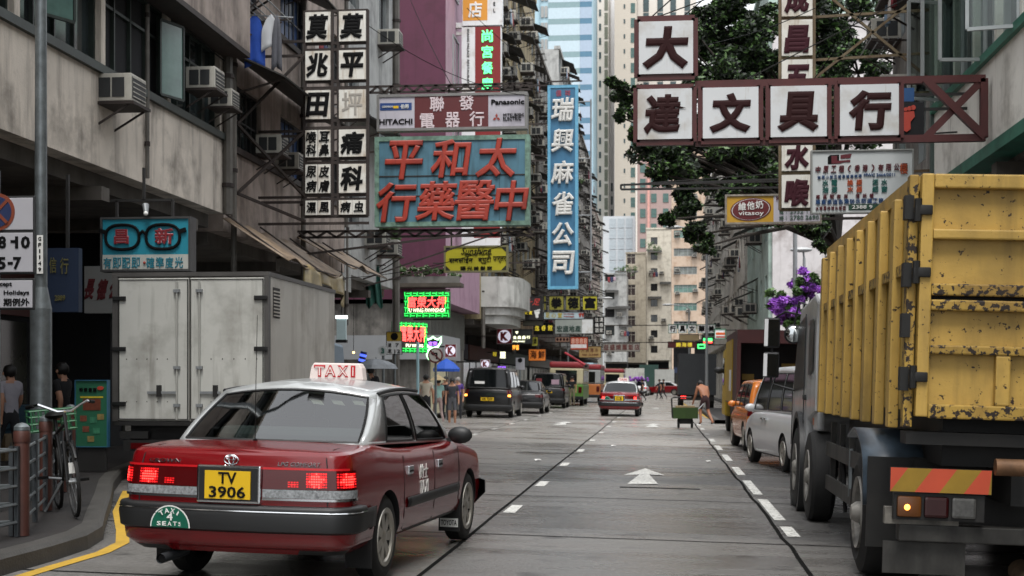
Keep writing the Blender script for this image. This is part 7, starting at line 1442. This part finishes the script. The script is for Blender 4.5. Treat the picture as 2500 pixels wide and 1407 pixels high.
# bicycle
x, y = Wp(165, 900, Y=13.3)[:2]; T = TOP('bicycle', 'black bicycle with a green basket parked against the railing', 'bicycle', (x, y, zp(x)), R(-170)); T.rotation_euler = (0, R(5), R(-148)); FR = mat('black_bicycle_frame', hx('0e0f10'), .55, var=.1)
for yy in (-.52, .52):
    b = MB(); b.lathe([(.315, -.018), (.335, -.014), (.34, 0), (.335, .014), (.315, .018), (.31, 0), (.315, -.018)], (0, yy, .34), (1, 0, 0), RUBBER, n=36); o = b.build('wheel', T); b = MB(); b.lathe([(.312, -.012), (.30, -.01), (.30, .01), (.312, .012)], (0, yy, .34), (1, 0, 0), DARK, n=36); b.tube((-.04, yy, .34), (.04, yy, .34), .02, GREYM, 8)
    for i in range(14): a = 2 * math.pi * i / 14; b.tube((.02 * (-1) ** i, yy, .34), (0, yy + .3 * math.cos(a), .34 + .3 * math.sin(a)), .0018, GREYM, 3, cap=False)
    b.build('rim', o); b = MB(); b.path([(0, yy + .36 * math.cos(R(a)), .34 + .36 * math.sin(R(a))) for a in range(-10 if yy < 0 else 40, 190 if yy > 0 else 150, 12)], .014, FR, 6); b.build('mudguard', T)
b = MB()
for p, q in (((0, .40, .82), (0, -.08, .32)), ((0, .38, .88), (0, -.20, .78)), ((0, -.08, .32), (0, -.25, .92)), ((0, -.08, .32), (0, -.52, .34)), ((0, -.2, .78), (0, -.52, .34)), ((0, .36, .98), (0, .43, .72)), ((.04, .43, .72), (.05, .52, .34)), ((-.04, .43, .72), (-.05, .52, .34))): b.tube(p, q, .017, FR, 8)
b.build('frame', T); b = MB(); b.path([(-.30, .18, 1.06), (-.22, .30, 1.08), (-.06, .36, 1.0), (.06, .36, 1.0), (.22, .30, 1.08), (.30, .18, 1.06)], .013, CHROME, 8); b.tube((-.31, .16, 1.06), (-.26, .25, 1.07), .018, INK, 8); b.tube((.31, .16, 1.06), (.26, .25, 1.07), .018, INK, 8); b.build('handlebar', T); b = MB(); b.ball((0, -.27, .95), .12, INK, 12, (.8, 1.2, .35)); b.build('saddle', T)
GB = mat('green_basket', hx('1d5a36'), .5, var=.15); b = MB()
for z in (.80, .87, .94, 1.0): b.path([(-.22, -.72, z), (.22, -.72, z), (.22, -.38, z), (-.22, -.38, z), (-.22, -.72, z)], .009, GB, 4)
for i in range(7): b.box(-.22 + i * .07, -.205 + i * .07, -.725, -.715, .80, 1.0, GB); b.box(-.22 + i * .07, -.205 + i * .07, -.385, -.375, .80, 1.0, GB)
b.box(-.22, .22, -.72, -.38, .785, .80, GB); b.build('basket', T); b = MB(); b.tube((-.16, -.08, .3), (.16, -.08, .36), .012, GREYM, 6); b.box(.14, .24, -.12, -.04, .35, .375, INK); b.box(-.24, -.14, -.12, -.04, .29, .315, INK); b.tube((0, -.08, .33), (.18, -.2, .02), .012, GREYM, 6); b.build('pedals', T); b = MB(); b.box(-.03, .03, .53, .54, .42, .52, WINK); b.build('reflector', T)
# green standing board
Y = 18.7; s = Sign('standing_board', 'green standing shop board with red and yellow pictures on the left pavement', (184, 928, 264, 1092), Y, mat('board_green', hx('1f5a40'), .5, var=.1), mat('board_blue_edge', hx('2a5d78'), .5), .06, .01); s.e.location.z = s.z0
s.plate(196, 968, 252, 972, SYL); s.plate(203, 974, 246, 1002, mat('board_brown', hx('5e2c18'), .6, var=.3, vs=9)); s.put([(c, 199 + i * 11, 952, 9, 10) for i, c in enumerate('特價優惠')], SBLK, bold=.02); s.put([('●', 246, 948, 16, 10)], SRED)
for i, (px, py) in enumerate(((204, 1022), (228, 1026), (246, 1018), (210, 1048), (236, 1052), (222, 1072))): s.plate(px - 8, py - 7, px + 8, py + 7, [mat('board_pic_a', hx('6b3a26'), .6, var=.4, vs=12), mat('board_pic_b', hx('2f6d50'), .6, var=.4, vs=12), mat('board_pic_c', hx('7a6a3c'), .6, var=.4, vs=12)][i % 3])
b = MB(); b.box(s.x0 + .03, s.x1 - .03, Y + .01, Y + .05, zp(-8), s.z0, DARK); b.build('stand', s.e, wc=True)
# traffic signs on poles
def roadsign(label, px, py, r_, Y, kind):
    c = Wp(px, py, Y=Y); r = r_ * Y / F; T = TOP('traffic_sign', label, 'traffic sign', (c.x, Y, .15)); b = MB(); b.tube((c.x, Y + .05, .15), (c.x, Y + .05, c.z + r), .04, GALV, 8); b.build('post', T, wc=True); b = MB(); b.lathe([(0, 0), (r, 0), (r, .02), (0, .02)], (c.x, Y - .02, c.z), (0, 1, 0), mat('sign_ring_' + kind, hx('5a2326') if kind == 'turn' else hx('a9adad'), .5), n=28); b.build('disc', T, wc=True); b = MB()
    if kind == 'turn':
        b.lathe([(0, 0), (r * .80, 0), (r * .80, .01), (0, .01)], (c.x, Y - .028, c.z), (0, 1, 0), mat('sign_face', hx('a5a29c'), .5), n=28); y = Y - .032; b.obox((c.x + r * .2, y, c.z - r * .5), (c.x + r * .2, y, c.z + r * .25), r * .2, .004, SBLK, up=(0, 1, 0)); b.obox((c.x + r * .3, y, c.z + r * .25), (c.x - r * .25, y, c.z + r * .25), r * .2, .004, SBLK, up=(0, 1, 0)); b.add([(c.x - r * .2, y - .003, c.z + r * .55), (c.x - r * .6, y - .003, c.z + r * .22), (c.x - r * .2, y - .003, c.z - .05 * r)], [(0, 1, 2)], SBLK); b.obox((c.x - r * .6, y - .006, c.z + r * .55), (c.x + r * .6, y - .006, c.z - r * .55), r * .17, .004, MATS['sign_ring_turn'], up=(0, 1, 0))
    else: b.text('3', (c.x, Y - .026, c.z), (r * .7, r * 1.1), mat('sign_three', hx('2f5a50'), .5), bold=.05)
    b.build('symbol', T, wc=True)
roadsign('round no left turn sign on a post in front of the blue parasol', 1063, 868, 19, 43.2, 'turn'); roadsign('small round white sign with a number 3 beside the yellow parking plate', 935, 857, 12, 40.5, 'three')
s = Sign('parking_sign', 'yellow and white parking plate between the number 3 sign and the neon', (943, 810, 982, 866), 42, WHITE, TRIM, .04, .015, cat='traffic sign'); s.plate(944, 811, 981, 833, mat('plate_amber', hx('a5892c'), .5)); s.put([('●', 963, 822, 18, 18)], SBLK, .012); s.put([('7', 970, 843, 8, 9), ('12', 970, 858, 14, 9), ('至', 952, 843, 8, 8), ('至', 952, 857, 8, 8)], SBLK); b = MB(); b.tube((s.x0 + .25, 42.06, .3), (s.x0 + .25, 42.06, s.z1), .035, GALV, 8); b.build('post', s.e, wc=True)
s = Sign('parking_sign', 'grey parking plate over the second black people carrier', (1259, 874, 1281, 903), 66, PG, None, .04, 0, cat='traffic sign'); s.put([('●', 1270, 880, 11, 11)], SBLK, .012); b = MB(); b.tube((s.x0 + .2, 66.06, .3), (s.x0 + .2, 66.06, s.z1), .035, GALV, 8); b.build('post', s.e, wc=True)
x, y = Wp(1020, 900, Y=43.6)[:2]; b = MB(); b.tube((x, y, .15), (x, y, 2.75), .045, mat('pale_blue_post', hx('8fb0b8'), .5, var=.05), 10); tag(b.build('post'), 'pale blue white post under the pawnshop neon', 'post')
T = TOP('parasol', 'blue market parasol over the left pavement beside the no left turn sign', 'parasol', (*Wp(1090, 900, Y=50.5)[:2], .16)); b = MB(); b.lathe([(.47, 1.72), (.49, 1.82), (.26, 2.05), (0, 2.2)], (0, 0, 0), (0, 0, 1), mat('parasol_blue', hx('1f4fae'), .7, var=.08), n=8, smooth=False); b.build('canopy', T); b = MB(); b.tube((0, 0, 0), (0, 0, 2.18), .025, GREYM, 8); b.build('pole', T)
T = TOP('barber_pole', 'blue and white lit barber pole on the shaded left pavement', 'barber pole', Wp(880, 895, Y=36)); b = MB(); BB = mat('barber_blue', hx('4a62e8'), .4, var=0, emit=1.0)
for i in range(6): b.lathe([(.085, i * .065), (.085, i * .065 + .06)], (0, 0, .0), (.25, 0, 1), BB if i % 2 == 0 else mat('barber_dark', hx('1a1f4a'), .4, var=0, emit=.2), n=12)
b.lathe([(0, 0), (.1, 0), (.1, .03)], (0, 0, -.03), (.0, 0, 1), GREYM, n=12); b.build('drum', T); b = MB(); b.tube((0, 0, 0), (0, .1, -2.3 + .6), .03, DARK, 6); b.build('post', T)
T = TOP('light_box', 'white lit shop light box hanging in the dark arcade beyond the box truck', 'light box', Wp(833, 840, Y=33)); b = MB(); b.box(-.11, .11, 0, .1, .1, .6, mat('lit_box_dim', hx('9fb0b2'), .5, emit=.15)); b.box(-.13, .13, -.02, .12, .6, .67, mat('lit_tube', hx('e9f6f4'), .5, var=0, emit=2)); b.box(-.13, .13, -.02, .12, .03, .1, DARK); b.build('box', T); b = MB(); b.tube((0, .05, .67), (0, .05, 1.9), .015, DARK, 6); b.build('hanger', T)
def lamp(label, x, y, h, ax, r=.07):
    T = TOP('street_lamp', label, 'street lamp', (x, y, .1)); b = MB(); b.tube((0, 0, 0), (0, 0, h), r * 1.3, GREYM, 10, r * .8); b.path([(0, 0, h), (ax * .3, 0, h + .25), (ax, 0, h + .35)], r * .55, GREYM, 6); b.build('pole', T); b = MB(); b.ball((ax * 1.12, 0, h + .33), .34, mat('lamp_head', hx('a9abac'), .4), 12, (1.3, .6, .32)); b.build('lantern', T)
lamp('grey street lamp pole rising beside the shirtless man on the right', 2.3, 73.5, 9.0, -1.5); lamp('grey street lamp pole behind the drink sign on the right', 4.6, 50, 9.5, -1.6, .08); lamp('short lamp post above the purple shrub', 5.5, 56, 6.2, -.1); lamp('street lamp on the left pavement with its head over the far minibus', -7.2, 110, 7.5, 2.7); lamp('street lamp far along the right side before the peach block', 2.3, 120, 7.5, -1.6)
pavement([(2.0, 53), (2.02, 60), (2.02, 68), (2.05, 77)], 4.44, 'pavement')
# ---------------------------------------------------------------- clutter of the near left facades
GA = 'air conditioners on the near left facades'
for lb, x, y, z, k in (('large outdoor condenser on a bracket under the window of the grey concrete tenement', -8.08, 19.9, 5.55, .9), ('white window air conditioner at the far end of the grey tenement windows', -8.0, 23.6, 6.5, .82), ('smaller white air conditioner next to the one at the end of the grey tenement', -8.0, 24.75, 6.42, .7), ('cream window air conditioner above the ledge of the pinkish tenement', -8.15, 28.3, 6.15, .85), ('second air conditioner to the right of the cream one on the pinkish tenement', -8.15, 29.8, 6.05, .8), ('white condenser beside the edge of the large blue medicine sign', -8.3, 39.6, 5.35, 1.0), ('white condenser hung just right and lower than its twin by the medicine sign', -8.3, 41.4, 5.25, 1.0), ('air conditioner high on the narrow tenement right of the vertical hardware sign', 4.9, 28.5, 7.0, 1.1), ('air conditioner above the open casement windows of the white corner tenement', 4.5, 22.2, 8.3, 1.0)):
    place(AC, (x, y, z), R(90) if x < 0 else R(-90), lb, GA, scale=(k,) * 3)
place(AW, (-8.1, 29.4, 7.75), R(90), 'very wide black sheet awning over the windows of the pinkish tenement', 'wide awnings', scale=(3.6, 1.15, 1.2)); place(AW, (-8.3, 39.4, 8.9), R(90), 'dark corrugated awning on the pale grey corner tenement', 'wide awnings', scale=(2.4, 1.3, 1.6))
def tarp(label, y0, y1, z0, d, drop, seed, fold=True):
    rr = random.Random(seed); T = TOP('tarpaulin_awning', label, 'awning', (-8.05, (y0 + y1) / 2, z0)); b = MB(); n = y1 - y0; ph = rr.random() * 6
    f = lambda u, v: (-.0 + d * v + .05 * math.sin(11 * u + ph), (u - .5) * n, -drop * v - .10 * v * abs(math.sin(8 * u + ph)) + .03 * math.sin(23 * u)); b.grid(f, 40, 8, BROWNC, True); o = b.build('sheet', T); s_ = o.modifiers.new('s', 'SOLIDIFY'); s_.thickness = .015
    if fold:
        g_ = lambda u, v: (d + .06 * math.sin(25 * u) * v + .05 * math.sin(11 * u + ph), (u - .5) * n * .75 + n * .1, -drop - .10 * abs(math.sin(8 * u + ph)) - v * (.45 + .2 * math.sin(5 * u + seed)) + .0); b = MB(); b.grid(g_, 60, 6, mat('shiny_tarpaulin', hx('9a8a62'), .3, var=.35, vs=3, dirt=hx('4a3d28'), da=.4, ds=(6, 6, 6)), True); o = b.build('hanging_fold', T); s_ = o.modifiers.new('s', 'SOLIDIFY'); s_.thickness = .012
    b = MB()
    for t in (-.48, 0, .48): b.tube((0, t * n, .1), (d, t * n, -drop - .05), .02, RUST, 6)
    b.tube((d, -n * .5, -drop - .05), (d, n * .5, -drop - .05), .02, RUST, 6); b.build('awning_frame', T)
tarp('brown tarpaulin awning with shiny folds hanging over the white box truck', 25.6, 30.4, 4.55, 1.25, .75, 2); tarp('second tan canvas awning beyond the shiny folded one', 31.0, 35.6, 4.75, 1.1, .55, 5, False)
b = MB(); b.box(-8.29, -8.22, 33.9, 37.2, 3.9, 5.55, mat('white_corrugated', hx('a9aba9'), .5, var=.06, dirt=hx('7d7f7c'), da=.2, ds=(6, 6, .3)))
for i in range(16): b.box(-8.22, -8.2, 33.95 + i * .205, 34.05 + i * .205, 3.9, 5.55, MATS['white_corrugated'])
tag(b.build('corrugated_panel'), 'white corrugated metal panel on the facade above the arcade', 'panel')
T = TOP('hanging_cloth', 'torn green tarpaulin strip hanging beside the dark arcade', 'tarpaulin', Wp(905, 650, Y=41)); b = MB(); b.grid(lambda u, v: (-.25 + .5 * u + .12 * v, .06 * math.sin(16 * u), -1.15 * v - .1 * math.sin(9 * u) * v), 24, 10, mat('green_tarp', hx('34655a'), .7, var=.2, vs=5, dirt=hx('1f3d36'), da=.3, ds=(9, 9, 1)), True); o = b.build('sheet', T); s_ = o.modifiers.new('s', 'SOLIDIFY'); s_.thickness = .012; b = MB(); b.tube((-.35, .0, .02), (.45, 0, .02), .015, RUST, 6); b.tube((-.3, 0, .02), (-1.2, 0, .5), .015, RUST, 6); b.build('rod', T)
T = TOP('hanging_laundry', 'blue jacket and white shirt hung out on a rack between the tenements', 'laundry', Wp(640, 50, Y=26.6), R(25))
for dx, w_, h_, m, nm_ in ((-.14, .40, .95, mat('jacket_blue', hx('1f4aa5'), .8, var=.12, vs=6), 'jacket'), (.16, .36, .62, mat('shirt_white', hx('c3c5c8'), .8, var=.05), 'shirt'), (.27, .16, .98, mat('cloth_grey', hx('9aa0a2'), .8), 'trousers')):
    b = MB(); b.grid(lambda u, v: (dx + (u - .5) * w_ * (.55 + .45 * min(1, v * 3)), .04 * math.sin(9 * u + dx * 9) * v - dx * .3, .12 * (1 - abs(2 * u - 1)) - h_ * v), 14, 8, m, True); o = b.build(nm_, T); s_ = o.modifiers.new('s', 'SOLIDIFY'); s_.thickness = .03
b = MB(); b.tube((-.7, .02, .08), (.6, .0, .1), .014, GREYM, 6); b.obox((-.9, 0, .06), (-.2, 0, -.3), .03, .03, RUST); b.build('rack_frame', T)
place(RK, (-8.0, 25.2, 9.0), R(90), 'green brown iron drying rack at the corner above the grey concrete tenement', 'near drying racks'); place(RK, (-8.1, 34.5, 8.2), R(90), 'iron drying rack above the grid clinic sign', 'near drying racks')
CASEG = clear_glass('clear_casement_glass', (.72, .78, .76), .9, 1.5)
# open casements of the corner building on the right
for i, (y, z) in enumerate(((23.4, 6.05), (22.0, 6.05), (20.5, 6.05), (23.3, 9.0), (18.6, 6.05))):
    T = TOP('open_window', ['first', 'second', 'third', 'upper', 'nearest'][i] + ' open casement of the white corner tenement above its green trim', 'window', (4.5, y, z), R(200 - 8 * i)); b = MB(); w_, h_ = .62, 1.55
    for a, c in (((0, 0), (w_, 0)), ((w_, 0), (w_, h_)), ((w_, h_), (0, h_)), ((0, h_), (0, 0))): b.obox((a[0], 0, a[1]), (c[0], 0, c[1]), .045, .045, ALU)
    b.build('frame', T); b = MB(); b.box(.02, w_ - .02, -.004, .004, .02, h_ - .02, CASEG); b.build('pane', T)
# overhead cables
def cable(label, p, q, sag=.4, r=.012): b = MB(); p, q = Vector(p), Vector(q); b.path([p.lerp(q, i / 12) - Vector((0, 0, sag * 4 * (i / 12) * (1 - i / 12))) for i in range(13)], r, INK, 4); tag(b.build('cable'), label, 'cable', 'overhead cables')
cable('black cable rising from the white square sign to the right', Wp(1556, 128, Y=20), (4.5, 26, 12), .2, .009); cable('cable from the square sign across to the tree', Wp(1556, 130, Y=20), Wp(1990, 20, Y=24), .15, .008); cable('cable across the vertical hardware sign', Wp(1880, 330, Y=24.4), Wp(2110, 20, Y=23), .05, .009); cable('cable crossing from the clinic sign to the appliance sign', Wp(895, 60, Y=28), Wp(1290, 235, Y=30.9), .25, .008); cable('cable from the maroon gable down to the appliance sign truss', Wp(990, -30, Y=40), Wp(1100, 205, Y=31), .1, .009); cable('thin cable over the teal sign', Wp(1140, 20, Y=44), Wp(1330, 180, Y=46), .1, .01); cable('cable below the blue medicine sign to the left wall', Wp(1290, 575, Y=33), (-8.1, 36, 4.2), .2, .01); cable('cable along the white upper wall of the corner tenement', (4.4, 24.1, 9.8), (4.35, 12, 6.9), .3, .012); cable('cable over the left parapet toward the pole', (-7.95, 25.4, 7.4), (-7.9, 17, 8.6), .3, .012)
# small scraps and covers
for i, (x, y) in enumerate(((-2.3, 26.5), (.9, 27.5), (-1.1, 33))): b = MB(); r_ = random.Random(i); b.add([(x + .07 * math.cos(a) * r_.uniform(.5, 1.2), y + .12 * math.sin(a) * r_.uniform(.5, 1.2), gz(x) + .02 + .02 * (k % 2)) for k, a in enumerate((0, 1, 2, 3, 4, 5))], [(0, 1, 2, 3, 4, 5)], WINK); tag(b.build('litter'), ['white scrap of litter on the road ahead of the near taxi', 'white scrap of litter between arrow and parked van', 'white scrap of litter near the lane line'][i], 'litter')

for lb, x, z0, z1 in (('thin pipe up the near part of the grey concrete tenement wall', 24.3, 4.7, 8.7), ('rusty pipe between the windows of the grey concrete tenement', 29.4, 4.7, 7.4)): pipe(L1, x, z0, z1, lb, .035, -.05)
for i, (y, z) in enumerate(((15.2, 6.2), (17.6, 6.3), (22.1, 6.15))):
    T = TOP('open_window', ['nearest', 'middle', 'farthest'][i] + ' green glazed casement swung open over the left parapet', 'window', (-8.0, y, z), R(58 + 7 * i)); b = MB(); w_, h_ = .6, 1.2
    for a, c in (((0, 0), (w_, 0)), ((w_, 0), (w_, h_)), ((w_, h_), (0, h_)), ((0, h_), (0, 0))): b.obox((a[0], 0, a[1]), (c[0], 0, c[1]), .04, .04, GREENFR)
    b.build('frame', T); b = MB(); b.box(.02, w_ - .02, -.004, .004, .02, h_ - .02, GLASSG); b.build('pane', T)
# lamps and goods in the shaded arcade on the left
WARM = mat('warm_bulb', hx('ffc070'), .4, var=0, emit=4)
for i, (x, y, z) in enumerate(((-11.2, 18.4, 2.9), (-10.9, 20.2, 2.7), (-11.2, 23, 2.8), (-9.6, 30, 2.9), (-9.5, 40, 2.6), (-9.2, 42, 2.4))):
    T = TOP('hanging_bulb', ['warm bulb deep in the arcade nearest the camera', 'warm bulb above the standing board', 'warm bulb behind the box truck', 'warm bulb beyond the box truck', 'warm bulb in the shop by the barber pole', 'warm bulb at the corner shop of the side street'][i], 'lamp', (x, y, z), group='bulbs in the left arcade'); b = MB(); b.ball((0, 0, 0), .035, WARM, 8); b.build('bulb', T); b = MB(); b.tube((0, 0, .03), (0, 0, 4.2 - z), .008, INK, 5); b.build('cord', T)
BXC = [mat('crate_%d' % i, hx(c), .7, var=.2, vs=5) for i, c in enumerate(('6b5a3e', '2f4a5a', '5c3030', '4a4a44'))]
rr = random.Random(77)
for i in range(9):
    x, y, n = -10.6 + rr.uniform(-.3, .3), 17.2 + i * .8, rr.randint(1, 3); z = .3
    for k in range(n):
        h_ = rr.uniform(.3, .5); b = MB(); b.bbox(-.3, .3, -.3, .3, 0, h_, rr.choice(BXC), .015); b.box(-.304, .304, -.05, .05, h_ * .3, h_ * .7, BXC[3]); o = b.build('crate'); o.location = (x, y, z); o.rotation_euler = (0, 0, rr.uniform(-.2, .2)); tag(o, 'dusty crate stacked in the dark arcade on the left', 'crate', 'crates in the left arcade'); z += h_ + .003

place(AC, (-10.9, 18.6, 3.7), 0, 'old air conditioner under the concrete soffit behind the lamp post', GA, scale=(.9,) * 3)
for p in [AC, AW, RK] + WSH:
    if 'used' in p: del p['used']
